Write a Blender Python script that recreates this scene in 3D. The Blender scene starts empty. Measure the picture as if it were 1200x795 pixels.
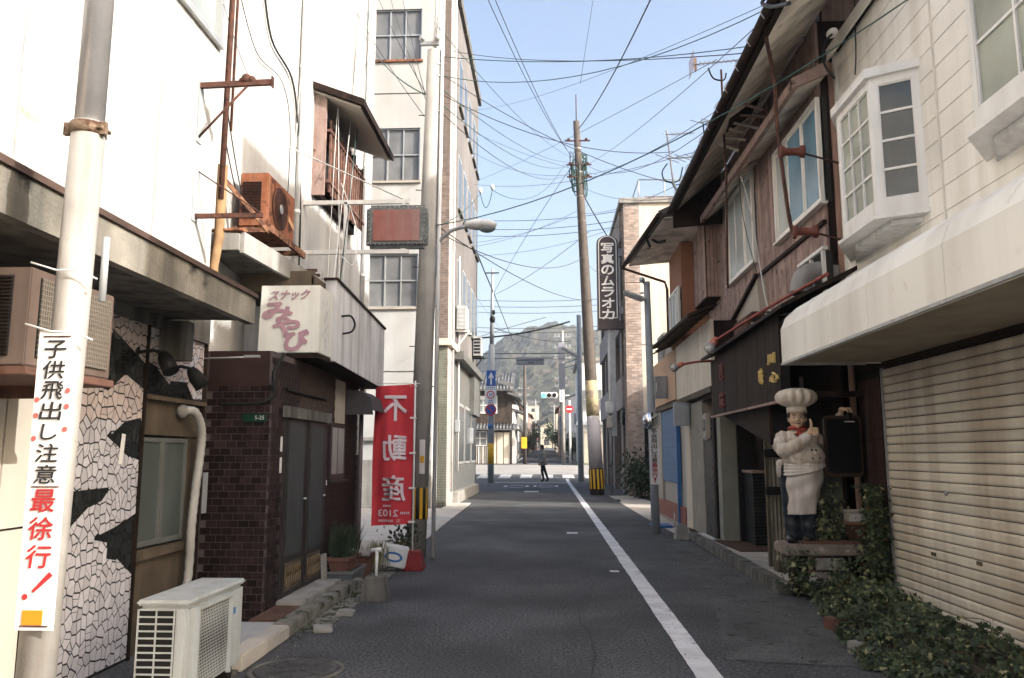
import bpy, bmesh, math, random
from mathutils import Vector, Matrix, Euler, noise
random.seed(7)
S = bpy.context.scene
C = S.collection
R = math.radians

# ------------------------------------------------------------------ camera, sky, sun, exposure
PITCH, YAW, FPX = R(8.263), R(2.611), 933.0
cd = bpy.data.cameras.new('camera'); cam = bpy.data.objects.new('camera', cd); C.objects.link(cam)
cd.sensor_width = 36.0; cd.lens = 36.0 * FPX / 1200.0
cd.clip_start = .05; cd.clip_end = 6000
cam.location = (0, 0, 1.5); cam.rotation_euler = (R(90) + PITCH, 0, YAW)
S.camera = cam
S.render.resolution_x = 1024; S.render.resolution_y = 678
SUN_A, SUN_E = R(25), R(27)                       # sun behind the camera to the right
w = bpy.data.worlds.new('World'); S.world = w; w.use_nodes = True
nt = w.node_tree; nt.nodes.clear()
sk = nt.nodes.new('ShaderNodeTexSky'); sk.sky_type = 'NISHITA'; sk.sun_disc = False
sk.sun_elevation = SUN_E; sk.sun_rotation = R(90) + SUN_A
sk.air_density = 1.0; sk.dust_density = 7.0; sk.ozone_density = 0.6; sk.altitude = 50
bg = nt.nodes.new('ShaderNodeBackground'); bg.inputs[1].default_value = .15
ow = nt.nodes.new('ShaderNodeOutputWorld')
nt.links.new(sk.outputs[0], bg.inputs[0]); nt.links.new(bg.outputs[0], ow.inputs[0])
sl = bpy.data.lights.new('sun', 'SUN'); sl.energy = 2.9; sl.angle = R(.53); sl.color = (1.0, .97, .92)
so = bpy.data.objects.new('sun', sl); C.objects.link(so)
sv = Vector((math.cos(SUN_A) * math.cos(SUN_E), -math.sin(SUN_A) * math.cos(SUN_E), math.sin(SUN_E)))
so.rotation_euler = (-sv).to_track_quat('-Z', 'Y').to_euler(); so.location = (20, -10, 20)
S.view_settings.view_transform = 'Standard'; S.view_settings.look = 'None'
S.view_settings.exposure = 1.46; S.view_settings.gamma = 1
S.render.engine = 'CYCLES'
S.cycles.max_bounces = 8; S.cycles.diffuse_bounces = 5; S.cycles.volume_bounces = 1
S.cycles.transparent_max_bounces = 12

# ------------------------------------------------------------------ object helpers
def link(o): C.objects.link(o); return o
def tag(o, label=None, cat=None, group=None, kind=None):
    if label: o['label'] = label
    if cat: o['category'] = cat
    if group: o['group'] = group
    if kind: o['kind'] = kind
    return o
def thing(name, label, cat, loc=(0, 0, 0), group=None):
    o = bpy.data.objects.new(name, None); o.location = loc; o.empty_display_size = .2
    link(o); return tag(o, label, cat, group)
def attach(o, parent):
    if parent is not None:
        o.parent = parent
        if parent.type == 'EMPTY': o.location = Vector(o.location) - Vector(parent.location)
def inst(name, data, parent, loc=(0, 0, 0), rot=(0, 0, 0), scale=(1, 1, 1)):
    o = bpy.data.objects.new(name, data); o.location = loc; o.rotation_euler = rot; o.scale = scale
    link(o); attach(o, parent); return o
def copy_tree(o, parent=None):
    c = o.copy(); C.objects.link(c); c.parent = parent
    for ch in list(o.children): copy_tree(ch, c)
    return c
def dup(root, loc, rz=0, label=None, group=None, scale=None):
    kids = list(root.children); c = copy_tree(root)
    c.location = loc; c.rotation_euler = (0, 0, rz)
    if scale: c.scale = scale
    if label: c['label'] = label
    if group: c['group'] = group
    return c

class MB:
    def __init__(s): s.v = []; s.f = []; s.sm = []
    def add(s, vs, fs, smooth=False):
        n = len(s.v); s.v += [tuple(p) for p in vs]
        s.f += [tuple(i + n for i in f) for f in fs]; s.sm += [smooth] * len(fs); return s
    def box(s, x0, x1, y0, y1, z0, z1):
        return s.add([(x0,y0,z0),(x1,y0,z0),(x1,y1,z0),(x0,y1,z0),(x0,y0,z1),(x1,y0,z1),(x1,y1,z1),(x0,y1,z1)],
            [(0,3,2,1),(4,5,6,7),(0,1,5,4),(1,2,6,5),(2,3,7,6),(3,0,4,7)])
    def ob(s, c, size, rot=(0, 0, 0)):
        m = Euler(rot).to_matrix(); c = Vector(c); a, b, d = [q / 2 for q in size]
        vs = [c + m @ Vector(q) for q in [(-a,-b,-d),(a,-b,-d),(a,b,-d),(-a,b,-d),(-a,-b,d),(a,-b,d),(a,b,d),(-a,b,d)]]
        return s.add(vs, [(0,3,2,1),(4,5,6,7),(0,1,5,4),(1,2,6,5),(2,3,7,6),(3,0,4,7)])
    def bar(s, p0, p1, wd, ht):
        p0, p1 = Vector(p0), Vector(p1); d = (p1 - p0).normalized()
        u = d.cross(Vector((0, 0, 1)))
        if u.length < .05: u = d.cross(Vector((0, 1, 0)))
        u.normalize(); v = d.cross(u); u = u * wd / 2; v = v * ht / 2
        vs = [p0-u-v, p0+u-v, p0+u+v, p0-u+v, p1-u-v, p1+u-v, p1+u+v, p1-u+v]
        return s.add(vs, [(0,3,2,1),(4,5,6,7),(0,1,5,4),(1,2,6,5),(2,3,7,6),(3,0,4,7)])
    def hexa(s, p): return s.add(p, [(0,3,2,1),(4,5,6,7),(0,1,5,4),(1,2,6,5),(2,3,7,6),(3,0,4,7)])
    def prism(s, pts, vec):
        n = len(pts); v = Vector(vec); a = [Vector(p) for p in pts]
        fs = [tuple(range(n)), tuple(range(2*n-1, n-1, -1))] + [(i, i+n, (i+1) % n + n, (i+1) % n) for i in range(n)]
        return s.add(a + [p + v for p in a], fs)
    def tube(s, pts, r, n=6, cap=True, smooth=True):
        pts = [Vector(p) for p in pts]; rs = r if isinstance(r, (list, tuple)) else [r] * len(pts)
        base = len(s.v); u = None; vs = []
        for i, p in enumerate(pts):
            d = (pts[min(i+1, len(pts)-1)] - pts[max(i-1, 0)]).normalized()
            if u is None:
                u = d.cross(Vector((0, 0, 1)))
                if u.length < .01: u = Vector((1, 0, 0))
            u = (u - d * u.dot(d)).normalized(); v = d.cross(u)
            for k in range(n):
                a = 2 * math.pi * k / n; vs.append(p + (u * math.cos(a) + v * math.sin(a)) * rs[i])
        fs = [(i*n+k, i*n+(k+1) % n, (i+1)*n+(k+1) % n, (i+1)*n+k) for i in range(len(pts)-1) for k in range(n)]
        s.add(vs, fs, smooth)
        if cap:
            m = (len(pts)-1)*n
            s.f += [tuple(base+k for k in range(n-1, -1, -1)), tuple(base+m+k for k in range(n))]; s.sm += [False, False]
        return s
    def cyl(s, p0, p1, r0, r1=None, n=14): return s.tube([p0, p1], [r0, r0 if r1 is None else r1], n)
    def lathe(s, c, prof, n=16, smooth=True):
        c = Vector(c); vs = []
        for r, z in prof:
            for k in range(n):
                a = 2*math.pi*k/n; vs.append(c + Vector((r*math.cos(a), r*math.sin(a), z)))
        fs = [(i*n+k, i*n+(k+1) % n, (i+1)*n+(k+1) % n, (i+1)*n+k) for i in range(len(prof)-1) for k in range(n)]
        base = len(s.v); s.add(vs, fs, smooth); m = (len(prof)-1)*n
        s.f += [tuple(base+k for k in range(n-1, -1, -1)), tuple(base+m+k for k in range(n))]; s.sm += [False, False]
        return s
    def ball(s, c, r, seg=14, rings=9, rot=None):
        c = Vector(c); r = (r, r, r) if not isinstance(r, (tuple, list)) else r; m = Euler(rot).to_matrix() if rot else Matrix.Identity(3)
        vs = [c + m @ Vector((0, 0, -r[2]))]
        for i in range(1, rings):
            t = math.pi * i / rings
            for k in range(seg):
                a = 2*math.pi*k/seg; vs.append(c + m @ Vector((r[0]*math.sin(t)*math.cos(a), r[1]*math.sin(t)*math.sin(a), -r[2]*math.cos(t))))
        vs.append(c + m @ Vector((0, 0, r[2]))); L = len(vs)-1
        fs = [(0, 1+(k+1) % seg, 1+k) for k in range(seg)]
        for i in range(rings-2):
            b = 1+i*seg; fs += [(b+k, b+(k+1) % seg, b+seg+(k+1) % seg, b+seg+k) for k in range(seg)]
        b = 1+(rings-2)*seg; fs += [(b+k, b+(k+1) % seg, L) for k in range(seg)]
        return s.add(vs, fs, True)
    def mesh(s, name, mat, loc=(0, 0, 0), bevel=0, fix=True):
        me = bpy.data.meshes.new(name); l = Vector(loc)
        me.from_pydata([Vector(p) - l for p in s.v], [], s.f)
        for p, q in zip(me.polygons, s.sm): p.use_smooth = q
        if fix or bevel:
            bm = bmesh.new(); bm.from_mesh(me)
            if bevel:
                bmesh.ops.bevel(bm, geom=bm.edges[:], offset=bevel, segments=2, affect='EDGES', clamp_overlap=True)
            bmesh.ops.recalc_face_normals(bm, faces=bm.faces[:]); bm.to_mesh(me); bm.free()
        if mat: me.materials.append(mat)
        return me
    def build(s, name, mat, parent=None, loc=(0, 0, 0), bevel=0, fix=True, **k):
        me = s.mesh(name, mat, loc, bevel, fix)
        o = bpy.data.objects.new(name, me); o.location = loc; link(o); attach(o, parent)
        return tag(o, **k)

def sag(p0, p1, s, n=10):
    p0, p1 = Vector(p0), Vector(p1)
    return [p0.lerp(p1, i/n) - Vector((0, 0, 4*s*(i/n)*(1-i/n))) for i in range(n+1)]
def curve_pts(ctrl, n=6):
    c = [Vector(p) for p in ctrl]; c = [c[0]] + c + [c[-1]]; out = []
    for i in range(1, len(c)-2):
        for k in range(n):
            t = k/n; a, b, d, e = c[i-1], c[i], c[i+1], c[i+2]
            out.append(.5*((2*b)+(-a+d)*t+(2*a-5*b+4*d-e)*t*t+(-a+3*b-3*d+e)*t**3))
    return out + [c[-2]]

# ------------------------------------------------------------------ materials
def M(name, col, rough=.75, var=.14, vs=2.5, bump=.15, bs=90, metal=0, rnd=0, dirt=None, patch=None, spec=.28, coat=0, grain=.08, gs=220):
    """base colour with cloudy variation, fine grain, vertical dirt streaks (dirt=(col, amount, width scale)) and
       wear patches (patch=(col, threshold 0..1, scale)); rnd = brightness spread between objects"""
    m = bpy.data.materials.new(name); m.use_nodes = True; t = m.node_tree; N = t.nodes; L = t.links
    b = N['Principled BSDF']; b.inputs['Roughness'].default_value = rough; b.inputs['Metallic'].default_value = metal
    b.inputs['Specular IOR Level'].default_value = spec
    if coat: b.inputs['Coat Weight'].default_value = coat
    g = N.new('ShaderNodeNewGeometry'); pos = g.outputs['Position']
    def noi(scale, detail=4, vec=pos):
        n = N.new('ShaderNodeTexNoise'); n.inputs['Scale'].default_value = scale; n.inputs['Detail'].default_value = detail
        L.new(vec, n.inputs['Vector']); return n.outputs['Fac']
    def rng(src, a, b_, c, d):
        r = N.new('ShaderNodeMapRange'); L.new(src, r.inputs[0])
        for i, q in enumerate((a, b_, c, d)): r.inputs[i+1].default_value = q
        return r.outputs[0]
    def mul(x, y):
        q = N.new('ShaderNodeMath'); q.operation = 'MULTIPLY'; L.new(x, q.inputs[0])
        if hasattr(y, 'links'): L.new(y, q.inputs[1])
        else: q.inputs[1].default_value = y
        return q.outputs[0]
    f = rng(noi(vs, 5), .3, .7, 1-var, 1+var)
    if grain: f = mul(f, rng(noi(gs, 2), .3, .7, 1-grain, 1+grain))
    if rnd:
        oi = N.new('ShaderNodeObjectInfo'); f = mul(f, rng(oi.outputs['Random'], 0, 1, 1-rnd, 1+rnd))
    vm = N.new('ShaderNodeVectorMath'); vm.operation = 'SCALE'; vm.inputs[0].default_value = col[:3]; L.new(f, vm.inputs['Scale'])
    out = vm.outputs[0]
    def mixto(fac, c2):
        mx = N.new('ShaderNodeMix'); mx.data_type = 'RGBA'; L.new(fac, mx.inputs[0]); L.new(out_[0], mx.inputs[6])
        mx.inputs[7].default_value = (*c2, 1); out_[0] = mx.outputs[2]
    out_ = [out]
    if dirt:
        mp = N.new('ShaderNodeMapping'); mp.inputs['Scale'].default_value = (dirt[2], dirt[2], dirt[2]*.07); L.new(pos, mp.inputs[0])
        mixto(mul(rng(noi(1, 5, mp.outputs[0]), .42, .72, 0, 1), dirt[1]), dirt[0])
    if patch:
        mixto(rng(noi(patch[2], 7), patch[1], patch[1]+.06, 0, 1), patch[0])
    L.new(out_[0], b.inputs['Base Color'])
    if bump:
        bp = N.new('ShaderNodeBump'); bp.inputs['Strength'].default_value = bump; bp.inputs['Distance'].default_value = .01
        L.new(noi(bs, 3), bp.inputs['Height']); L.new(bp.outputs[0], b.inputs['Normal'])
    return m
def glassmat(name, col, rough=.12, var=.3):
    m = M(name, col, rough=rough, var=var, vs=1.3, bump=.04, bs=4, spec=.6, grain=0); return m
def emit(name, col, s):
    m = bpy.data.materials.new(name); m.use_nodes = True; b = m.node_tree.nodes['Principled BSDF']
    b.inputs['Base Color'].default_value = (*col, 1); b.inputs['Emission Color'].default_value = (*col, 1); b.inputs['Emission Strength'].default_value = s
    return m
RUST = (.075, .036, .028)
m_asph = M('asphalt', (.074, .076, .081), .9, .42, .5, .8, 70, grain=.75, gs=42, patch=((.19,.19,.19), .645, 40), dirt=((.042,.042,.044), .75, 1.1))
m_paintw = M('worn_crossing_paint', (.50, .49, .48), .85, .2, 2, .2, 120, patch=((.20,.20,.195), .53, 5), grain=.2)
m_conc = M('concrete', (.30, .29, .27), .9, .2, 3, .3, 60, dirt=((.10,.095,.085), .6, 5))
m_concdk = M('stained_concrete', (.125, .12, .11), .92, .35, 4, .4, 50, dirt=((.03,.03,.028), .85, 7))
m_pave = M('pale_paving', (.42, .39, .35), .9, .15, 2, .2, 80, rnd=.08)
m_kerb = M('mossy_kerb', (.17, .165, .145), .92, .4, 7, .4, 60, patch=((.035,.045,.02), .56, 6))
m_stuc = M('white_stucco', (.47, .468, .46), .85, .08, 1.4, .7, 60, dirt=((.27,.235,.20), .6, 3.2), patch=((.31,.275,.235), .655, 2.6))
m_stucgr = M('cream_render', (.38, .345, .295), .88, .08, 1.5, .2, 120, dirt=((.34,.29,.23), .35, 3))
m_cream = M('cream_wall', (.62, .555, .46), .85, .06, 2, .2, 100, dirt=((.33,.28,.21), .45, 4))
m_white = M('white_paint', (.74, .735, .72), .5, .05, 3, .05, 60, dirt=((.36,.33,.29), .35, 7))
m_whitedirty = M('dirty_white', (.66, .66, .66), .6, .08, 3, .1, 60, dirt=((.28,.28,.28), .55, 8))
m_black = M('black_metal', (.011, .011, .011), .6, .2, 5, .05, spec=.2)
m_cable = M('cable_black', (.02, .022, .024), .6, .1, bump=0)
m_cableg = M('cable_green', (.035, .085, .075), .6, .1, bump=0)
m_cablew = M('cable_white', (.6, .6, .58), .6, .1, bump=0)
m_rust = M('rusty_iron', RUST, .85, .5, 12, .5, 70, patch=((.10,.04,.025), .52, 18))
m_rustac = M('rusted_casing', (.25, .085, .04), .75, .4, 7, .4, 60, patch=((.09,.035,.022), .53, 7), dirt=((.34,.20,.12), .6, 12))
m_galv = M('galvanised', (.42, .43, .44), .5, .15, 8, .06, 60, metal=.55, dirt=((.25,.2,.16), .4, 12))
m_grey = M('grey_paint', (.32, .34, .36), .55, .1, 4, .05, dirt=((.15,.14,.13), .4, 9))
m_polec = M('pole_concrete', (.34, .33, .31), .85, .12, 4, .25, 60, dirt=((.17,.155,.14), .35, 14))
m_poleb = M('pole_brown_concrete', (.095, .082, .074), .85, .2, 5, .3, 60, dirt=((.09,.07,.055), .5, 14))
m_wood = M('weathered_wood', (.27, .185, .16), .85, .3, 5, .5, 55, rnd=.25, dirt=((.34,.27,.245), .65, 26), patch=((.10,.065,.055), .63, 6), spec=.2)
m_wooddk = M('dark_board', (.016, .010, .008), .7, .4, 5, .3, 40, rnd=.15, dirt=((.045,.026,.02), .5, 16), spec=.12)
m_ply = M('old_plywood', (.095, .074, .052), .85, .25, 4, .2, 40, dirt=((.05,.04,.03), .6, 9))
m_brick = M('dark_glazed_brick', (.022, .0135, .0145), .5, .4, 9, .25, 70, rnd=.5, spec=.14)
m_mortar = M('pale_mortar', (.33, .30, .29), .9, .2, 6, .2)
m_mortdk = M('grey_mortar', (.085, .070, .070), .9, .2, 6, .2)
m_tilew = M('white_tile_shard', (.50, .49, .53), .25, .06, 6, .08, 30, rnd=.16)
m_tilep = M('pinkish_tile_shard', (.52, .45, .44), .25, .06, 6, .08, 30, rnd=.1)
m_tileb = M('black_tile_shard', (.018, .02, .02), .15, .3, 6, .08, 30, rnd=.3)
m_glass = glassmat('dark_glass', (.05, .06, .065))
m_frost = glassmat('frosted_glass', (.22, .25, .25), .35)
m_glgrey = glassmat('grey_glass', (.15, .155, .16), .35)
m_alu = M('aluminium', (.45, .46, .46), .4, .08, 5, .03, metal=.6)
m_red = M('red_fabric', (.55, .045, .06), .8, .08, 5, .2, 300)
m_redp = M('red_paint', (.20, .022, .025), .7, .2, 9, .2, 60, patch=((.18,.10,.09), .62, 14))
m_orangep = M('faded_orange_paint', (.52, .16, .10), .6, .2, 9, .1, 60, patch=((.5,.35,.28), .6, 20))
m_ink = M('ink_black', (.022, .022, .024), .6, 0, bump=0, grain=0)
m_inkred = M('ink_red', (.34, .022, .025), .6, .1, bump=0, grain=0)
m_yel = M('yellow_band', (.75, .42, .02), .5, .15, 8, .05, dirt=((.25,.15,.05), .5, 14))
m_blue = M('blue_paint', (.05, .16, .38), .5, .12, 6, .05, dirt=((.03,.07,.15), .5, 14))
m_paint = M('road_paint', (.66, .65, .66), .8, .12, 2, .2, 200, patch=((.13,.13,.135), .635, 16), grain=.2, dirt=((.36,.36,.36), .6, 5))
m_leaf = M('ivy_leaf', (.052, .072, .034), .55, .5, 7, .1, 60)
m_leafy = M('variegated_leaf', (.22, .225, .11), .55, .4, 9, .1, 60)
m_leafdk = M('dark_leaf', (.028, .045, .025), .5, .5, 5, .1, 60)
m_grass = M('dry_grass', (.16, .15, .06), .8, .4, 9, 0)
m_terra = M('terracotta', (.15, .07, .055), .8, .2, 8, .2, dirt=((.09,.05,.04), .5, 12))
m_soil = M('soil', (.04, .03, .02), .95, .3, 20, .5, 60)

# ------------------------------------------------------------------ lettering
_tc = {}
def glyph(text, bold=.0, shear=0):
    """mesh data (verts in XZ plane, centred, height about 1) of a string in the built-in font"""
    k = (text, bold, shear)
    if k not in _tc:
        c = bpy.data.curves.new('lettering', 'FONT'); c.body = text; c.size = 1; c.offset = bold; c.shear = shear
        c.align_x = 'CENTER'; c.align_y = 'CENTER'; c.resolution_u = 3
        o = bpy.data.objects.new('lettering_source', c); C.objects.link(o)
        dg = bpy.context.evaluated_depsgraph_get(); me = bpy.data.meshes.new_from_object(o.evaluated_get(dg))
        vs = [tuple(v.co) for v in me.vertices]; fs = [tuple(p.vertices) for p in me.polygons]
        bpy.data.objects.remove(o); bpy.data.meshes.remove(me)
        xs = [v[0] for v in vs] or [0]; ys = [v[1] for v in vs] or [0]
        cx, cy = (min(xs)+max(xs))/2, (min(ys)+max(ys))/2
        _tc[k] = ([(x-cx, y-cy) for x, y, z in vs], fs, max(xs)-min(xs), max(ys)-min(ys))
    return _tc[k]
def letters(b, text, o, u, v, h, wd=None, bold=.0, mirror=False, shear=0, off=.004, depth=0):
    wt, bold = bold, 0
    """add text to builder b: centre o, right vector u, up vector v (unit), height h, optional width"""
    vs, fs, W, H = glyph(text, bold, shear); u = Vector(u).normalized(); v = Vector(v).normalized(); n = u.cross(v)
    sx = (wd / W) if wd else h / H; sy = h / H; sg = -1 if mirror else 1; o = Vector(o) + n * off
    P_ = [o + u * (x * sx * sg) + v * (y * sy) for x, y in vs]
    b.add(P_, fs)
    if wt:
        k = 0
        for du, dv in ((1, 0), (-1, 0), (0, 1), (0, -1), (.7, .7), (-.7, -.7), (.7, -.7), (-.7, .7)):
            k += 1; b.add([p + u*(du*wt*h) + v*(dv*wt*h) + n*(.00015*k) for p in P_], fs)
    if depth:
        b.add([p + n*depth for p in P_], fs)
        ed = {}
        for f in fs:
            for i in range(len(f)):
                e = (f[i], f[(i+1) % len(f)]); ed[tuple(sorted(e))] = ed.get(tuple(sorted(e)), 0) + 1
        L_ = len(P_)
        for (i, j), c in ed.items():
            if c == 1: b.add([P_[i], P_[j], P_[j]+n*depth, P_[i]+n*depth], [(0, 1, 2, 3)])
# ------------------------------------------------------------------ ground, road, paving
def zg(y):
    if y < 46: return 0.0
    if y < 64: return .72 * (y-46) / 18
    if y < 220: return .72 + .018 * (y-64)
    return .72 + .018 * 156
def sheet(name, pts, mat, dz=.004, parent=None, kind='structure', **k):
    b = MB(); b.add([(x, y, zg(y) + dz) for x, y in pts], [tuple(range(len(pts)))])
    return b.build(name, mat, parent, kind=kind, **k)
b = MB(); ys = [-300, -20, 0, 20, 46, 50, 54, 58, 64, 100, 140, 220, 500, 1600]
xs = [-1500, -60, -3, 0, 3, 60, 1500]
vs = [(x, y, zg(y)) for y in ys for x in xs]; n = len(xs)
b.add(vs, [(j*n+i, j*n+i+1, (j+1)*n+i+1, (j+1)*n+i) for j in range(len(ys)-1) for i in range(n-1)])
m_ground = m_asph
b.build('ground', m_asph, kind='structure')
# side lots and yards behind the kerbs
sheet('parking_lot', [(-7.5, 10.9), (-2.7, 10.9), (-2.75, 22.7), (-7.5, 22.7)], m_pave)
# pale pavement slabs along the left kerb
pv = MB().build('pavement', m_pave, kind='structure') if False else None
b = MB(); b.add([(-2.75, 12.2, .003), (-2.12, 12.2, .003), (-2.42, 25, .003), (-3.1, 25, .003)], [(0, 1, 2, 3)])
pav = b.build('pavement', m_concdk, kind='structure')
for i in range(13):
    y = 12.25 + i*.98; x1 = -2.12 - (y-12.2)*.0234
    q = MB(); q.hexa([(x1-.62,y,.004),(x1,y,.004),(x1-.02,y+.95,.004),(x1-.64,y+.95,.004),(x1-.62,y,.03),(x1,y,.03),(x1-.02,y+.95,.03),(x1-.64,y+.95,.03)])
    q.build('paving_slab', m_pave, pav)
# intersection: paler worn asphalt of the cross street
m_cross = M('worn_asphalt', (.27, .262, .25), .9, .12, .5, .3, 120, grain=.25, gs=70)
def strip(name, x0, x1, y0, y1, mat, dz=.004, n=8, **k):
    b = MB()
    for i in range(n):
        a, c = y0+(y1-y0)*i/n, y0+(y1-y0)*(i+1)/n
        b.add([(x0, a, zg(a)+dz), (x1, a, zg(a)+dz), (x1, c, zg(c)+dz), (x0, c, zg(c)+dz)], [(0, 1, 2, 3)])
    return b.build(name, mat, **k)
strip('cross_street', -45, 45, 52.0, 63.5, m_cross, .006, kind='structure')
# painted lines
b = MB(); n = 420; vs = []
for i in range(n+1):
    y = 1.2 + 46.8*(i/n)**1.6; j = lambda s_: .006*noise.noise(Vector((y*9, s_, 0))) + .008*noise.noise(Vector((y*2.1, s_, 4)))
    vs += [(.99+j(0), y, zg(y)+.008), (1.17+j(7), y, zg(y)+.008)]
b.add(vs, [(2*i, 2*i+1, 2*i+3, 2*i+2) for i in range(n)]); b.build('edge_line', m_paint, kind='structure')
# grit along the kerbs: uncountable
b = MB(); random.seed(12)
for i in range(900):
    s_ = random.random() < .5; y = random.uniform(3.5, 16)
    x = (-2.0 - abs(random.gauss(0, .1))+.12 if s_ else 2.42 - abs(random.gauss(0, .16)) - max(0, 8.6-y)*.2); r = random.uniform(.003, .011); a = random.uniform(0, 6.28)
    b.add([(x+r*math.cos(a+k*2.1), y+r*math.sin(a+k*2.1), .006+(r if k == 3 else 0)) for k in range(4)], [(0, 1, 3), (1, 2, 3), (2, 0, 3)])
b.build('grit', m_kerb, kind='stuff', label='grit and crumbs of concrete along both kerbs')
# cracks and tar seams
m_tar = M('tar_seam', (.022, .022, .024), .7, .1)
for k, (pts_) in enumerate(([(-1.6, 8.8), (-.9, 9.3), (-.2, 9.25), (.5, 9.6)], [(.2, 5.2), (.35, 6.5), (.28, 7.9), (.5, 9.6), (.42, 12)], [(-2, 13.2), (-.6, 13.0), (.7, 13.4), (2.2, 13.1)])):
    c_ = curve_pts([(x, y, 0) for x, y in pts_], 14); b = MB(); vs = []
    for i, p in enumerate(c_):
        d = (c_[min(i+1, len(c_)-1)] - c_[max(0, i-1)]).normalized(); nn_ = Vector((-d.y, d.x, 0)); w_ = .004+.004*abs(noise.noise(p*5)); o_ = nn_*(.03*noise.noise(p*3)+.012*noise.noise(p*14))
        vs += [(p+o_+nn_*w_) + Vector((0, 0, .006)), (p+o_-nn_*w_) + Vector((0, 0, .006))]
    b.add(vs, [(2*i, 2*i+1, 2*i+3, 2*i+2) for i in range(len(c_)-1)]); b.build('asphalt_crack', m_tar, kind='structure')
for x in (-5.3, -4.0, -2.7, -1.4, -.1, 1.2, 2.55, 3.9):
    strip('crosswalk_bar', x-.36, x+.36, 48.4, 51.6, m_paintw, .012, 2, kind='structure')
strip('stop_line', -2.9, .95, 43.2, 43.6, m_paint, .008, 2, kind='structure')
strip('far_road_line', -2.9, -2.75, 68, 105, m_paint, .012, 12, kind='structure')
strip('far_crosswalk_bar', -2.6, 1.6, 65.2, 65.9, m_paintw, .012, 2, kind='structure')
b = MB()
for cx_, cy_ in ((-1.55, 38.6), (-.15, 38.8)):
    n = 28
    for k in range(n):
        if k % 7 == 3: continue
        a, c = 2*math.pi*k/n, 2*math.pi*(k+1)/n
        P_ = [(cx_+.62*r*math.cos(t), cy_+1.3*r*math.sin(t), .008) for r, t in ((1, a), (1, c), (.78, c), (.78, a))]
        b.add(P_, [(0, 1, 2, 3)])
b.build('worn_speed_marking', m_paint, kind='structure')
strip('worn_marking_dash', -1.0, -.42, 32.6, 33.4, m_paint, .008, 1, kind='structure')
strip('survey_mark', .34, .55, 15.6, 15.9, m_paint, .008, 1, kind='structure')
strip('survey_mark', .78, .9, 10.6, 10.75, m_paint, .008, 1, kind='structure')
# asphalt repair patch and darker trench line
m_asph2 = M('asphalt_patch', (.056, .057, .06), .9, .2, 2, .5, 120, grain=.4, gs=75)
m_asph3 = M('asphalt_old', (.078, .078, .079), .9, .3, 2, .5, 120, grain=.5, gs=60, patch=((.03,.03,.03), .6, 7))
sheet('asphalt_patch', [(-2.0, 17.4), (2.3, 17.0), (2.3, 18.1), (-2.1, 18.5)], m_asph2)
sheet('asphalt_patch', [(-2.1, 26.6), (2.3, 26.2), (2.4, 27.5), (-2.2, 27.9)], m_asph2)
sheet('asphalt_edge', [(1.3, 6.2), (2.5, 6.0), (2.42, 14.6), (1.9, 14.9), (1.75, 9)], m_asph3)
# left kerb and stone steps
b = MB(); b.box(-2.62, -2.3, 5.72, 6.9, 0, .10); b.build('doorstep_slab', M('grey_slab', (.34,.345,.35), .9, .12, 3, .2), kind='structure')
kb = MB(); kb.box(-2.31, -2.17, 5.6, 5.72, 0, .02); kerb = kb.build('kerb', m_kerb, kind='structure')
y = 5.72
for L_, col in ((.52, 0), (.52, 0), (.55, 1), (.45, 1), (.6, 1), (.6, 1), (.4, 1)):
    q = MB(); q.box(-2.30, -2.15 + random.uniform(-.01, .01), y+.006, y+L_-.006, 0, .115 + random.uniform(-.012, .006))
    q.build('kerb_stone', m_pave if not col else m_kerb, kerb, bevel=.012); y += L_
sheet('gutter', [(-2.2, 7.0), (-1.93, 7.0), (-1.98, 10.4), (-2.25, 12.3), (-2.6, 12.3), (-2.57, 9.0), (-2.2, 9.0)], m_kerb)
b = MB(); b.box(-2.57, -2.31, 6.95, 7.62, 0, .105); b.build('rusty_step_plate', M('rusty_plate', (.10,.055,.04), .85, .3, 8, .3), kind='structure', bevel=.006)
b = MB(); b.box(-2.57, -2.3, 7.64, 9.0, 0, .14); b.build('doorstep', m_conc, kind='structure', bevel=.01)
# moss and grit along the gutter: uncountable
b = MB()
for i in range(900):
    y = random.uniform(6.6, 12); x = -2.2 + random.gauss(0, .09) - (.1 if y > 9 else 0); r = random.uniform(.004, .014)
    a = random.uniform(0, 6.28); z = .006
    b.add([(x+r*math.cos(a+k*2.1), y+r*math.sin(a+k*2.1), z+(r if k == 3 else 0)) for k in range(4)], [(0, 1, 3), (1, 2, 3), (2, 0, 3)])
b.build('moss', M('moss', (.05, .06, .025), .95, .4, 20), kind='stuff', label='low moss and grit growing along the left gutter')
# two loose pavers lying in the gutter
for i, (x, y, rz, lb) in enumerate(((-1.95, 7.05, .3, 'loose square paver in the gutter nearest the manhole'), (-1.93, 7.75, .1, 'loose square paver in the gutter nearer the concrete post base'))):
    q = MB(); q.ob((x, y, .02), (.16, .2, .035), (0, .03, rz)); q.build('paver', m_conc, loc=(x, y, 0), bevel=.008, label=lb, cat='paver', group='loose pavers in the gutter')
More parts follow.
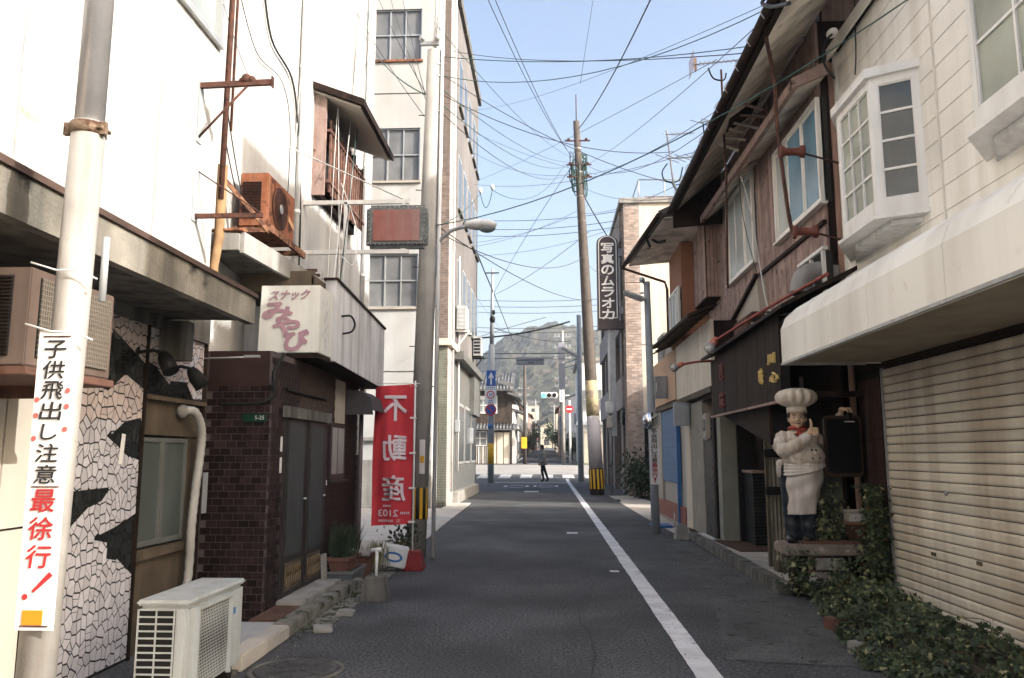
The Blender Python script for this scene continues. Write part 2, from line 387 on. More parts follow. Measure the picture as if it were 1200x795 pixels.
# manhole
mh = thing('manhole_cover', 'round iron manhole cover sunk in the asphalt by the left kerb', 'manhole cover', (-1.78, 5.78, 0))
m_iron = M('worn_iron', (.075, .075, .075), .6, .3, 10, .3, 50, metal=.3)
b = MB(); b.lathe((-1.78, 5.78, 0), [(.335, .0), (.335, .012), (.295, .012), (.295, .004)], 40); b.build('rim', m_concdk, mh)
b = MB(); b.lathe((-1.78, 5.78, 0), [(.285, .0), (.285, .013), (.27, .016), (.001, .016)], 40); b.build('cover', m_iron, mh)
b = MB()
for k in range(36):
    a = k*.7; r = .03 + .0065*k; x, y = -1.78 + r*math.cos(a), 5.78 + r*math.sin(a)
    b.ob((x, y, .018), (.03, .018, .006), (0, 0, a))
b.build('tread_lug', m_iron, mh, kind='stuff')
# right-hand kerb, step and paving
b = MB(); b.add([(2.42, 15.0, .004), (3.5, 15.0, .004), (3.2, 30, .004), (2.2, 30, .004), (2.3, 20, .004)], [(0, 1, 2, 3, 4)])
b.build('right_pavement', m_pave, kind='structure')
b = MB(); b.box(2.62, 4.0, 8.95, 14.7, 0, .11); fl = b.build('entrance_step', m_concdk, kind='structure')
y = 9.0
for i in range(10):
    q = MB(); q.box(2.46 + .004*i, 2.62, y+.005, y+.565, 0, .13 + random.uniform(-.01, .01)); q.build('kerb_stone', m_concdk, fl, bevel=.01)
    for j in range(3):
        if i % 2 == 0:
            t = MB(); t.box(2.64+j*.45, 3.07+j*.45, y+.01, y+1.12, .11, .122); t.build('floor_tile', m_conc if (i+j) % 4 else m_pave, fl)
    y += .57
b = MB(); b.ob((3.0, 12.6, .131), (.62, 1.5, .014), (0, 0, .05)); b.build('doormat', M('brown_mat', (.055, .03, .02), .95, .3, 30, .5, 300), loc=(3.0, 12.6, .12), label='brown doormat on the step before the dark restaurant entrance', cat='doormat')
# ================================================================== LEFT SIDE
# ---- stucco building with the mosaic wall
bd = thing('stucco_building', 'white stucco building with a cracked tile mosaic wall on the near left', 'building', (-5, 3, 0))
b = MB(); b.box(-9, -3.20, -3, 7.1, 0, 9.5); b.build('wall', m_concdk, bd)
b = MB(); b.box(-9, -3.25, 7.101, 7.14, 2.2, 9.5)
y = -3.0; i = 0
edges = [-3.0] + [4.35 - .55*k for k in range(12, 0, -1)] + [4.35, 4.9, 5.45, 6.0, 6.55, 7.1]
bk_ = MB(); bk_.box(-3.2, -3.147, -3, 5.38, 2.88, 9.45); bk_.box(-3.2, -3.147, 5.38, 7.09, 2.88, 5.34); bk_.box(-3.2, -3.147, 5.38, 7.09, 6.94, 9.45); bk_.build('panel_backing', m_conc, bd)
for a, c in zip(edges[:-1], edges[1:]):
    a += .003; c -= .003
    q = MB()
    z1 = 9.5
    if a > 5.4:   # the window opening
        q.box(-3.2, -3.14, a+.002, c-.002, 2.88, 5.38)
        q2 = MB(); q2.box(-3.2, -3.14, a+.002, c-.002, 6.9, z1); q2.build('wall_panel', m_stuc, bd)
        if c > 7: q2 = MB(); q2.box(-3.2, -3.14, 7.042, c-.002, 5.384, 6.896); q2.build('wall_panel', m_stuc, bd)
    else: q.box(-3.2, -3.14, a+.002, c-.002, 2.88, z1)
    q.build('wall_panel', m_stuc, bd)
# upper window
wn = MB(); wn.box(-3.2, -3.165, 5.46, 7.0, 5.4, 6.88); wo = wn.build('window', m_frost, bd)
b = MB(); b.box(-3.165, -3.09, 5.46, 7.04, 5.35, 5.42); b.box(-3.165, -3.1, 6.97, 7.03, 5.42, 6.9); b.box(-3.165, -3.12, 6.2, 6.25, 5.42, 6.9)
b.build('frame', m_alu, wo)
# lower cream wall in the sun and dark strip over the mosaic
b = MB(); b.box(-3.2, -3.15, -3, 4.78, 0, 1.06); b.box(-3.2, -3.15, -3, 4.5, 1.075, 2.55); b.box(-3.2, -3.15, 4.515, 4.78, 1.075, 2.55); b.build('lower_wall', m_stucgr, bd)
b = MB(); b.box(-3.2, -3.1, 4.78, 7.1, 2.5, 2.9); b.build('lintel', m_concdk, bd)
# canopy
cp = MB(); cp.prism([(-3.14, -3, 2.60), (-2.48, -3, 2.585), (-2.48, -3, 2.80), (-3.14, -3, 2.94)], (0, 9.32, 0))
cpo = cp.build('canopy', m_concdk, bd)
b = MB(); b.box(-2.48, -2.41, -3, 6.36, 2.56, 2.775); b.build('fascia', M('stained_fascia', (.23,.215,.185), .92, .4, 2.5, .6, 50, dirt=((.035,.034,.03), .85, 3), patch=((.03,.03,.028), .60, 2.2)), cpo)
b = MB(); b.box(-2.49, -2.39, -3, 6.37, 2.777, 2.812); b.build('edge_flashing', M('brown_flashing', (.085,.055,.045), .6, .35, 2, .1), cpo)
b = MB(); b.box(-3.12, -2.9, 6.2, 6.33, 2.25, 2.57); b.build('bracket', m_concdk, cpo)
# mosaic: irregular shards
def poly_in(p, poly):
    x, y = p; c = False; j = len(poly)-1
    for i in range(len(poly)):
        if (poly[i][1] > y) != (poly[j][1] > y) and x < (poly[j][0]-poly[i][0])*(y-poly[i][1])/(poly[j][1]-poly[i][1])+poly[i][0]: c = not c
        j = i
    return c
def clip(poly, nx, ny, d):
    out = []
    for i in range(len(poly)):
        a, c = poly[i], poly[(i+1) % len(poly)]; da = a[0]*nx+a[1]*ny-d; dc = c[0]*nx+c[1]*ny-d
        if da <= 0: out.append(a)
        if (da < 0) != (dc < 0):
            t = da/(da-dc); out.append((a[0]+(c[0]-a[0])*t, a[1]+(c[1]-a[1])*t))
    return out
def shards(y0, y1, z0, z1, step, zst):
    sd = []; ny, nz = int((y1-y0)/step), int((z1-z0)/(step*zst))
    for i in range(-1, ny+1):
        for j in range(-1, nz+1):
            sd.append((y0+(i+.5+random.uniform(-.42, .42))*step, (z0/zst+(j+.5+random.uniform(-.42, .42))*step)))
    out = []
    for k, s_ in enumerate(sd):
        poly = [(y0, z0/zst), (y1, z0/zst), (y1, z1/zst), (y0, z1/zst)]
        for l, t in enumerate(sd):
            if l != k and abs(t[0]-s_[0]) < step*3 and abs(t[1]-s_[1]) < step*3:
                nx, nz_ = t[0]-s_[0], t[1]-s_[1]; L_ = math.hypot(nx, nz_); g = .0046
                poly = clip(poly, nx/L_, nz_/L_, (nx*(s_[0]+t[0])/2+nz_*(s_[1]+t[1])/2)/L_ - g)
                if len(poly) < 3: break
        if len(poly) >= 3: out.append([(a, c*zst) for a, c in poly])
    fin = []
    for poly in out:
        if random.random() < .45:
            cy = sum(q[0] for q in poly)/len(poly); cz = sum(q[1] for q in poly)/len(poly); a = random.uniform(0, 3.14); nx, nz = math.cos(a), math.sin(a); d = cy*nx+cz*nz+random.uniform(-.01, .01)
            p1 = clip(poly, nx, nz, d-.0022); p2 = clip(poly, -nx, -nz, -d-.0022)
            fin += [p for p in (p1, p2) if len(p) >= 3]
        else: fin.append(poly)
    return fin
blk = [[(4.7,1.27),(5.2,1.26),(5.62,1.27),(5.55,1.19),(5.35,1.14),(5.15,1.02),(4.7,.98)],
       [(5.42,.93),(5.7,.98),(5.99,1.06),(5.99,.62),(5.8,.74),(5.62,.78),(5.66,.88)],
       [(5.55,1.62),(5.75,1.74),(5.99,1.78),(5.99,1.46),(5.8,1.5),(5.7,1.55)],
       [(4.9,2.14),(5.3,2.3),(5.55,2.38),(5.99,2.2),(5.99,2.0),(5.72,2.09),(5.5,1.95),(5.2,2.0)]]
blkB = [[(5.9,1.9),(5.9,2.26),(6.2,2.2),(6.4,2.1),(6.75,2.12),(6.9,1.99),(6.9,1.9)]]
mo = MB(); mo.box(-3.2, -3.118, 4.78, 5.995, 0, 2.5); mpan = mo.build('mosaic_panel', m_black, bd)
mo = MB(); mo.box(-3.2, -3.138, 5.995, 7.08, 1.97, 2.5); mpan2 = mo.build('mosaic_panel', m_black, bd)
def split_at(poly, shapes):
    out = [poly]
    for sh_ in shapes:
        nxt = []
        for p in out:
            ins = [poly_in(q, sh_) for q in p]
            if any(ins) and not all(ins):
                cy = sum(q[0] for q in p)/len(p); cz = sum(q[1] for q in p)/len(p); best = None
                for (a, c) in zip(sh_, sh_[1:]+sh_[:1]):
                    dy, dz = c[0]-a[0], c[1]-a[1]; L_ = math.hypot(dy, dz); t = max(0, min(1, ((cy-a[0])*dy+(cz-a[1])*dz)/L_**2))
                    D = math.hypot(cy-a[0]-dy*t, cz-a[1]-dz*t)
                    if best is None or D < best[0]: best = (D, -dz/L_, dy/L_, a)
                _, ny, nz, a = best; d = ny*a[0]+nz*a[1]
                for q in (clip(p, ny, nz, d-.0018), clip(p, -ny, -nz, -d-.0018)):
                    if len(q) >= 3 and max(abs(q[0][0]-r_[0])+abs(q[0][1]-r_[1]) for r_ in q) > .012: nxt.append(q)
            else: nxt.append(p)
        out = nxt
    return out
tiles = []
for reg, pan, x, bl in ((shards(4.79, 5.99, .02, 2.5, .066, 1.25), mpan, -3.118, blk), (shards(6.0, 7.075, 1.985, 2.5, .075, 1.0), mpan2, -3.138, blkB)):
    for p in [s_ for p_ in reg for s_ in split_at(p_, bl)]:
        cy = sum(q[0] for q in p)/len(p); cz = sum(q[1] for q in p)/len(p)
        A = abs(sum(p[i][0]*p[(i+1) % len(p)][1]-p[(i+1) % len(p)][0]*p[i][1] for i in range(len(p))))/2
        vis = 1 if (pan is mpan2 or (cy-4.78) > .25 - .1*cz) else .2
        tiles.append((A*vis/(cy*cy), p, pan, x, cy, cz, any(poly_in((cy, cz), q) for q in bl)))
tiles.sort(key=lambda t: -t[0])
rest = {}
for i, (_, p, pan, x, cy, cz, bk) in enumerate(tiles):
    pink = (not bk) and (cz > 1.75) and pan is mpan
    mt = m_tileb if bk else (m_tilep if pink or pan is mpan2 and random.random() < .6 else m_tilew)
    t0 = random.uniform(.002, .0045)
    if i < 300:
        q = MB(); q.prism([(0, a-cy, c-cz) for a, c in p], (t0, 0, 0)); me = q.mesh('tile', mt, fix=False)
        inst('tile', me, pan, (x, cy, cz), (0, random.uniform(-.012, .012), random.uniform(-.012, .012)))
        if bk: pass
    else:
        rest.setdefault((pan.name, mt.name), (MB(), pan, mt))[0].prism([(x, a, c) for a, c in p], (t0, 0, 0))
for (q, pan, mt) in rest.values(): q.build('tile_shards', mt, pan, kind='stuff', fix=False)
b = MB(); b.box(-3.16, -3.10, 5.99, 6.02, 0, 2.5); b.build('corner_trim', m_wooddk, bd)
b = MB(); b.box(-3.2, -3.12, 7.08, 7.13, 0, 2.5); b.build('corner_trim', m_wooddk, bd)
# window bay under the mosaic
m_dusty = glassmat('dusty_green_glass', (.065, .078, .074), .3)
b = MB(); b.box(-3.2, -3.09, 6.02, 7.09, 1.93, 1.965); b.build('window_ledge', m_ply, bd)
b = MB(); b.box(-3.2, -3.15, 6.02, 7.08, 1.66, 1.93); b.build('plywood_panel', m_ply, bd)
b = MB(); b.box(-3.2, -3.149, 6.04, 6.12, 1.72, 1.92); b.build('vent_gap', m_black, bd)
b = MB(); b.box(-3.149, -3.135, 6.02, 7.08, 1.655, 1.70); b.build('trim', m_ply, bd)
b = MB(); b.box(-3.2, -3.15, 6.02, 7.08, 0, .74); b.build('plywood_panel', m_ply, bd)
b = MB(); b.box(-3.2, -3.11, 6.02, 6.92, .70, .77); b.build('window_sill', m_ply, bd)
b = MB(); b.box(-3.2, -3.15, 6.88, 7.08, .74, 1.66); b.build('plywood_panel', m_ply, bd)
wn = MB(); wn.box(-3.2, -3.17, 6.03, 6.88, .77, 1.65); wo = wn.build('window', m_black, bd)
for (a, c, x) in ((6.05, 6.46, -3.165), (6.44, 6.86, -3.15)):
    f = MB(); f.box(x-.012, x-.004, a+.035, c-.035, .83, 1.60); g = f.build('pane', m_dusty, wo)
    f = MB(); f.box(x-.015, x+.008, a, a+.035, .79, 1.635); f.box(x-.015, x+.008, c-.035, c, .79, 1.635)
    f.box(x-.015, x+.008, a+.035, c-.035, .79, .83); f.box(x-.015, x+.008, a+.035, c-.035, 1.60, 1.635); f.build('frame', M('dull_alu', (.17,.18,.175), .5, .1, 5, .03, metal=.4), wo)
# pipe duct rising to the hole in the plywood
dt = thing('pipe_duct', 'white taped pipe duct curving up from the white air conditioner', 'pipe', (-3.1, 6.8, .4))
pts = curve_pts([(-3.13, 6.62, 1.86), (-3.05, 6.74, 1.87), (-3.03, 6.86, 1.74), (-3.04, 6.9, 1.55), (-3.05, 6.86, 1.2), (-3.04, 6.80, .9), (-3.04, 6.78, .45), (-2.9, 6.3, .25)], 8)
b = MB(); b.tube(pts, [.036 + (.002 if i % 2 else -.002) for i in range(len(pts))], 10); b.build('duct', M('taped_duct', (.36,.36,.345), .7, .12, 8, .3, 40, dirt=((.2,.18,.15), .4, 9)), dt)
b = MB(); b.ball((-3.11, 6.66, 1.865), (.05, .06, .06), 10, 7); b.build('putty_seal', m_conc, dt)
pl = MB(); pl.box(-3.11, -3.09, 7.135, 7.2, .98, 1.34); pl.build('meter_plate', m_grey, loc=(-3.1, 7.16, 1), label='narrow grey metal plate on the corner beside the dark brick wall', cat='plate')
# sticker on the mosaic
b = MB(); b.ob((-3.105, 5.72, 1.54), (.004, .05, .22), (-.12, 0, 0)); st = b.build('sticker', m_white, loc=(-3.1, 5.72, 1.5), label='small slanted white sticker with tiny text on the black mosaic', cat='sticker')
# black spotlights above the window
for k, (y, z, yaw, lb) in enumerate(((6.0, 2.24, -.5, 'black spotlight nearer the brown air conditioner, over the plywood panel'), (6.5, 2.17, .35, 'black spotlight further right on the upper mosaic, above the window ledge'))):
    sp = thing('spotlight', lb, 'spotlight', (-3.12, y, z), 'black spotlights on the mosaic')
    q = MB(); q.tube([(-3.13, y-.12, z+.03), (-3.02, y-.1, z+.05), (-2.98, y, z+.04)], .014, 8); q.cyl((-3.14, y-.12, z+.03), (-3.115, y-.12, z+.03), .045, n=14); q.build('bracket', m_black, sp)
    d = Vector((.5, yaw*.5, -.75)).normalized(); c = Vector((-2.99, y+.02, z+.03))
    q = MB(); q.tube([c - d*.02, c + d*.02, c + d*.06, c + d*.17], [.03, .05, .06, .062], 16); q.build('lamp_head', m_black, sp)
# ---- brown window air conditioner
ac = thing('window_air_conditioner', 'brown boxy window air conditioner behind the white steel pole', 'air conditioner', (-2.8, 3.8, 1.86))
m_brn = M('brown_casing', (.10, .072, .058), .6, .15, 4, .08, 60, dirt=((.055,.035,.028), .5, 8))
b = MB(); b.box(-3.14, -2.42, 3.55, 4.27, 1.91, 2.375); b.build('casing', m_brn, ac, bevel=.006)
b = MB(); b.box(-2.419, -2.412, 3.62, 4.22, 1.955, 2.335); gp = b.build('side_grille', m_black, ac)
g = MB(); m_meshb = M('tan_mesh', (.13, .112, .092), .6, .1, 8)
for i in range(16): g.box(-2.412, -2.405, 3.62, 4.22, 1.96+i*.0245, 1.966+i*.0245)
for i in range(36): g.box(-2.411, -2.404, 3.625+i*.0168, 3.631+i*.0168, 1.955, 2.335)
g.build('mesh', m_meshb, gp, kind='stuff')
b = MB(); b.box(-3.1, -2.50, 3.542, 3.549, 1.955, 2.335); gp = b.build('front_grille', m_black, ac)
for i in range(22):
    q = MB(); q.ob((-2.8, 3.536, 1.965+i*.0172), (.6, .016, .004), (.6, 0, 0)); q.build('slat', m_wooddk, gp)
b = MB(); b.box(-3.14, -2.40, 3.53, 4.29, 1.865, 1.905); b.build('tray', M('rust_tray', (.10,.05,.036), .8, .25, 9, .2), ac, bevel=.004)
b = MB(); b.box(-3.14, -2.6, 3.6, 3.65, 1.80, 1.865); b.box(-3.14, -2.6, 4.15, 4.2, 1.80, 1.865); b.build('support', m_rust, ac)
# ---- white outdoor unit by the kerb
wu = thing('outdoor_unit', 'white outdoor air conditioner unit standing by the kerb at lower left', 'air conditioner', (-2.25, 5, 0))
m_acw = M('off_white_casing', (.41, .44, .45), .5, .08, 3, .08, 120, dirt=((.22,.20,.16), .45, 10), patch=((.24,.12,.06), .72, 14))
b = MB(); b.box(-2.38, -2.08, 4.6, 5.46, .10, .62); b.build('casing', m_acw, wu, bevel=.018)
b = MB(); b.box(-2.39, -2.07, 4.59, 5.47, .622, .655); b.build('lid', m_acw, wu, bevel=.012)
b = MB(); b.box(-2.365, -2.15, 4.592, 4.597, .12, .60); gp = b.build('side_intake', m_black, wu)
for i in range(13):
    q = MB(); q.box(-2.365, -2.15, 4.584, 4.592, .118+i*.04, .127+i*.04); q.build('slat', m_acw, gp)
for x in (-2.37, -2.262, -2.155):
    q = MB(); q.box(x-.004, x+.004, 4.585, 4.592, .12, .605); q.build('slat', m_acw, gp)
b = MB(); b.box(-2.079, -2.074, 4.72, 5.2, .12, .58); gp = b.build('fan_opening', m_black, wu)
g = MB()
for i in range(24): g.box(-2.0735, -2.0725, 4.72, 5.2, .124+i*.0194, .1295+i*.0194)
for i in range(20):
    for s_ in (-1, 1): g.bar((-2.0722, 4.73+i*.024, .12 if s_ > 0 else .58), (-2.0722, 4.73+i*.024+.006, .58 if s_ > 0 else .12), .0012, .0045)
g.build('mesh', m_acw, gp, kind='stuff')
g = MB(); g.box(-2.08, -2.052, 4.70, 4.72, .1, .6); g.box(-2.08, -2.052, 5.2, 5.22, .1, .6); g.box(-2.08, -2.052, 4.72, 5.2, .58, .6); g.build('grille_frame', m_acw, wu)
for (z0, z1) in ((.50, .57), (.40, .46), (.24, .34)):
    g = MB(); g.box(-2.08, -2.073, 5.24, 5.4, z0, z1); g.build('cover_plate', m_acw if z0 != .4 else m_blue if False else m_acw, wu, bevel=.003)
g = MB(); g.box(-2.08, -2.071, 5.26, 5.31, .45, .49); g.build('sticker', m_blue, wu)
g = MB(); g.box(-2.36, -2.1, 4.68, 4.76, 0, .1); g.box(-2.36, -2.1, 5.28, 5.36, 0, .1); g.build('feet', m_black, wu)
wu.location = Vector(wu.location) + Vector((-.03, .14, 0))
# ---- steel pole with the warning sign
PX, PY = -1.985, 3.2
sp = thing('steel_pole', 'weathered steel pole in the near left with a clamp band', 'pole', (PX, PY, 0))
m_pst = M('weathered_steel', (.36, .35, .33), .5, .15, 5, .1, 60, metal=.35, dirt=((.20,.15,.11), .55, 14), patch=((.20,.09,.05), .70, 22))
b = MB(); b.tube([(PX-.045, PY, 0), (PX+.002, PY, 2.92)], [.072, .068], 28); b.build('lower_tube', m_pst, sp)
b = MB(); b.tube([(PX+.002, PY, 2.9), (PX+.02, PY, 7.5)], [.060, .047], 28); b.build('upper_tube', M('bright_steel', (.50,.50,.52), .35, .12, 6, .05, metal=.6, dirt=((.28,.26,.25), .4, 12)), sp)
b = MB(); b.tube([(PX, PY, 2.865), (PX, PY, 2.915)], .073, 24); b.ob((PX-.078, PY-.02, 2.89), (.03, .02, .055)); b.ob((PX+.078, PY-.02, 2.89), (.03, .02, .055)); b.cyl((PX+.078, PY-.05, 2.89), (PX+.078, PY+.03, 2.89), .009, n=8); b.build('clamp', M('dull_clamp', (.17,.12,.085), .7, .4, 20, .2, 80, metal=.4, patch=((.08,.04,.025), .55, 30)), sp)
b = MB(); b.cyl((PX+.10, PY+.03, 2.14), (PX+.10, PY+.03, 2.42), .015, n=10); b.build('conduit', m_grey, sp)
sg = thing('warning_sign', 'tall white strip sign with black and red writing strapped to the steel pole', 'sign', (PX, PY-.1, .8))
sx0, sx1, sy = PX-.078, PX+.074, PY-.092
b = MB(); b.box(sx0, sx1, sy, sy+.006, .83, 1.995); b.build('board', M('sign_white', (.66,.645,.63), .45, .03, 2, .02, dirt=((.5,.4,.3), .12, 9)), sg)
b = MB(); z = 1.922
for ch in '子供飛出し注意': letters(b, ch, (PX-.004, sy, z), (1, 0, 0), (0, 0, 1), .072 if ch != 'し' else .062, .09 if ch != 'し' else .066, bold=.014, shear=.08); z -= .083
b.build('lettering', m_ink, sg)
b = MB(); z -= .020
for ch in '最徐行': letters(b, ch, (PX-.004, sy, z), (1, 0, 0), (0, 0, 1), .086, .098, bold=.018, shear=.08); z -= .107
# exclamation mark, slanted, drawn as a tapered stroke
b.add([(PX+.045, sy-.004, z+.05), (PX+.06, sy-.004, z+.035), (PX-.012, sy-.004, z-.03), (PX-.02, sy-.004, z-.022)], [(0, 1, 2, 3)])
b.add([(PX-.045+.012*math.cos(k), sy-.004, z-.045+.012*math.sin(k)) for k in [i*.7 for i in range(9)]], [tuple(range(9))])
b.build('lettering', m_inkred, sg, kind='stuff')
b = MB()
for zz in (1.922-.083*2-.02, 1.922-.083*3-.0, 1.922-.083*4-.008):
    for s_ in (-1, 1):
        c = (PX-.002+s_*.062, zz+.018*s_); b.add([(c[0]+.011*math.cos(k*.55), sy-.0035, c[1]+.011*math.sin(k*.55)) for k in range(11)], [tuple(range(11))])
b.build('red_dot', M('faded_red', (.38,.10,.09), .6, .1, bump=0), sg)
b = MB(); b.box(PX-.05, PX+.03, sy-.004, sy, .85, .905); b.build('orange_square', M('orange_film', (.60,.20,.012), .5, .08, 5, .02), sg)
for zz in (1.972, .843, 1.372):
    b = MB(); b.box(sx0+.02, sx1-.02, sy-.004, sy-.001, zz, zz+.005); b.build('strap', m_rust, sg)
for zz, l in ((1.995, 'thin white tie strap around the steel pole at the top of the sign'), (2.25, 'thin white tie strap around the steel pole beside the conduit')):
    b = MB(); b.tube([(PX-.13, PY-.11, zz+.03), (PX-.03, PY-.095, zz), (PX+.06, PY-.09, zz+.0), (PX+.12, PY-.05, zz-.03)], .004, 5); b.build('tie_strap', m_cablew, loc=(PX, PY, zz), label=l, cat='strap')
# ---- rusty brackets, drain pipe and insulators at the corner of the stucco building
br = thing('wire_bracket', 'rusty wall bracket with an insulator and one diagonal stay, high on the stucco corner', 'bracket', (-3.14, 6.68, 4.8))
b = MB(); b.bar((-3.14, 6.68, 4.81), (-2.46, 6.68, 4.83), .035, .05); b.ob((-2.47, 6.68, 4.83), (.012, .05, .10)); b.build('arm', m_rust, br)
b = MB(); b.cyl((-3.14, 6.7, 4.32), (-2.70, 6.68, 4.80), .011, n=8); b.build('stay', m_rust, br)
b = MB(); b.box(-3.14, -3.128, 6.66, 6.76, 4.28, 4.83); b.build('wall_plate', m_grey, br)
b = MB(); b.ball((-2.71, 6.68, 4.87), .045, 10, 7); b.ball((-2.66, 6.68, 4.86), .035, 10, 7); b.ball((-2.75, 6.68, 4.85), .03, 8, 6); b.build('insulator', m_rust, br)
br = thing('wire_bracket', 'rusty wall bracket with a thin stay, beside the rusted air conditioner', 'bracket', (-3.14, 6.72, 3.6))
b = MB(); b.bar((-3.14, 6.72, 3.60), (-2.52, 6.72, 3.60), .03, .04); b.build('arm', m_rust, br)
b = MB(); b.cyl((-3.13, 6.74, 4.02), (-2.55, 6.72, 3.63), .007, n=6); b.build('stay', m_rust, br)
b = MB(); b.box(-3.14, -3.128, 6.66, 6.76, 3.55, 4.12); b.build('wall_plate', m_grey, br)
dp = thing('drain_pipe', 'rusty drain pipe running down the corner between the two white buildings', 'pipe', (-3.1, 7.2, 3))
b = MB(); b.tube([(-3.10, 7.17, 9.4), (-3.09, 7.17, 6.2), (-3.10, 7.17, 3.9)], .028, 10); b.tube([(-3.05, 7.2, 9.4), (-3.05, 7.2, 4.6)], .014, 8); b.build('tube', m_rust, dp)
b = MB(); b.tube([(-3.11, 7.2, 4.25), (-3.11, 7.2, 3.55), (-3.13, 7.16, 3.25), (-3.12, 7.16, 3.0)], [.05, .05, .045, .04], 8); b.build('box_duct', M('ochre_duct', (.27,.17,.085), .8, .25, 8, .2, dirt=((.2,.1,.05), .5, 14)), dp)
# ---- brick snack bar
sb = thing('brick_snack_bar', 'low dark brick bar building with a double door and a white parapet', 'building', (-3.5, 9, 0))
X0 = -2.57; Y0 = 7.27; Y1 = 10.66; ZT = 2.46
b = MB(); b.box(-6, X0, Y0, Y1, 0, ZT); wl = b.build('wall', m_mortdk, sb)
bw, bh, gp_ = .1, .065, .006
q = MB(); q.box(-bw/2+gp_/2, bw/2-gp_/2, -.004, .012, -bh/2+gp_/2, bh/2-gp_/2); brk = q.mesh('brick', m_brick, fix=False)
q = MB(); q.box(-.012, .004, -bw/2+gp_/2, bw/2-gp_/2, -bh/2+gp_/2, bh/2-gp_/2); brkS = q.mesh('brick', m_brick, fix=False)
q = MB(); q.box(-bw/4+gp_/2, bw/4-gp_/2, -.004, .012, -bh/2+gp_/2, bh/2-gp_/2); brkh = q.mesh('brick', m_brick, fix=False)
cnt = 0; rows = int(ZT/bh); side = []
for j in range(rows):
    z = (j+.5)*bh; x = X0 - bw/2 - (bw/2 if j % 2 else 0)
    if j % 2:
        if z < 2.12: inst('brick', brkh, wl, (X0-bw/4, Y0, z)); cnt += 1
    while x > -3.16:
        if z < 2.12 and cnt < 262: inst('brick', brk, wl, (x, Y0+random.uniform(-.0015, .0015), z)); cnt += 1
        x -= bw
    y = Y0 + bw/2 + (bw/2 if j % 2 else 0)
    while y < Y1:
        blocked = (7.62 < y < 9.2 and z < 1.98) or (9.32 < y < 10.0 and 1.2 < z < 1.87) or (8.1 < y < 9.45 and z >= 1.98) or (9.5 < y < 9.95 and z > 1.9)
        if not blocked: side.append((y, z))
        y += bw
side.sort(key=lambda t: t[0]); near = side[:max(0, 298-cnt)]
for y, z in near: inst('brick', brkS, wl, (X0, y, z))
q = MB()
for y, z in side[len(near):]: q.box(X0-.012, X0+.004, y-bw/2+gp_/2, y+bw/2-gp_/2, z-bh/2+gp_/2, z+bh/2-gp_/2)
q.build('brickwork', m_brick, wl, kind='stuff', fix=False)
b = MB(); b.box(-3.16, X0-.02, Y0-.005, Y0+.01, 2.13, 2.46); b.build('siding', M('dark_red_siding', (.03,.014,.013), .7, .3, 4, .1, dirt=((.02,.012,.01), .6, 20)), sb)
# door
m_door = M('grey_door', (.045, .052, .056), .6, .12, 3, .08, 60, dirt=((.05,.05,.05), .5, 8))
m_dfr = M('door_frame_dark', (.03, .026, .026), .5, .2, 4, .05)
b = MB(); b.box(X0-.04, X0+.012, 7.66, 9.18, .12, 1.97); dr = b.build('door_frame', m_dfr, sb)
for (a, c, x) in ((7.74, 8.33, X0-.0), (8.42, 9.0, X0+.01)):
    q = MB(); q.box(x, x+.022, a, c, .16, 1.84); d = q.build('door', m_dfr, sb)
    q = MB(); q.box(x+.022, x+.028, a+.05, c-.05, .52, 1.80); q.build('panel', m_door, d)
    q = MB(); q.box(x+.022, x+.026, a+.05, c-.05, .2, .46); q.build('lower_panel', m_ply, d)
    q = MB()
    for k in range(7):
        yy = a+.08+k*(c-a-.16)/6
        q.tube([(x+.03, yy+.03*math.cos(t*.9), .33+.1*math.sin(t*.9)) for t in range(8)], .006, 4)
    q.build('scrollwork', M('brass_dull', (.20,.15,.09), .5, .2, metal=.4), d)
    q = MB(); q.cyl((x+.028, c-.04, 1.05), (x+.06, c-.04, 1.05), .012, n=8); q.build('handle', m_alu, d)
b = MB(); b.box(X0-.02, X0+.05, 7.62, 9.2, 1.86, 1.97); b.build('lintel', m_concdk, sb)
b = MB(); b.box(X0-.02, X0+.004, 8.1, 9.45, 1.975, 2.45); b.build('fanlight_board', M('mottled_board', (.05,.034,.028), .8, .4, 14, .3, 50), sb)
b = MB(); b.box(X0+.005, X0+.03, 7.66, 9.1, 2.12, 2.14); b.build('rail', m_black, sb)
b = MB(); b.box(X0-.02, X0+.012, 9.5, 9.94, 1.88, 2.4); b.build('beige_panel', m_stucgr, sb)
b = MB(); b.box(X0-.03, X0+.01, 9.32, 10.0, 1.2, 1.87); w_ = b.build('window', m_dfr, sb)
b = MB(); b.box(X0+.01, X0+.014, 9.4, 9.62, 1.27, 1.82); b.box(X0+.01, X0+.014, 9.66, 9.94, 1.27, 1.82); b.build('pane', m_frost, w_)
b = MB(); b.box(X0, X0+.06, 9.28, 10.04, 1.17, 1.2); b.build('window_sill', m_dfr, sb)
# dark round hood
b = MB(); pr_ = [(X0, 10.0, 2.32), (X0+.2, 10.0, 2.30), (X0+.32, 10.0, 2.22), (X0+.36, 10.0, 2.06), (X0+.33, 10.0, 2.06), (X0+.3, 10.0, 2.2), (X0, 10.0, 2.24)]
b.prism(pr_, (0, .66, 0)); b.prism([(X0, 9.98, 2.32), (X0+.2, 9.98, 2.30), (X0+.32, 9.98, 2.22), (X0+.36, 9.98, 2.0), (X0, 9.98, 2.0)], (0, .02, 0)); b.build('window_hood', M('faded_hood', (.06,.055,.06), .7, .2, 4, .1), sb)
b = MB(); b.cyl((X0+.05, 10.68, .0), (X0+.05, 10.68, 2.4), .03, n=10); b.cyl((X0+.02, 10.74, .0), (X0+.02, 10.74, 1.5), .04, n=10); b.build('drain_pipe', M('mauve_pipe', (.16,.13,.14), .5, .2), sb)
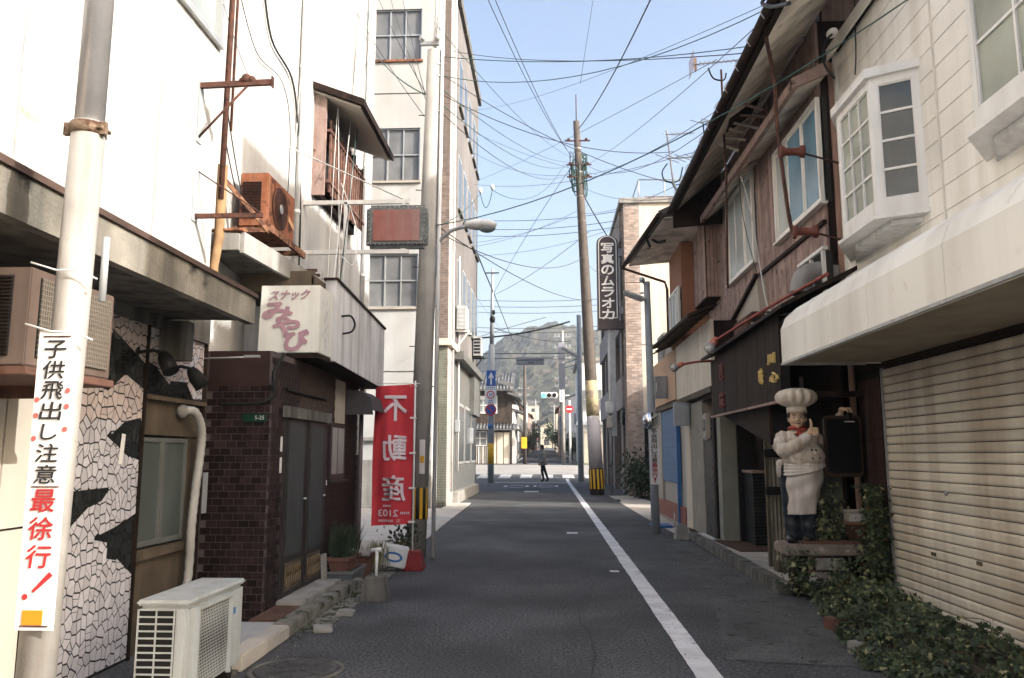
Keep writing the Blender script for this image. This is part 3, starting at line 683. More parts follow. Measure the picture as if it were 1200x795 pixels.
# stickers by the door
for (y, z, hh) in ((7.60, 1.60, .14), (7.60, 1.40, .15), (9.21, 1.9, .1), (9.2, 1.18, .06)):
    b = MB(); b.box(X0+.004, X0+.012, y-.02, y+.02, z-hh/2, z+hh/2); b.build('sticker', m_white, sb)
# parapet / balcony box
b = MB()
zb = lambda y: 2.50 - .035*(y-8.4); zt = lambda y: 3.41 - .055*(y-8)
b.hexa([(-2.42, 8.42, zb(8.4)), (-2.30, 8.42, zb(8.4)), (-2.30, 11.0, zb(11)), (-2.42, 11.0, zb(11)), (-2.42, 8.42, zt(8.4)), (-2.30, 8.42, zt(8.4)), (-2.30, 11.0, zt(11)), (-2.42, 11.0, zt(11))])
b.hexa([(-3.3, 10.9, zb(11)), (-2.42, 10.9, zb(11)), (-2.42, 11.0, zb(11)), (-3.3, 11.0, zb(11)), (-3.3, 10.9, zt(11)), (-2.42, 10.9, zt(11)), (-2.42, 11.0, zt(11)), (-3.3, 11.0, zt(11))])
b.box(-3.3, -2.42, 8.42, 8.5, 2.5, 3.1)
pp = b.build('parapet', M('weathered_parapet', (.60,.60,.61), .7, .12, 3, .12, 60, dirt=((.22,.21,.21), .7, 8)), sb)
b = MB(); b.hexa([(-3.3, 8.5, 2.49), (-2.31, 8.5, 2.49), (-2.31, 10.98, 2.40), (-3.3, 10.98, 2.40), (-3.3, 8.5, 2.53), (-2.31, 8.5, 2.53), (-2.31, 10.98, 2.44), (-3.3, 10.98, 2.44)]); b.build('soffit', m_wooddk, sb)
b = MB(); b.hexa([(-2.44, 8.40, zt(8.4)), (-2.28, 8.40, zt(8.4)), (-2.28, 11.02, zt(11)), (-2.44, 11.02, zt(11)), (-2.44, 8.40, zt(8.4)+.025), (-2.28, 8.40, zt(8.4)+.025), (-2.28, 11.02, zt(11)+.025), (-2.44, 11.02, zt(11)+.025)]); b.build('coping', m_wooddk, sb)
b = MB(); b.box(-3.25, -2.46, 8.1, 8.16, 3.2, 3.42); b.box(-2.48, -2.44, 8.1, 10.8, 3.1, 3.36); b.build('inner_boarding', m_ply, sb)
b = MB(); b.tube(curve_pts([(-2.29, 8.62, 3.02), (-2.2, 8.66, 3.03), (-2.17, 8.72, 2.98), (-2.17, 8.74, 2.92), (-2.2, 8.72, 2.86), (-2.28, 8.66, 2.83)]), .012, 8); b.build('hook', m_black, sb)
# lean canopy over the gap between the buildings
b = MB(); b.prism([(-3.3, 7.25, 3.47), (-2.92, 7.25, 3.47), (-2.92, 7.25, 3.56), (-3.3, 7.25, 3.56)], (0, .06, 0)); b.hexa([(-3.3,7.3,3.46),(-2.92,7.3,3.46),(-2.5,9.4,3.30),(-3.3,9.4,3.30),(-3.3,7.3,3.56),(-2.92,7.3,3.56),(-2.5,9.4,3.40),(-3.3,9.4,3.40)])
cn = b.build('upper_canopy', m_concdk, sb)
b = MB(); b.hexa([(-2.92,7.24,3.40),(-2.88,7.24,3.40),(-2.46,9.4,3.24),(-2.5,9.4,3.24),(-2.92,7.24,3.60),(-2.88,7.24,3.60),(-2.46,9.4,3.44),(-2.5,9.4,3.44)]); b.box(-3.3, -2.92, 7.2, 7.24, 3.42, 3.58); b.build('fascia', m_conc, cn)
b = MB(); b.box(-3.3, -2.88, 7.18, 7.26, 3.602, 3.62); b.build('edge_flashing', m_rustac, cn)
# sign box
sn = thing('snack_sign', 'white box sign with pink brush lettering at the end of the parapet', 'sign', (-2.6, 8, 2.5))
b = MB(); b.prism([(-2.945, 7.88, 2.52), (-2.32, 7.88, 2.52), (-2.32, 7.88, 3.215), (-2.93, 7.88, 3.215)], (0, .5, 0)); b.build('box', M('sign_face', (.64,.64,.60), .6, .06, 3, .06, dirt=((.34,.33,.31), .35, 9)), sn, bevel=.006)
b = MB(); b.prism([(-2.93, 7.90, 2.515), (-2.33, 7.90, 2.515), (-2.33, 7.90, 2.47), (-2.93, 7.90, 2.47)], (0, .48, 0)); b.build('base', m_wooddk, sn)
m_pink = M('faded_pink', (.36, .215, .26), .6, .12, 8, .05)
b = MB(); letters(b, 'スナック', (-2.63, 7.874, 3.115), (1, 0, .02), (0, 0, 1), .10, .42, bold=.035, shear=.35); b.build('lettering', m_pink, sn)
b = MB()
for ch, x, z, h_, w_ in (('み', -2.75, 2.945, .175, .30), ('や', -2.655, 2.79, .175, .27), ('び', -2.55, 2.645, .20, .25)): letters(b, ch, (x, 7.874, z), (1, 0, .03), (0, 0, 1), h_, w_, bold=.06)
b.build('lettering', m_pink, sn)
b = MB(); random.seed(3)
for k in range(26):
    z = 3.12-k*.021; y = 8.0+random.uniform(-.03, .22); a = random.uniform(-1, 1)
    c = Vector((-2.3135, y, z)); d = Vector((0, math.cos(a)*.02, math.sin(a)*.03)); e = Vector((0, .006, .002))
    b.add([c-d-e, c+d-e, c+d+e, c-d+e], [(0, 1, 2, 3)])
b.build('worn_lettering', M('faded_violet', (.30,.28,.38), .7, .1, bump=0), sn)
# green address plate and pipe on the brick corner
ap = thing('address_plate', 'small dark green address plate on the dark brick corner', 'plate', (-2.68, 7.26, 1.85))
b = MB(); b.box(-2.82, -2.595, 7.256, 7.262, 1.80, 1.875); b.build('plate', M('green_enamel', (.006,.035,.025), .35, .1), ap)
b = MB(); letters(b, '5-25', (-2.66, 7.256, 1.838), (1, 0, 0), (0, 0, 1), .035, bold=.01); b.build('lettering', m_whitedirty, ap)
b = MB(); b.tube(curve_pts([(-3.0, 7.2, 1.96), (-2.72, 7.2, 1.96), (-2.60, 7.2, 1.98), (-2.53, 7.24, 2.06), (-2.54, 7.26, 2.25), (-2.50, 7.4, 2.45)]), .016, 8); b.build('conduit', m_black, loc=(-2.7, 7.2, 1.96), label='dark conduit bending around the brick corner under the sign box', cat='conduit')
b = MB(); b.cyl((-3.1, 7.0, 2.36), (-2.62, 7.0, 2.37), .008, n=6); b.ob((-2.66, 7.0, 2.375), (.14, .03, .022)); b.build('rod', m_alu, loc=(-2.9, 7, 2.36), label='thin pale rod with a clothes clip hanging in front of the brick bar', cat='rod')
# ---- rusted outdoor unit on its bracket
ru = thing('rusted_outdoor_unit', 'heavily rusted outdoor air conditioner unit hung on a rusty bracket', 'air conditioner', (-3.0, 8.2, 3.8))
b = MB(); b.box(-3.2, -2.90, 7.86, 8.72, 3.84, 4.42); b.build('casing', m_rustac, ru, bevel=.012)
b = MB(); b.box(-3.17, -2.97, 7.853, 7.859, 3.93, 4.32); gp = b.build('side_intake', m_black, ru)
for i in range(24):
    q = MB(); q.ob((-3.07, 7.847, 3.94+i*.0163), (.2, .012, .005), (.4, 0, 0)); q.build('slat', m_rust, gp)
b = MB(); b.cyl((-2.899, 8.22, 4.13), (-2.893, 8.22, 4.13), .235, n=32); gp = b.build('fan_opening', M('fan_dark', (.06,.03,.025), .7, .3, 9), ru)
for r in (.235, .2, .165, .13, .095, .06):
    q = MB(); q.tube([(-2.878, 8.22+r*math.cos(a), 4.13+r*math.sin(a)) for a in [k*2*math.pi/32 for k in range(33)]], .0045, 5, cap=False); q.build('guard_ring', m_rust if r < .23 else m_rustac, gp)
q = MB(); q.cyl((-2.89, 8.22, 4.13), (-2.872, 8.22, 4.13), .05, n=16); q.build('fan_hub', m_galv, gp)
q = MB(); q.hexa([(-2.897, 8.48, 4.10), (-2.893, 8.48, 4.10), (-2.893, 8.70, 4.02), (-2.897, 8.70, 4.02), (-2.897, 8.48, 4.16), (-2.893, 8.48, 4.16), (-2.893, 8.70, 4.08), (-2.897, 8.70, 4.08)]); q.build('label_strip', M('peach_strip', (.6,.36,.2), .6, .1), ru)
b = MB(); b.bar((-3.25, 7.8, 3.78), (-2.82, 7.8, 3.78), .05, .05); b.bar((-3.25, 8.75, 3.78), (-2.82, 8.75, 3.78), .05, .05); b.bar((-2.84, 7.78, 3.80), (-2.84, 8.95, 3.80), .03, .07); b.bar((-3.2, 7.78, 3.80), (-3.2, 8.8, 3.80), .03, .05)
b.bar((-3.28, 7.62, 4.28), (-2.84, 7.8, 3.75), .035, .04); b.bar((-3.28, 8.78, 4.2), (-2.84, 8.75, 3.75), .03, .03); b.build('bracket', M('rust_bracket', (.26,.13,.075), .8, .4, 9, .3, patch=((.10,.045,.03), .5, 14)), ru)
b = MB()
for k in range(4): b.bar((-3.25, 8.85+.12*k, 3.6-.03*k), (-2.65, 8.85+.12*k, 3.6-.03*k), .03, .03)
b.bar((-2.8, 8.7, 3.6), (-2.8, 9.3, 3.5), .03, .04); b.build('lower_rack', m_rust, ru)
# ---- tall white building
wb = thing('white_building', 'tall plain white building with a roofed lattice window and a pipe', 'building', (-5, 11, 0))
b = MB(); b.box(-9, -3.3, 7.14, 14.3, 2.4, 14); b.build('wall', m_stuc, wb)
b = MB(); b.box(-9, -3.35, 10.7, 14.3, 0, 2.4); b.build('lower_wall', m_conc, wb)
for (y, zt_) in ((9.88, 14), (13.6, 14)):
    q = MB(); q.cyl((-3.25, y, 3.4), (-3.25, y, zt_), .035, n=10)
    for z in (4.6, 6.6, 8.6): q.cyl((-3.25, y, z), (-3.25, y, z+.05), .042, n=10)
    q.build('pipe', m_whitedirty, wb)
b = MB(); b.box(-3.31, -3.27, 10.75, 12.7, 5.2, 6.45); w_ = b.build('window', m_glass, wb)
b = MB(); b.box(-3.3, -3.22, 10.66, 12.75, 5.12, 5.2); b.box(-3.3, -3.22, 10.66, 10.72, 5.2, 6.5); b.box(-3.3, -3.22, 12.7, 12.76, 5.2, 6.5); b.box(-3.28, -3.25, 11.7, 11.75, 5.2, 6.45); b.build('frame', m_wooddk, w_)
m_lat = M('rusty_lattice', (.16, .085, .065), .8, .4, 12, .3)
for i in range(15):
    q = MB(); q.box(-3.10, -3.075, 10.72+i*.14, 10.775+i*.14, 5.15 + random.uniform(-.04, .04), 6.2 + random.uniform(-.05, .05)); q.build('lattice_bar', m_lat, wb)
b = MB(); b.box(-3.3, -3.06, 10.66, 12.8, 5.3, 5.34); b.box(-3.3, -3.06, 10.66, 12.8, 6.05, 6.09); b.build('lattice_rail', m_lat, wb)
b = MB(); b.box(-3.3, -3.12, 10.6, 10.64, 5.1, 6.6); b.build('side_board', m_wood, wb)
b = MB(); b.hexa([(-3.3,10.55,6.60),(-2.62,10.55,6.34),(-2.62,12.6,6.34),(-3.3,12.6,6.60),(-3.3,10.55,6.63),(-2.62,10.55,6.37),(-2.62,12.6,6.37),(-3.3,12.6,6.63)]); aw = b.build('window_roof', m_stucgr, wb)
b = MB(); b.hexa([(-3.3,10.5,6.64),(-2.56,10.5,6.36),(-2.56,12.66,6.36),(-3.3,12.66,6.64),(-3.3,10.5,6.74),(-2.56,10.5,6.46),(-2.56,12.66,6.46),(-3.3,12.66,6.74)]); b.build('roof_board', m_wooddk, aw)
# ---- faded red sign on two arms
rs = thing('projecting_sign', 'faded red plastic box sign in a grey frame on two white wall arms', 'sign', (-2, 10.3, 4.2))
b = MB(); b.box(-2.43, -1.60, 10.24, 10.42, 4.235, 4.83); b.build('frame', M('grey_sign_frame', (.13,.14,.14), .5, .2, 8, .1, patch=((.3,.3,.29), .6, 30)), rs, bevel=.05)
b = MB(); b.box(-2.33, -1.70, 10.225, 10.238, 4.32, 4.75); b.build('face', M('faded_red_face', (.27,.10,.085), .6, .18, 4, .08, dirt=((.30,.26,.25), .5, 6)), rs, bevel=.004)
b = MB()
for x in (-2.39, -1.64):
    for k in range(9): b.box(x-.006, x+.006, 10.232, 10.24, 4.29+k*.06, 4.30+k*.06)
for k in range(12):
    for z in (4.275, 4.79): b.box(-2.36+k*.062, -2.35+k*.062, 10.232, 10.24, z-.006, z+.006)
b.build('rivets', m_galv, rs, kind='stuff')
for z in (4.88, 4.19):
    q = MB(); q.bar((-3.3, 10.3, z), (-1.86, 10.3, z), .05, .055); q.bar((-1.93, 10.3, z), (-1.93, 10.3, 4.83 if z > 4.5 else 4.23), .06, .04); q.build('arm', m_white, rs)
b = MB(); b.bar((-2.72, 10.3, 4.2), (-2.72, 10.3, 4.88), .04, .05); b.build('upright', m_white, rs)
b = MB(); b.tube([(-3.29, 9.0, 5.25), (-1.95, 10.3, 4.92)], .009, 6); b.build('stay_rod', m_cablew, rs)
# ---- left utility pole
up = thing('utility_pole', 'thick concrete utility pole with striped guard beside the red banner', 'utility pole', (-1.96, 12, 0))
b = MB(); b.tube([(-1.97, 12, 0), (-1.86, 12, 4.5), (-1.80, 12, 7.95)], [.15, .142, .115], 24); b.build('shaft', m_polec, up)
b = MB(); b.tube([(-1.955, 12, .56), (-1.95, 12, 1.02)], .152, 24); g_ = b.build('guard_band', m_ink, up)
for k in range(9):
    a = 2*math.pi*k/9 + .15
    q = MB(); q.add([(-1.952+.1545*math.cos(a+t), 12+.1545*math.sin(a+t), z) for t, z in ((0, .565), (.16, .565), (.32, .565), (.32, 1.015), (.16, 1.015), (0, 1.015))], [(0, 1, 4, 5), (1, 2, 3, 4)]); q.build('yellow_stripe', m_yel, g_, fix=False)
for z in (4.13, 4.42, 6.9, 7.5, 7.7):
    q = MB(); x = -1.97+.11*z/4.5; q.cyl((x, 12, z-.02), (x, 12, z+.02), .142-.004*z, n=20); q.build('steel_band', m_galv, up)
b = MB()
for k in range(9):
    z = 1.9+k*.62; s_ = 1 if k % 2 else -1; x = -1.97+.0225*z
    b.cyl((x+s_*.1, 12, z), (x+s_*.22, 12-.02, z), .008, n=6)
b.build('step_bolts', m_rust, up)
b = MB(); b.box(-2.02, -1.72, 11.9, 11.96, 8.02, 8.08); b.ball((-1.98, 11.85, 8.1), .05, 8, 6); b.ball((-1.74, 11.85, 8.1), .05, 8, 6); b.cyl((-1.80, 12, 7.9), (-1.76, 12, 9.2), .03, n=8); b.cyl((-1.70, 12, 4.4), (-1.64, 12, 10.5), .022, n=8); b.build('cross_bracket', m_galv, up)
b = MB(); b.cyl((-1.70, 11.9, 0), (-1.66, 11.95, 8.6), .03, n=8); b.build('conduit', m_whitedirty, up)
la = thing('street_lamp', 'grey-white street lamp on a curved arm from the concrete utility pole', 'street lamp', (-1.8, 12, 4.3))
b = MB(); b.tube(curve_pts([(-1.74, 11.98, 4.25), (-1.73, 11.95, 4.55), (-1.66, 11.93, 4.78), (-1.5, 11.9, 4.92), (-1.3, 11.9, 4.985), (-1.1, 11.9, 5.0)]), .03, 10); b.build('arm', m_grey, la)
b = MB(); b.ball((-1.03, 11.9, 5.02), (.26, .13, .085), 18, 10); b.build('lamp_head', m_whitedirty, la)
b = MB(); b.ball((-.93, 11.9, 4.975), (.14, .10, .085), 16, 8); b.build('lens', m_frost, la)
pp_ = thing('pole_plate', 'small plate with an orange square on the concrete pole behind the banner', 'plate', (-1.88, 11.82, 1.4))
b = MB(); b.box(-1.91, -1.83, 11.83, 11.845, 1.22, 1.72); b.build('plate', m_white, pp_)
b = MB(); b.box(-1.9, -1.84, 11.825, 11.83, 1.38, 1.48); b.build('orange_square', m_yel, pp_)
# ---- banner
bn = thing('banner', 'red vertical banner with mirrored white characters seen from behind', 'banner', (-1.79, 10.7, 0))
b = MB(); b.cyl((-1.80, 10.7, .05), (-1.80, 10.7, 2.49), .012, n=10); b.cyl((-2.40, 10.7, 2.455), (-1.74, 10.7, 2.455), .007, n=8); b.build('banner_pole', m_white, bn)
NX, NZ = 26, 70; vs = []
fy = lambda u, v: 10.69 + .020*math.sin(8*u+2.5*v) + .016*math.sin(9*v+3*u)*(1-u*.5) + .006*math.sin(23*u-5*v)*(1-u)
for j in range(NZ+1):
    for i in range(NX+1):
        u, v = i/NX, j/NZ; vs.append((-2.355+.015*v + u*.53 - .012*math.sin(3*v)*(1-u), fy(u, v), .565 + .03*(u) + 1.85*v))
b = MB(); b.add(vs, [(j*(NX+1)+i, j*(NX+1)+i+1, (j+1)*(NX+1)+i+1, (j+1)*(NX+1)+i) for j in range(NZ) for i in range(NX)], True); b.build('cloth', m_red, bn)
b = MB()
for z, ch in ((2.12, '不'), (1.59, '動'), (1.06, '産')): letters(b, ch, (-2.06, 10.665, z), (1, 0, 0), (0, 0, 1), .33, .30, bold=.022, mirror=True)
letters(b, '2103', (-2.13, 10.66, .735), (1, 0, 0), (0, 0, 1), .085, .27, bold=.025, mirror=True)
letters(b, 'TEL', (-1.99, 10.66, .635), (1, 0, 0), (0, 0, 1), .035, .06, mirror=True)
for k in range(8): b.box(-2.26+k*.026, -2.245+k*.026, 10.655, 10.656, .62, .65)
for k in range(5): b.box(-1.965+k*.025, -1.95+k*.025, 10.655, 10.656, .72, .75)
for k in range(4): b.box(-2.2+k*.03, -2.18+k*.03, 10.655, 10.656, .815, .84)
b.v = [(x, fy((x+2.355)/.53, (z-.565)/1.85)-.019, z) for x, y, z in b.v]; b.build('lettering', M('print_white', (.68,.58,.62), .8, .08, bump=0), bn, kind='stuff')
for z in (2.42, 1.99, 1.52, 1.06, .62):
    q = MB(); q.box(-1.86, -1.775, 10.675, 10.70, z-.012, z+.012); q.build('banner_loop', m_white, bn)
b = MB()
for a, z0, r0 in ((0, 0, 1), ):
    b.hexa([(-1.93,10.58,.0),(-1.64,10.58,.0),(-1.64,10.87,.0),(-1.93,10.87,.0),(-1.90,10.61,.25),(-1.69,10.61,.25),(-1.69,10.82,.25),(-1.90,10.82,.25)])
b.build('base', m_redp, bn, bevel=.012)
# ---- concrete footing with T post
cf = thing('post_footing', 'mossy concrete footing with a short white T shaped pipe', 'post', (-1.8, 8.6, 0))
b = MB(); b.hexa([(-1.96,8.42,0),(-1.68,8.42,0),(-1.68,8.72,0),(-1.96,8.72,0),(-1.91,8.46,.24),(-1.73,8.46,.24),(-1.73,8.66,.24),(-1.91,8.66,.24)]); b.build('footing', m_concdk, cf, bevel=.005)
b = MB(); b.cyl((-1.82, 8.56, .2), (-1.815, 8.56, .5), .017, n=10); b.cyl((-1.88, 8.56, .5), (-1.77, 8.56, .51), .022, n=12); b.build('pipe', m_whitedirty, cf)
# ---- low wall, ground floor clutter behind
# planters
def planter(name, label, x0, x1, y0, y1, h, mat, z=0, group='planters by the brick bar'):
    t = thing(name, label, 'planter', ((x0+x1)/2, (y0+y1)/2, z), group)
    q = MB(); k = .03; q.hexa([(x0+k,y0+k,z),(x1-k,y0+k,z),(x1-k,y1-k,z),(x0+k,y1-k,z),(x0,y0,z+h),(x1,y0,z+h),(x1,y1,z+h),(x0,y1,z+h)]); q.build('trough', mat, t, bevel=.008)
    q = MB(); q.box(x0-.012, x1+.012, y0-.012, y0+.012, z+h-.02, z+h+.012); q.box(x0-.012, x1+.012, y1-.012, y1+.012, z+h-.02, z+h+.012); q.box(x0-.012, x0+.012, y0+.012, y1-.012, z+h-.02, z+h+.012); q.box(x1-.012, x1+.012, y0+.012, y1-.012, z+h-.02, z+h+.012); q.build('rim', mat, t)
    q = MB(); q.box(x0+.02, x1-.02, y0+.02, y1-.02, z+h-.01, z+h+.004); q.build('soil', m_soil, t); return t
planter('planter', 'grey plastic planter in front, holding the terracotta trough', -2.54, -2.20, 9.1, 9.75, .19, M('dark_grey_plastic', (.12,.13,.14), .6, .15, 4, .1))
planter('planter', 'terracotta trough standing in the grey plastic planter', -2.50, -2.26, 9.14, 9.7, .17, m_terra, .16)
planter('planter', 'brown planter under a pale slab, nearer the drain pipe', -2.5, -2.24, 9.95, 10.4, .26, m_terra)
b = MB(); b.ob((-2.36, 10.05, .30), (.30, .34, .03), (.05, .06, .1)); b.build('stone_slab', m_conc, loc=(-2.36, 10.05, .28), bevel=.008, label='pale flat slab lying on the brown planter', cat='slab')
b = MB(); b.ob((-2.56+.05, 9.05, .2), (.03, .14, .40), (0, -.06, 0)); b.build('concrete_board', m_conc, loc=(-2.5, 9.05, 0), label='pale narrow board leaning beside the door at the first planter', cat='board')
def grass_clump(bld, c, n, h, spread, lean=.35):
    for k in range(n):
        a = random.uniform(0, 6.28); r = random.uniform(0, spread); x, y = c[0]+r*math.cos(a), c[1]+r*math.sin(a); l = random.uniform(.5, 1)*h
        dx, dy = random.uniform(-lean, lean)*l, random.uniform(-lean, lean)*l; w_ = .004
        bld.add([(x-w_, y, c[2]), (x+w_, y, c[2]), (x+dx*.4+w_, y+dy*.4, c[2]+l*.6), (x+dx*.4-w_, y+dy*.4, c[2]+l*.6), (x+dx, y+dy, c[2]+l)], [(0, 1, 2, 3), (3, 2, 4)])
for lb, c, n, h, s_, mt in (('tall thin grassy plant in the terracotta trough by the door', (-2.38, 9.4, .32), 150, .46, .17, m_leafdk), ('dry grassy plant growing beside the drain pipe', (-2.25, 10.5, .1), 150, .34, .22, m_grass), ('thin dry weeds growing in front of the banner foot', (-2.05, 11.2, 0), 70, .42, .2, m_grass)):
    q = MB(); grass_clump(q, c, n, h, s_); q.build('grassy_plant', mt, loc=c, fix=False, label=lb, cat='plant')
def leaf_cloud(bld, pts, size, up=.3):
    for p in pts:
        p = Vector(p); nrm = Vector((random.gauss(0, 1), random.gauss(0, 1), random.gauss(up, 1))).normalized(); u = nrm.orthogonal().normalized(); a = random.uniform(0, 6.28)
        u = (Matrix.Rotation(a, 3, nrm) @ u); v = nrm.cross(u); s_ = size*random.uniform(.6, 1.3)
        bld.add([p-u*s_, p-u*s_*.2+v*s_*.55-nrm*s_*.15, p+u*s_, p-u*s_*.2-v*s_*.55-nrm*s_*.15], [(0, 2, 1), (0, 3, 2)])
q = MB(); leaf_cloud(q, [(-2.05+random.gauss(0, .12), 11.3+random.gauss(0, .15), .33+random.gauss(0, .09)) for _ in range(170)], .035)
for k in range(7): q.tube([(-2.05, 11.3, 0), (-2.05+random.uniform(-.15, .15), 11.3+random.uniform(-.15, .15), .4)], .006, 4)
q.build('leafy_shrub', m_leafdk, loc=(-2.05, 11.3, 0), fix=False, label='small dark leafy shrub behind the old white monitor case', cat='shrub')
mn = thing('monitor_case', 'old white plastic case with a blue oval lying on its side', 'case', (-1.95, 9.95, 0))
M_ = Euler((0.05, .2, .12)).to_matrix(); c0 = Vector((-2.02, 10.6, .2))
def rb(b_, c, s_):
    q_ = [c0 + M_ @ (Vector(c) + Vector((x*s_[0]/2, y*s_[1]/2, z*s_[2]/2))) for x, y, z in ((-1,-1,-1),(1,-1,-1),(1,1,-1),(-1,1,-1),(-1,-1,1),(1,-1,1),(1,1,1),(-1,1,1))]; b_.hexa(q_)
b = MB(); rb(b, (0, 0, 0), (.34, .25, .25)); b.build('case', m_whitedirty, mn, bevel=.015)
b = MB(); b.add([c0 + M_ @ Vector((.12*math.cos(t*.3), -.127, .065*math.sin(t*.3)*(1 if abs(math.cos(t*.3)) < .8 else .9))) for t in range(21)], [tuple(range(21))]); b.build('blue_oval', m_blue, mn, fix=False)
b = MB(); b.add([c0 + M_ @ Vector((.085*math.cos(t*.3), -.1285, .038*math.sin(t*.3))) for t in range(21)], [tuple(range(21))]); b.build('oval_centre', m_white, mn, fix=False)
# ---- tall concrete building beyond the lot
tb = thing('tall_building', 'tall cream and brown-brick building with steel windows beyond the parking lot', 'building', (-6, 28, 0))
H = 16.6
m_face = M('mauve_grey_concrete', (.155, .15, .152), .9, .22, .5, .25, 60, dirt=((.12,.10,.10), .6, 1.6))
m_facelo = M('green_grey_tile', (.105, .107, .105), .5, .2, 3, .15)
b = MB()
# camera-side wall with window openings left (boxes between windows)
WX0, WX1 = -5.36, -3.86
lev = [(1.6, 3.2), (5.82, 7.44), (9.7, 11.39), (13.6, 15.3)]
zz = [0] + [q for l in lev[1:] for q in l] + [H]
b.box(-9, WX0, 23.0, 23.3, 0, H); b.box(WX1, -3.36, 23.0, 23.3, 0, H)
for a, c in zip(zz[::2], zz[1::2]): b.box(WX0, WX1, 23.0, 23.3, a, c)
b.box(-9, -3.36, 23.3, 32.8, 0, H)
b.build('wall', M('ivory_render', (.43, .435, .43), .88, .08, 1.2, .2, 120, dirt=((.30,.27,.23), .4, 2)), tb)
for z in (3.9, 8.6, 12.5):
    q = MB(); q.box(-9, -3.40, 22.985, 22.995, z, z+.02); q.build('joint', m_concdk, tb)
for a, c in lev[1:]:
    q = MB(); q.box(WX0, WX1, 23.12, 23.14, a, c); w_ = q.build('window', m_black, tb)
    for i in range(3):
        for (z0, z1) in ((a+.03, a+(c-a)*.49), (a+(c-a)*.51, c-.03)):
            x0 = WX0+.02+i*(WX1-WX0)/3; g = MB(); g.box(x0, x0+(WX1-WX0)/3-.03, 23.10, 23.12, z0, z1); g.build('pane', m_glgrey, w_)
    f = MB()
    for i in range(4): f.box(WX0+i*(WX1-WX0-.04)/3, WX0+i*(WX1-WX0-.04)/3+.04, 23.06, 23.1, a, c)
    for z0 in (a, a+(c-a)*.5-.02, c-.04): f.box(WX0, WX1, 23.05, 23.09, z0, z0+.04)
    f.build('frame', m_alu, w_)
    f = MB(); f.box(WX0-.06, WX1+.06, 22.93, 23.05, a-.07, a-.005); f.build('sill', m_rustac if a > 13 else m_stucgr, w_)
b = MB(); b.box(-9, -3.37, 22.9, 22.99, 0, 1.35); b.build('plinth', m_conc, tb)
b = MB(); b.box(-9, -3.37, 22.9, 23.0, 1.9, 2.0); b.build('ledge', m_conc, tb)
# projecting brick pier at the street corner
b = MB(); b.box(-3.36, -2.98, 23.4, 25.0, 0, H); pr = b.build('corner_pier', m_mortar, tb)
m_bt = M('brown_face_brick', (.165, .132, .118), .7, .15, 9, .1, rnd=.22); m_bg = M('green_face_brick', (.17, .175, .14), .6, .15, 9, .1, rnd=.2)
q = MB(); q.box(-.062, .062, -.01, .0, -.032, .032); me1 = q.mesh('brick', m_bt, fix=False); me2 = q.mesh('brick', m_bg, fix=False)
rb_ = {m_bt: MB(), m_bg: MB()}; n_ = 0
nr = int(H/.075)
for j in range(nr):
    z = (j+.5)*.075
    for i in range(3):
        x = -3.36+.063+i*.127
        mt = m_bg if z < 4.9 else m_bt
        if n_ < 300 and 3.0 < z < 12: inst('brick', me1 if mt is m_bt else me2, pr, (x, 23.4, z)); n_ += 1
        else: rb_[mt].box(x-.06, x+.06, 23.39, 23.4, z-.032, z+.032)
for mt, q in rb_.items(): q.build('brickwork', mt, pr, kind='stuff', fix=False)
b = MB(); b.box(-3.42, -2.86, 23.25, 25, 4.72, 4.92); b.build('stone_band', m_cream, tb)
b = MB(); b.cyl((-3.30, 23.3, 0), (-3.30, 23.3, H), .055, n=10); b.build('downpipe', m_white, tb)
b = MB(); b.cyl((-2.93, 24.3, 0.4), (-2.94, 24.3, H), .03, n=8); b.cyl((-2.9, 25.6, 1), (-2.9, 25.6, 8), .03, n=8); b.build('downpipe', m_whitedirty, tb)
# street facade
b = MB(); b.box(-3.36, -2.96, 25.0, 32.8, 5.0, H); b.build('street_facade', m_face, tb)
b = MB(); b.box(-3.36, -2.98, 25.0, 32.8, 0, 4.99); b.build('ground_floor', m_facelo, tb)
b = MB(); b.box(-3.40, -2.84, 23.2, 32.95, H, H+.35); b.build('roof_coping', m_concdk, tb)
b = MB(); b.box(-2.98, -2.67, 25.0, 32.7, 4.5, 4.75); b.box(-2.98, -2.80, 30.0, 32.7, 3.0, 4.5); b.build('street_canopy', m_facelo, tb)
for (z0, z1) in ((6.0, 7.9), (9.6, 11.5), (13.2, 15.0)):
    for y in (25.4, 27.0, 28.6, 30.2, 31.6):
        q = MB(); q.box(-2.97, -2.945, y, y+1.0, z0, z1); w_ = q.build('window', m_alu, tb)
        q = MB(); q.box(-2.945, -2.94, y+.06, y+.47, z0+.08, z1-.08); q.box(-2.945, -2.94, y+.53, y+.94, z0+.08, z1-.08); q.build('pane', m_glass, w_)
        q = MB(); q.box(-2.96, -2.87, y-.05, y+1.05, z0-.08, z0-.005); q.build('sill', m_concdk, w_)
for y in (26.0, 28.2, 30.6):
    q = MB(); q.box(-2.99, -2.94, y, y+1.7, 1.2, 3.2); w_ = q.build('window', m_alu, tb)
    for i in range(3):
        g = MB(); g.box(-2.94, -2.935, y+.06+i*.55, y+.06+i*.55+.48, 1.28, 3.1); g.build('pane', m_glass, w_)
q = MB(); q.box(-2.99, -2.82, 24.95, 32.7, 0, .35); q.build('base_course', m_conc, tb)
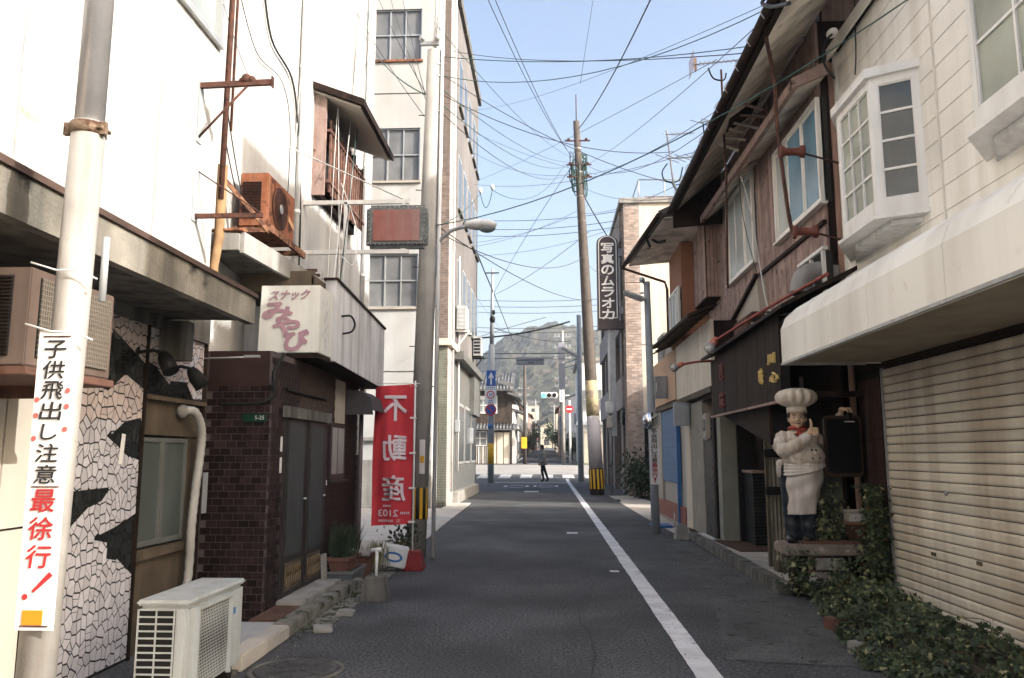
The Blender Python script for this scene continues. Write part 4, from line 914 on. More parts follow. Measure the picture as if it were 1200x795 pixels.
for (y, z, m_, lb) in ((25.0, 5.45, m_acw, 'white outdoor unit hung on the tall building above the stone band'), (30.6, 5.3, m_grey, 'grey outdoor unit on a black bracket far along the tall building')):
    a = thing('wall_outdoor_unit', lb, 'air conditioner', (-2.8, y, z))
    q = MB(); q.box(-2.92, -2.60, y, y+.8, z, z+.78); q.build('casing', m_, a, bevel=.02)
    q = MB()
    for i in range(5): q.box(-2.88, -2.64, y-.008, y, z+.09+i*.13, z+.17+i*.13)
    q.build('side_slots', m_black if m_ is m_grey else m_grey, a)
    q = MB(); q.bar((-2.95, y+.1, z-.03), (-2.5, y+.1, z-.03), .05, .05); q.bar((-2.95, y+.7, z-.03), (-2.5, y+.7, z-.03), .05, .05); q.bar((-2.95, y+.1, z-.6), (-2.52, y+.1, z-.05), .04, .04); q.build('bracket', m_black if m_ is m_grey else m_white, a)
mb = thing('meter_box', 'grey electric meter boxes on the ground floor of the tall building', 'meter box', (-2.9, 29, 2))
q = MB(); q.box(-2.98, -2.84, 29.9, 30.2, 1.9, 2.5); q.box(-2.98, -2.84, 25.3, 25.6, 2.2, 2.6); q.build('box', m_grey, mb, bevel=.02)
q = MB(); q.cyl((-2.9, 30.05, 2.5), (-2.9, 30.05, 4.4), .02, n=8); q.build('conduit', m_grey, mb)
# ================================================================== RIGHT SIDE
# ---- cream weatherboard building with awning, bay windows and shutter
cb = thing('weatherboard_building', 'cream weatherboard building with a bay window, awning and roller shutter', 'building', (5, 5, 0))
b = MB(); b.box(3.56, 9, 1.8, 9.2, 0, 6.3); b.build('wall', m_concdk, cb)
m_board = M('cream_board', (.78, .76, .71), .7, .05, 2, .12, 90, rnd=.04, dirt=((.42,.36,.28), .4, 4), patch=((.13,.10,.075), .715, 17))
for i in range(15):
    z = 2.95 + i*.222
    q = MB(); t = .010
    q.hexa([(3.5-t, 1.8, z), (3.56, 1.8, z), (3.56, 9.2, z), (3.5-t, 9.2, z), (3.5-.004, 1.8, z+.219), (3.56, 1.8, z+.219), (3.56, 9.2, z+.219), (3.5-.004, 9.2, z+.219)])
    q.build('weatherboard', m_board, cb, fix=False)
b = MB(); b.box(3.46, 3.57, 9.16, 9.23, 2.9, 6.32); b.build('corner_board', m_board, cb)
for y_ in (6.9, 4.2): b = MB(); b.box(3.474, 3.5, y_, y_+.012, 2.9, 6.3); b.build('joint_strip', m_board, cb)
b = MB(); b.box(3.42, 9, 1.7, 9.27, 6.30, 6.37); b.build('roof_edge', m_wooddk, cb)
b = MB(); b.box(3.40, 3.42, 1.7, 9.28, 6.22, 6.375); b.build('roof_trim', m_board, cb)
def bay(parent, y0, y1, ym0, ym1, z0, z1, xw, xf, name='bay_window', rows=4, cols=3):
    """bay window: wall plane xw, front plane xf between ym0..ym1, canted sides to y0 and y1"""
    q = MB(); fp = [(xw, y0), (xf, ym0), (xf, ym1), (xw, y1)]
    q.prism([(x, y, z0-.02) for x, y in fp], (0, 0, -.12)); sill = q.build(name, m_white, parent)
    def grow(k): return [(xw, y0-k*.8), (xf-k, ym0-k*.5), (xf-k, ym1+k*.5), (xw, y1+k*.8)]
    q = MB(); q.prism([(x, y, z0-.148) for x, y in grow(.05)], (0, 0, .035)); q.build('base_moulding', m_white, sill)
    q = MB(); q.prism([(x, y, z1) for x, y in grow(.05)], (0, 0, .09)); q.build('cornice', m_white, sill)
    # bracket board beneath
    q = MB(); q.prism([(xw, y0+.1, z0-.152), (xf+.12, ym0, z0-.152), (xf+.12, ym1, z0-.152), (xw, y1-.1, z0-.152)], (0, 0, -.05)); q.build('underboard', m_whitedirty, sill)
    for (a, c, nc) in ((fp[0], fp[1], 1), (fp[1], fp[2], cols), (fp[2], fp[3], 1)):
        a, c = Vector((*a, 0)), Vector((*c, 0)); d = c-a; L_ = d.length; d.normalize(); nrm = Vector((d.y, -d.x, 0))
        if nrm.x > 0: nrm = -nrm
        def pan(bb, s0, s1, za, zb_, o0, o1):
            P_ = []
            for zz_ in (za, zb_):
                for (s_, o_) in ((s0, o0), (s1, o0), (s1, o1), (s0, o1)): p = a + d*s_ + nrm*o_; P_.append((p.x, p.y, zz_))
            bb.hexa(P_)
        q = MB(); pan(q, 0, .07, z0-.02, z1, -.05, .0); pan(q, L_-.07, L_, z0-.02, z1, -.05, .0); pan(q, .07, L_-.07, z0-.02, z0+.05, -.05, 0); pan(q, .07, L_-.07, z1-.08, z1, -.05, 0)
        q.build('frame', m_white, sill)
        w0, w1, h0, h1 = .07, L_-.07, z0+.05, z1-.08
        for i in range(nc):
            for j in range(rows):
                g = MB(); pan(g, w0+(w1-w0)*i/nc+.012, w0+(w1-w0)*(i+1)/nc-.012, h0+(h1-h0)*j/rows+.012, h0+(h1-h0)*(j+1)/rows-.012, -.035, -.025)
                g.build('pane', m_glass if nc == 1 else m_curt, sill)
        q = MB()
        for i in range(nc+1): s_ = w0+(w1-w0)*i/nc; pan(q, s_-.012, s_+.012, h0, h1, -.03, -.008)
        for j in range(rows+1): z_ = h0+(h1-h0)*j/rows; pan(q, w0, w1, z_-.012, z_+.012, -.028, -.009)
        q.build('glazing_bars', m_white, sill)
    q = MB(); q.prism([(xw, y0+.05, z0-.02), (xf+.1, ym0, z0-.02), (xf+.1, ym1, z0-.02), (xw, y1-.05, z0-.02)], (0, 0, z1-z0+.02)); q.build('curtained_interior', m_glint, sill)
    return sill
m_curt = glassmat('curtained_glass', (.27, .29, .24), .2); m_glint = M('dim_interior', (.03, .028, .025), .8, .3, 3)
bay(cb, 7.2, 9.1, 7.42, 8.30, 3.84, 5.10, 3.5, 3.12)
b = MB(); b.box(4.5, 9, 4.0, 9.2, 6.37, 7.2); b.box(5.5, 9, 4.0, 9.2, 7.2, 9.9); b.build('unseen_shade_blocks', m_board, cb)  # blocks out of view, added to cast shade on the left-hand buildings
# second bay, partly out of frame
bay(cb, 3.0, 6.2, 3.6, 5.7, 3.95, 6.0, 3.5, 3.14, rows=4, cols=4)
# ---- awning
aw = thing('shop_awning', 'long cream rounded shop awning over the roller shutter', 'awning', (3, 5, 2.4))
m_awn = M('cream_awning', (.78, .77, .73), .6, .05, 1.5, .08, 60, dirt=((.42,.39,.34), .42, 2.2), patch=((.64,.61,.55), .66, 4))
prof = [(2.45, 2.44), (2.45, 2.80), (2.50, 2.92), (2.62, 3.03), (2.85, 3.14), (3.46, 3.36)]
js = [8.40, 7.62, 7.0, 6.13, 4.93, 3.7, 2.4, 1.7]
for a, c in zip(js[1:], js[:-1]):
    q = MB(); n = len(prof)
    vs = [(x, yy, z) for yy in (a+.003, c-.003) for x, z in prof] + [(x+.02, yy, z-.02) for yy in (a+.003, c-.003) for x, z in prof]
    fs = [(i, i+1, n+i+1, n+i) for i in range(n-1)] + [(2*n+i, 3*n+i, 3*n+i+1, 2*n+i+1) for i in range(n-1)]
    fs += [(i, 2*n+i, 2*n+i+1, i+1) for i in range(n-1)] + [(n+i, n+i+1, 3*n+i+1, 3*n+i) for i in range(n-1)] + [(0, n, 3*n, 2*n)]
    q.add(vs, fs, False); q.build('awning_panel', m_awn, aw)
b = MB(); pr_ = [(x, 8.40, z) for x, z in prof] + [(3.46, 8.40, 2.44)]; b.prism(pr_, (0, .012, 0)); b.build('end_cheek', m_awn, aw)
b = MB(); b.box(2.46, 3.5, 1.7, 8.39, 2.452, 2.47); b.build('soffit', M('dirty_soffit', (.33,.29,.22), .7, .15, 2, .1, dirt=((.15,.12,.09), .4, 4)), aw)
b = MB(); b.box(2.44, 2.47, 1.7, 8.42, 2.425, 2.45); b.box(2.47, 3.3, 8.39, 8.42, 2.425, 2.45); b.build('edge_rail', m_galv, aw)
# ---- shutter
m_slat = M('beige_shutter', (.62, .585, .51), .6, .12, 2, .08, 80, rnd=.09, dirt=((.30,.22,.15), .6, 4), patch=((.34,.17,.08), .73, 9))
sh = MB(); sh.box(3.53, 3.56, 2.0, 8.52, 0, 2.42); sho = sh.build('roller_shutter', m_wooddk, cb)
q = MB(); ph = .0875
pf = [(0, 0), (-.014, .006), (-.02, .02), (-.02, .064), (-.012, .080), (0, .083)]
P_ = [(3.53+x, 2.0, z) for x, z in pf]; n = len(P_)
q.add(P_ + [(x, 8.5, z) for x, y, z in P_], [(i, n+i, n+i+1, i+1) for i in range(n-1)] + [tuple(range(n)), tuple(range(2*n-1, n-1, -1))], False)
me = q.mesh('slat', m_slat)
for i in range(27): inst('slat', me, sho, (random.uniform(-.0015, .0015), 0, .03+i*ph))
b = MB(); b.box(3.50, 3.56, 8.505, 8.545, 0, 2.42); b.build('guide_rail', m_galv, sho)
b = MB(); b.ball((3.505, 7.33, 1.16), (.012, .028, .02), 12, 8); b.build('keyhole', m_galv, sho)
for (y, z) in ((7.65, .60), (6.86, .62)):
    b = MB(); b.box(3.502, 3.51, y-.04, y+.04, z-.016, z+.016); b.build('vent_slot', m_ply, sho)
b = MB(); b.box(3.46, 3.56, 2.0, 9.2, 2.40, 2.95); b.build('lintel', m_wooddk, cb)
# brown tiled pier beside the shutter
b = MB(); b.box(3.50, 3.8, 8.55, 9.2, 0, 2.42); pier = b.build('tiled_pier', m_black, cb)
m_bpt = M('oxblood_tile', (.050, .028, .023), .45, .25, 8, .15, 40, rnd=.25, dirt=((.03,.015,.012), .5, 16))
q = MB(); q.box(-.006, .0, -.046, .046, -.162, .162); me = q.mesh('tile', m_bpt, fix=False)
for j in range(7):
    for i in range(6): inst('tile', me, pier, (3.50, 8.605+i*.098, .17+j*.33))
q = MB(); q.cyl((3.42, 9.12, 0), (3.42, 9.12, 2.9), .035, n=10); q.build('downpipe', M('brown_pipe', (.22,.14,.11), .5, .2, dirt=((.1,.07,.05), .5, 14)), cb)
q = MB(); q.cyl((3.44, 9.26, 2.9), (3.44, 9.26, 6.2), .04, n=10); q.build('downpipe', M('pink_pipe', (.36,.22,.18), .5, .2), cb)

# ---- brown timber house
wh = thing('timber_house', 'brown plank-clad timber house with deep eaves and aluminium windows', 'house', (5, 12, 0))
WXX = 3.3
b = MB(); b.box(WXX+.02, 9.5, 9.25, 16.2, 0, 6.75); b.build('wall', m_wooddk, wh)
plk = {}
wins = [(9.22, 11.12, 4.46, 5.76), (12.32, 14.15, 4.5, 6.0), (9.2, 10.0, 3.3, 3.86)]
y = 9.27; k = 0
while y < 16.18:
    w_ = .125
    segs = [(3.1, 6.75)]
    for (a, c, z0, z1) in wins:
        if y+w_ > a and y < c:
            segs = [s_ for (p0, p1) in segs for s_ in ((p0, min(p1, z0)), (max(p0, z1), p1)) if s_[1]-s_[0] > .02]
    for (z0, z1) in segs:
        q = MB(); d = random.uniform(0, .005); q.box(WXX-.012-d, WXX+.02, y+.004, y+w_-.004, z0, z1); q.build('plank', m_wood, wh, fix=False)
    y += w_
def slider(parent, y0, y1, z0, z1, cols, x=WXX, mats=None):
    q = MB(); q.box(x-.02, x+.06, y0, y1, z0, z1); w_ = q.build('window', m_glint, parent)
    q = MB(); q.box(x-.07, x, y0, y0+.05, z0, z1); q.box(x-.07, x, y1-.05, y1, z0, z1); q.box(x-.07, x, y0+.05, y1-.05, z0, z0+.05); q.box(x-.07, x, y0+.05, y1-.05, z1-.05, z1); q.box(x-.1, x, y0-.03, y1+.03, z0-.03, z0-.002)
    q.build('frame', M_wf, w_)
    n = cols
    for i in range(n):
        a = y0+.05+(y1-y0-.1)*i/n; c = y0+.05+(y1-y0-.1)*(i+1)/n; xo = x-.03-.018*(i % 2)
        g = MB(); g.box(xo, xo+.006, a+.03, c-.03, z0+.08, z1-.08); g.build('pane', (mats or [m_curt])[i % len(mats or [1])], w_)
        g = MB(); g.box(xo-.01, xo+.012, a, a+.03, z0+.05, z1-.05); g.box(xo-.01, xo+.012, c-.03, c, z0+.05, z1-.05); g.box(xo-.01, xo+.012, a+.03, c-.03, z0+.05, z0+.08); g.box(xo-.01, xo+.012, a+.03, c-.03, z1-.08, z1-.05); g.build('sash', M_wf, w_)
    return w_
M_wf = M('window_frame_white', (.72, .70, .66), .5, .06, 4, .03)
m_bluepane = glassmat('blue_curtain_glass', (.13, .25, .35), .2); m_palep = glassmat('pale_curtain_glass', (.40, .43, .42), .25)
slider(wh, 9.22, 11.12, 4.46, 5.76, 3, mats=[m_bluepane, m_bluepane, m_palep])
slider(wh, 12.32, 14.15, 4.5, 6.0, 3, mats=[m_palep])
b = MB(); b.bar((WXX-.03, 9.25, 4.22), (WXX-.03, 12.2, 4.24), .05, .05); b.build('trim', m_wooddk, wh)
# brown shutter box
b = MB(); b.box(3.02, WXX+.02, 15.0, 16.2, 4.45, 6.35); sbx = b.build('shutter_box', m_wooddk, wh)
for i in range(4):
    q = MB(); q.box(3.04+i*.068, 3.1+i*.068, 14.985, 15.0, 4.47, 6.33); q.build('plank', m_wood, sbx)
for i in range(9):
    q = MB(); q.box(3.005, 3.02, 15.01+i*.13, 15.135+i*.13, 4.47, 6.33); q.build('plank', m_wood, sbx)
# hood over windows
m_soff = M('soffit_board', (.78, .72, .62), .85, .15, 3, .15, 60, dirt=((.12,.09,.07), .65, 3), patch=((.10,.07,.05), .66, 2.5))
b = MB(); b.hexa([(2.93,9.0,5.77),(3.3,9.0,5.94),(3.3,14.95,6.10),(2.93,14.95,5.83),(2.93,9.0,5.81),(3.3,9.0,6.07),(3.3,14.95,6.24),(2.93,14.95,5.87)]); hd = b.build('window_hood', m_soff, wh)
b = MB(); b.hexa([(2.87,8.95,5.74),(2.93,8.95,5.74),(2.93,14.95,5.80),(2.87,14.95,5.80),(2.87,8.95,5.86),(2.93,8.95,5.86),(2.93,14.95,5.92),(2.87,14.95,5.92)]); b.prism([(2.87,8.93,5.74),(3.3,8.93,5.92),(3.3,8.93,6.08),(2.87,8.93,5.86)], (0,.06,0)); b.build('fascia', m_wood, hd)
# main eaves
def eave(parent, y0, y1, xe, xw, ze, zw, mat=m_soff, seg=6):
    for i in range(seg):
        a, c = y0+(y1-y0)*i/seg, y0+(y1-y0)*(i+1)/seg
        q = MB(); q.hexa([(xe,a+.004,ze),(xw,a+.004,zw),(xw,c-.004,zw),(xe,c-.004,ze),(xe,a+.004,ze+.03),(xw,a+.004,zw+.03),(xw,c-.004,zw+.03),(xe,c-.004,ze+.03)]); q.build('soffit_panel', mat, parent)
b = MB(); b.hexa([(2.36,7.6,6.15),(6.6,7.6,9.85),(6.6,14.6,9.85),(2.36,14.6,6.15),(2.36,7.6,6.27),(6.6,7.6,9.97),(6.6,14.6,9.97),(2.36,14.6,6.27)]); b.hexa([(6.6,7.6,9.85),(10,7.6,6.9),(10,14.6,6.9),(6.6,14.6,9.85),(6.6,7.6,9.97),(10,7.6,7.02),(10,14.6,7.02),(6.6,14.6,9.97)])
rf = b.build('roof', M('roof_tile_dark', (.07,.06,.055), .7, .2, 4), wh)
b = MB(); b.prism([(3.4, 9.3, 6.7), (9.5, 9.3, 6.7), (9.5, 9.3, 7.1), (6.6, 9.3, 9.7), (3.4, 9.3, 7.0)], (0, .1, 0)); b.build('gable', m_wood, wh)
b = MB(); b.prism([(3.4, 16.1, 6.7), (9.5, 16.1, 6.7), (9.5, 16.1, 7.1), (6.6, 16.1, 8.2), (3.4, 16.1, 7.0)], (0, .1, 0)); b.build('gable', m_wood, wh)
eave(rf, 7.65, 14.6, 2.43, 3.30, 6.04, 6.78)
b = MB(); b.box(2.37, 2.43, 7.6, 14.62, 6.02, 6.19); b.build('fascia', m_wooddk, rf)
b = MB(); b.prism([(2.37, 14.62, 5.72), (3.3, 14.62, 5.80), (3.3, 14.62, 6.8), (2.37, 14.62, 6.06)], (0, .05, 0)); b.build('end_board', m_wooddk, rf)
# broken soffit boards hanging down
for i in range(7):
    y = 11.0+random.uniform(-.5, 1.1); b = MB(); b.ob((2.85+random.uniform(-.2, .2), y, 6.28+random.uniform(-.08, .02)), (.5, .06, .012), (random.uniform(-.3, .3), random.uniform(.05, .5), random.uniform(-.6, .6))); b.build('broken_board', m_wood if i % 2 else m_soff, rf)
b = MB(); b.box(2.5, 3.2, 10.7, 11.6, 6.365, 6.372) if False else b.prism([(2.56, 10.7, 6.135), (3.05, 10.9, 6.55), (3.1, 11.6, 6.59), (2.66, 11.4, 6.22)], (0, 0, .02)); b.build('rotten_hole', m_wooddk, rf)
gt = MB(); gt.tube([(2.32, 7.5, 6.10), (2.32, 14.7, 6.05)], .055, 12); g_ = gt.build('gutter', m_wooddk, rf)
for i in range(12):
    q = MB(); yy = 7.9+i*.58; q.tube([(2.38, yy, 6.15), (2.30, yy, 6.18), (2.25, yy, 6.10), (2.29, yy, 6.03)], .008, 5); q.build('gutter_bracket', m_galv, g_)
# lower small window, vent hood and white planks in it
b = MB(); b.box(3.24, 3.32, 9.2, 10.05, 3.30, 3.86); w_ = b.build('window', m_glint, wh)
b = MB()
for yy in (9.2, 9.62, 10.0): b.box(3.2, 3.24, yy, yy+.045, 3.25, 3.86)
b.box(3.19, 3.25, 9.15, 10.1, 3.86, 3.90); b.build('frame', m_white, w_)
vt = thing('vent_hood', 'fat grey metal vent pipe elbow coming out of the timber wall', 'vent', (3.1, 9.4, 3.5))
b = MB(); b.tube(curve_pts([(3.4, 9.35, 3.62), (3.16, 9.35, 3.63), (3.02, 9.35, 3.56), (2.98, 9.35, 3.38)], 6), .125, 20); b.build('elbow', M('vent_grey', (.24,.23,.225), .5, .15, 5, .05, metal=.2), vt)
b = MB(); b.cyl((2.98, 9.35, 3.375), (2.98, 9.35, 3.37), .115, n=20); b.build('opening', m_black, vt)
pb = thing('pipe_bracket', 'pale bracket plates above the dark signboard', 'bracket', (3.0, 10, 3.3))
b = MB()
for y in (9.8, 10.5): b.bar((3.28, y, 3.22), (2.75, y+.25, 3.25), .06, .03)
b.build('plate', m_galv, pb)
# cream stub wall pieces behind the signboard roof
b = MB(); b.prism([(3.15, 11.7, 3.0), (3.15, 14.6, 3.0), (3.15, 14.6, 3.42), (3.15, 11.9, 4.12)], (.2, 0, 0)); b.build('cream_gable_piece', m_stucgr, wh)
b = MB(); b.bar((3.12, 14.7, 3.42), (3.12, 11.8, 4.16), .06, .05); b.bar((3.12, 14.5, 3.40), (3.12, 12.8, 3.40), .05, .05); b.build('trim', m_wooddk, wh)
b = MB(); b.box(3.15, 3.4, 12.6, 16.0, 2.6, 3.3); b.build('stub_wall', m_stucgr, wh)
# ---- restaurant front
rs = thing('restaurant_front', 'dark timber restaurant frontage with a wide signboard and a sunken entrance', 'shop front', (3.2, 11, 0))
b = MB()
for i in range(16):
    pass
sgb = MB(); sgb.box(2.62, 2.70, 9.0, 12.8, 2.10, 2.98); sgo = sgb.build('signboard', m_black, rs)
for i in range(20):
    y = 9.0+i*.19; q = MB(); d = random.uniform(0, .004); q.box(2.60-d, 2.62, y+.002, y+.188, 2.10, 2.96 + .006*(20-i)); q.build('board', m_wooddk, sgo, fix=False)
b = MB(); b.bar((2.60, 12.83, 2.09), (2.60, 9.0, 2.09), .05, .03); b.build('edge_strip', m_wood, sgo)
b = MB(); b.hexa([(2.48,8.45,3.05),(3.3,8.45,3.45),(3.3,13.0,3.35),(2.48,13.0,2.99),(2.48,8.45,3.09),(3.3,8.45,3.50),(3.3,13.0,3.40),(2.48,13.0,3.04)]); b.build('roof', m_wooddk, rs)
b = MB(); b.box(2.7, 3.3, 12.72, 12.8, 2.1, 3.05); b.build('side_board', m_wooddk, rs)
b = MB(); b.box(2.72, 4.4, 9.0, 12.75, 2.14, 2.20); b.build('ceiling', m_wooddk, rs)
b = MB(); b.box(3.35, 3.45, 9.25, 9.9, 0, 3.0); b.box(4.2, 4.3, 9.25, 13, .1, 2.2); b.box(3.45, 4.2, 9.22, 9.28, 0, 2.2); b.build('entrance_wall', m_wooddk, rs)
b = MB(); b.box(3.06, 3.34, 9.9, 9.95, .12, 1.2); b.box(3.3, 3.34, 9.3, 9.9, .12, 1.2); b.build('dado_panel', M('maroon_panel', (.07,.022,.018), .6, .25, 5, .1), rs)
b = MB(); b.box(3.3, 3.34, 9.3, 9.92, 1.2, 1.24); b.build('dado_rail', m_ply, rs)
b = MB(); b.box(2.95, 3.05, 9.88, 9.98, .12, 2.12); b.box(3.3, 3.38, 12.6, 12.7, .12, 2.14); b.build('post', m_wooddk, rs)
b = MB(); b.box(3.0, 3.04, 9.62, 9.66, .12, 2.42); b.build('post', m_wood, rs)
# sloping dark panel at the mouth of the entrance
b = MB(); b.prism([(2.72, 9.98, 2.12), (2.72, 12.7, 2.12), (2.72, 9.98, 1.62)], (.04, 0, 0)); b.build('brace_panel', m_wooddk, rs)
# corrugated tin partition
ct = thing('tin_partition', 'upright corrugated tin sheet with dark straps standing in the entrance', 'partition', (2.9, 10.5, .1))
q = MB(); n = 60; vs = []
for i in range(n+1):
    t = i/n; x = 2.76+.36*t; yy = 10.35+.02*math.sin(t*2*math.pi*7.5); vs += [(x, yy, .12), (x, yy, 1.78)]
q.add(vs, [(2*i, 2*i+2, 2*i+3, 2*i+1) for i in range(n)], True); q.build('sheet', M('weathered_tin', (.26,.235,.18), .65, .25, 6, .1, dirt=((.10,.075,.05), .7, 16), patch=((.35,.33,.28), .66, 20)), ct, fix=False)
for z in (1.05, 1.52):
    q = MB(); q.box(2.72, 3.1, 10.29, 10.325, z-.05, z+.05); q.build('strap', m_black, ct)
q = MB(); q.box(2.735, 2.76, 10.32, 10.38, .12, 1.95); q.build('edge_batten', m_ply, ct)
q = MB(); q.box(3.12, 3.15, 10.32, 10.38, .12, 1.8); q.build('edge_batten', m_wooddk, ct)
b = MB(); b.ob((2.86, 9.9, .19), (.34, .18, .12), (0, 0, .1)); b.build('timber_block', m_ply, loc=(2.86, 9.9, .13), bevel=.008, label='short timber block on the step behind the stone table', cat='block')
# louvre boxes and pipes beyond the entrance
lv = thing('louvred_cabinet', 'low black louvred cabinet against the wall of the entrance', 'cabinet', (3.3, 12.9, .1))
q = MB(); q.box(3.12, 3.5, 12.55, 13.1, .12, 1.22); q.build('body', m_black, lv)
for i in range(20):
    q = MB(); q.ob((3.3, 12.54, .17+i*.052), (.36, .02, .035), (.5, 0, 0)); q.build('louvre', M('louvre_black', (.03,.03,.03), .35, .1) if i == 0 else bpy.data.materials['louvre_black'], lv)
q = MB(); q.box(3.1, 3.5, 12.5, 13.12, 1.22, 1.26); q.build('top', m_wood, lv)
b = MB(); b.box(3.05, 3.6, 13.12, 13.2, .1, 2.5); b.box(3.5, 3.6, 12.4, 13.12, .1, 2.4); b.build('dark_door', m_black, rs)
# raised yellow and red characters on the signboard
b = MB()
for (y, z, h, w_, ch) in ((9.78, 2.44, .19, .14, '味'), (9.30, 2.60, .12, .28, '川'), (9.22, 2.38, .12, .32, '心')): letters(b, ch, (2.595, y, z), (0, -1, 0), (0, 0, 1), h, w_, bold=.05, off=.0, depth=.025)
b.build('yellow_characters', M('mustard', (.62,.46,.16), .5, .1), sgo)
b = MB()
for (y, z, ch) in ((12.0, 2.73, '恵'), (12.0, 2.30, '味')): letters(b, ch, (2.595, y, z), (0, -1, 0), (0, 0, 1), .25, .3, bold=.05, off=.0, depth=.02)
b.build('red_characters', M('brick_red', (.13,.032,.028), .6, .1), sgo)
# red flood lamps
for (p0, p1, d, r, lb, g) in (((3.0, 8.5, 3.42), (2.42, 11.6, 3.13), (-.35, -.35, -.45), .075, 'large red-necked flood lamp on a long red pipe over the signboard', None), ((2.7, 12.95, 3.0), (2.2, 13.3, 2.98), (-.5, -.4, -.25), .06, 'small red flood lamp at the far end of the signboard', None)):
    fl_ = thing('flood_lamp', lb, 'lamp', p1, 'red flood lamps over the signboard')
    q = MB(); q.tube(curve_pts([p0, Vector(p0).lerp(Vector(p1), .5) + Vector((0, 0, .02)), p1]), .02, 8); q.build('pipe_arm', M('red_pipe', (.24,.055,.042), .6, .2, 8) if r > .07 else bpy.data.materials['red_pipe'], fl_)
    d = Vector(d).normalized(); p = Vector(p1)
    q = MB(); q.tube([p-d*.06, p+d*.02, p+d*.10], [r*.62, r*.75, r*.8], 16); q.build('housing', m_orangep, fl_)
    q = MB(); q.tube([p+d*.10, p+d*.14, p+d*.19], [r*.8, r*1.1, r*1.12], 18); bw_ = q.build('bowl', m_galv, fl_)
    q = MB(); q.ball(p+d*.17, r*.98, 14, 8); q.build('glass', glassmat('lamp_glass', (.45,.45,.42), .1) if r > .07 else bpy.data.materials['lamp_glass'], fl_)
bx = thing('duct_box', 'rusty brown open metal duct box behind the signboard roof', 'duct', (2.9, 12, 3.3))
q = MB(); q.prism([(2.80, 11.2, 3.10), (3.2, 11.2, 3.10), (3.2, 11.2, 3.5), (2.88, 11.2, 3.5), (2.80, 11.2, 3.42)], (0, .8, 0)); q.build('body', m_rust, bx)
q = MB(); q.box(2.86, 3.16, 11.18, 11.198, 3.16, 3.42); q.build('opening', m_black, bx)
# wire conduits on the facade with red insulator spools
cdt = thing('wall_conduit', 'rusty cable pipe with two red spool insulators down the timber house', 'conduit', (2.6, 9, 3.5))
b = MB(); b.tube(curve_pts([(2.32, 7.9, 6.12), (2.42, 8.3, 6.02), (2.60, 8.70, 5.75), (2.64, 8.8, 5.2), (2.72, 8.82, 4.2), (2.78, 8.82, 3.9)]), .022, 8); b.build('pipe', m_rust, cdt)
for z in (4.92, 3.98):
    q = MB(); x = 2.66 if z > 4.5 else 2.76; q.tube([(x-.01, 8.82, z), (x+.03, 8.82, z), (x+.06, 8.82, z), (x+.2, 8.82, z), (x+.23, 8.82, z), (x+.27, 8.82, z)], [.075, .07, .045, .045, .07, .075], 14); q.build('spool', M('spool_red', (.15,.045,.032), .5, .2, 8) if z > 4.5 else bpy.data.materials['spool_red'], cdt)
    q = MB(); q.cyl((x+.2, 8.82, z), (3.45, 9.2, z), .012, n=6); q.build('bracket', m_rust, cdt)

# ---- orange-fronted house beyond
oh = thing('orange_house', 'orange-brown two storey shop house with a blue shutter', 'house', (4.5, 17, 0))
b = MB(); b.box(2.76, 9, 16.22, 20.4, 0, 3.74); b.box(2.9, 9, 14.0, 16.2, 3.45, 4.45) if False else None; b.build('ground_storey', m_stucgr, oh)
m_orw = M('russet_board', (.30, .14, .085), .8, .1, 2, .1, dirt=((.16,.08,.05), .4, 8))
b = MB(); b.box(2.76, 8, 16.22, 17.8, 3.8, 5.87); b.build('upper_wall', m_orw, oh)
b = MB(); b.box(2.70, 2.76, 13.25, 16.9, 2.62, 3.74); b.build('cream_panel', m_cream, oh)
b = MB(); b.box(2.68, 2.76, 16.92, 20.4, 2.66, 3.72); b.build('orange_panel', M('peach_render', (.50,.33,.215), .85, .05, 2, .1, dirt=((.45,.28,.17), .3, 5)), oh)
b = MB(); b.box(2.66, 2.78, 13.2, 20.45, 2.52, 2.62); b.build('band', m_ply, oh)
b = MB(); b.box(2.76, 3.4, 13.25, 16.22, 2.45, 3.72); b.build('backing', m_wooddk, oh)
slider(oh, 16.26, 17.55, 4.05, 4.95, 3, x=2.75, mats=[m_palep, m_glgrey, m_palep])
# sub roof
b = MB(); b.hexa([(2.30,13.0,3.74),(2.78,13.0,3.93),(2.78,18.0,3.99),(2.30,18.0,3.83),(2.30,13.0,3.79),(2.78,13.0,3.98),(2.78,18.0,4.04),(2.30,18.0,3.88)]); b.build('sub_roof', m_wooddk, oh)
for i in range(11):
    q = MB(); q.bar((2.34, 13.2+i*.46, 3.73), (2.76, 13.2+i*.46, 3.91), .05, .03); q.build('rafter', m_ply, oh)
# upper eave, turned slightly from the street
b = MB(); b.hexa([(2.18,14.7,5.98),(4.6,14.7,7.2),(4.6,17.95,7.2),(1.80,17.95,5.80),(2.18,14.7,6.06),(4.6,14.7,7.28),(4.6,17.95,7.28),(1.80,17.95,5.88)])
rf2 = b.build('roof', bpy.data.materials['roof_tile_dark'], oh)
b = MB(); b.hexa([(2.22,14.7,5.93),(3.3,14.7,5.98),(2.9,17.9,5.85),(1.86,17.9,5.77),(2.22,14.7,5.95),(3.3,14.7,6.00),(2.9,17.9,5.87),(1.86,17.9,5.79)]); b.build('soffit', m_soff, rf2)
for i in range(26):
    t = i/25; q = MB(); x = 2.18-.36*t; yy = 14.75+3.2*t; z = 6.05-.19*t
    q.tube([(x-.05, yy, z), (x+.5, yy, z+.24)], .045, 8); q.build('roof_tile', bpy.data.materials['roof_tile_dark'], rf2)
b = MB(); b.tube([(2.10, 14.6, 5.96), (1.74, 18.0, 5.78)], .05, 10); b.build('gutter', m_wooddk, rf2)
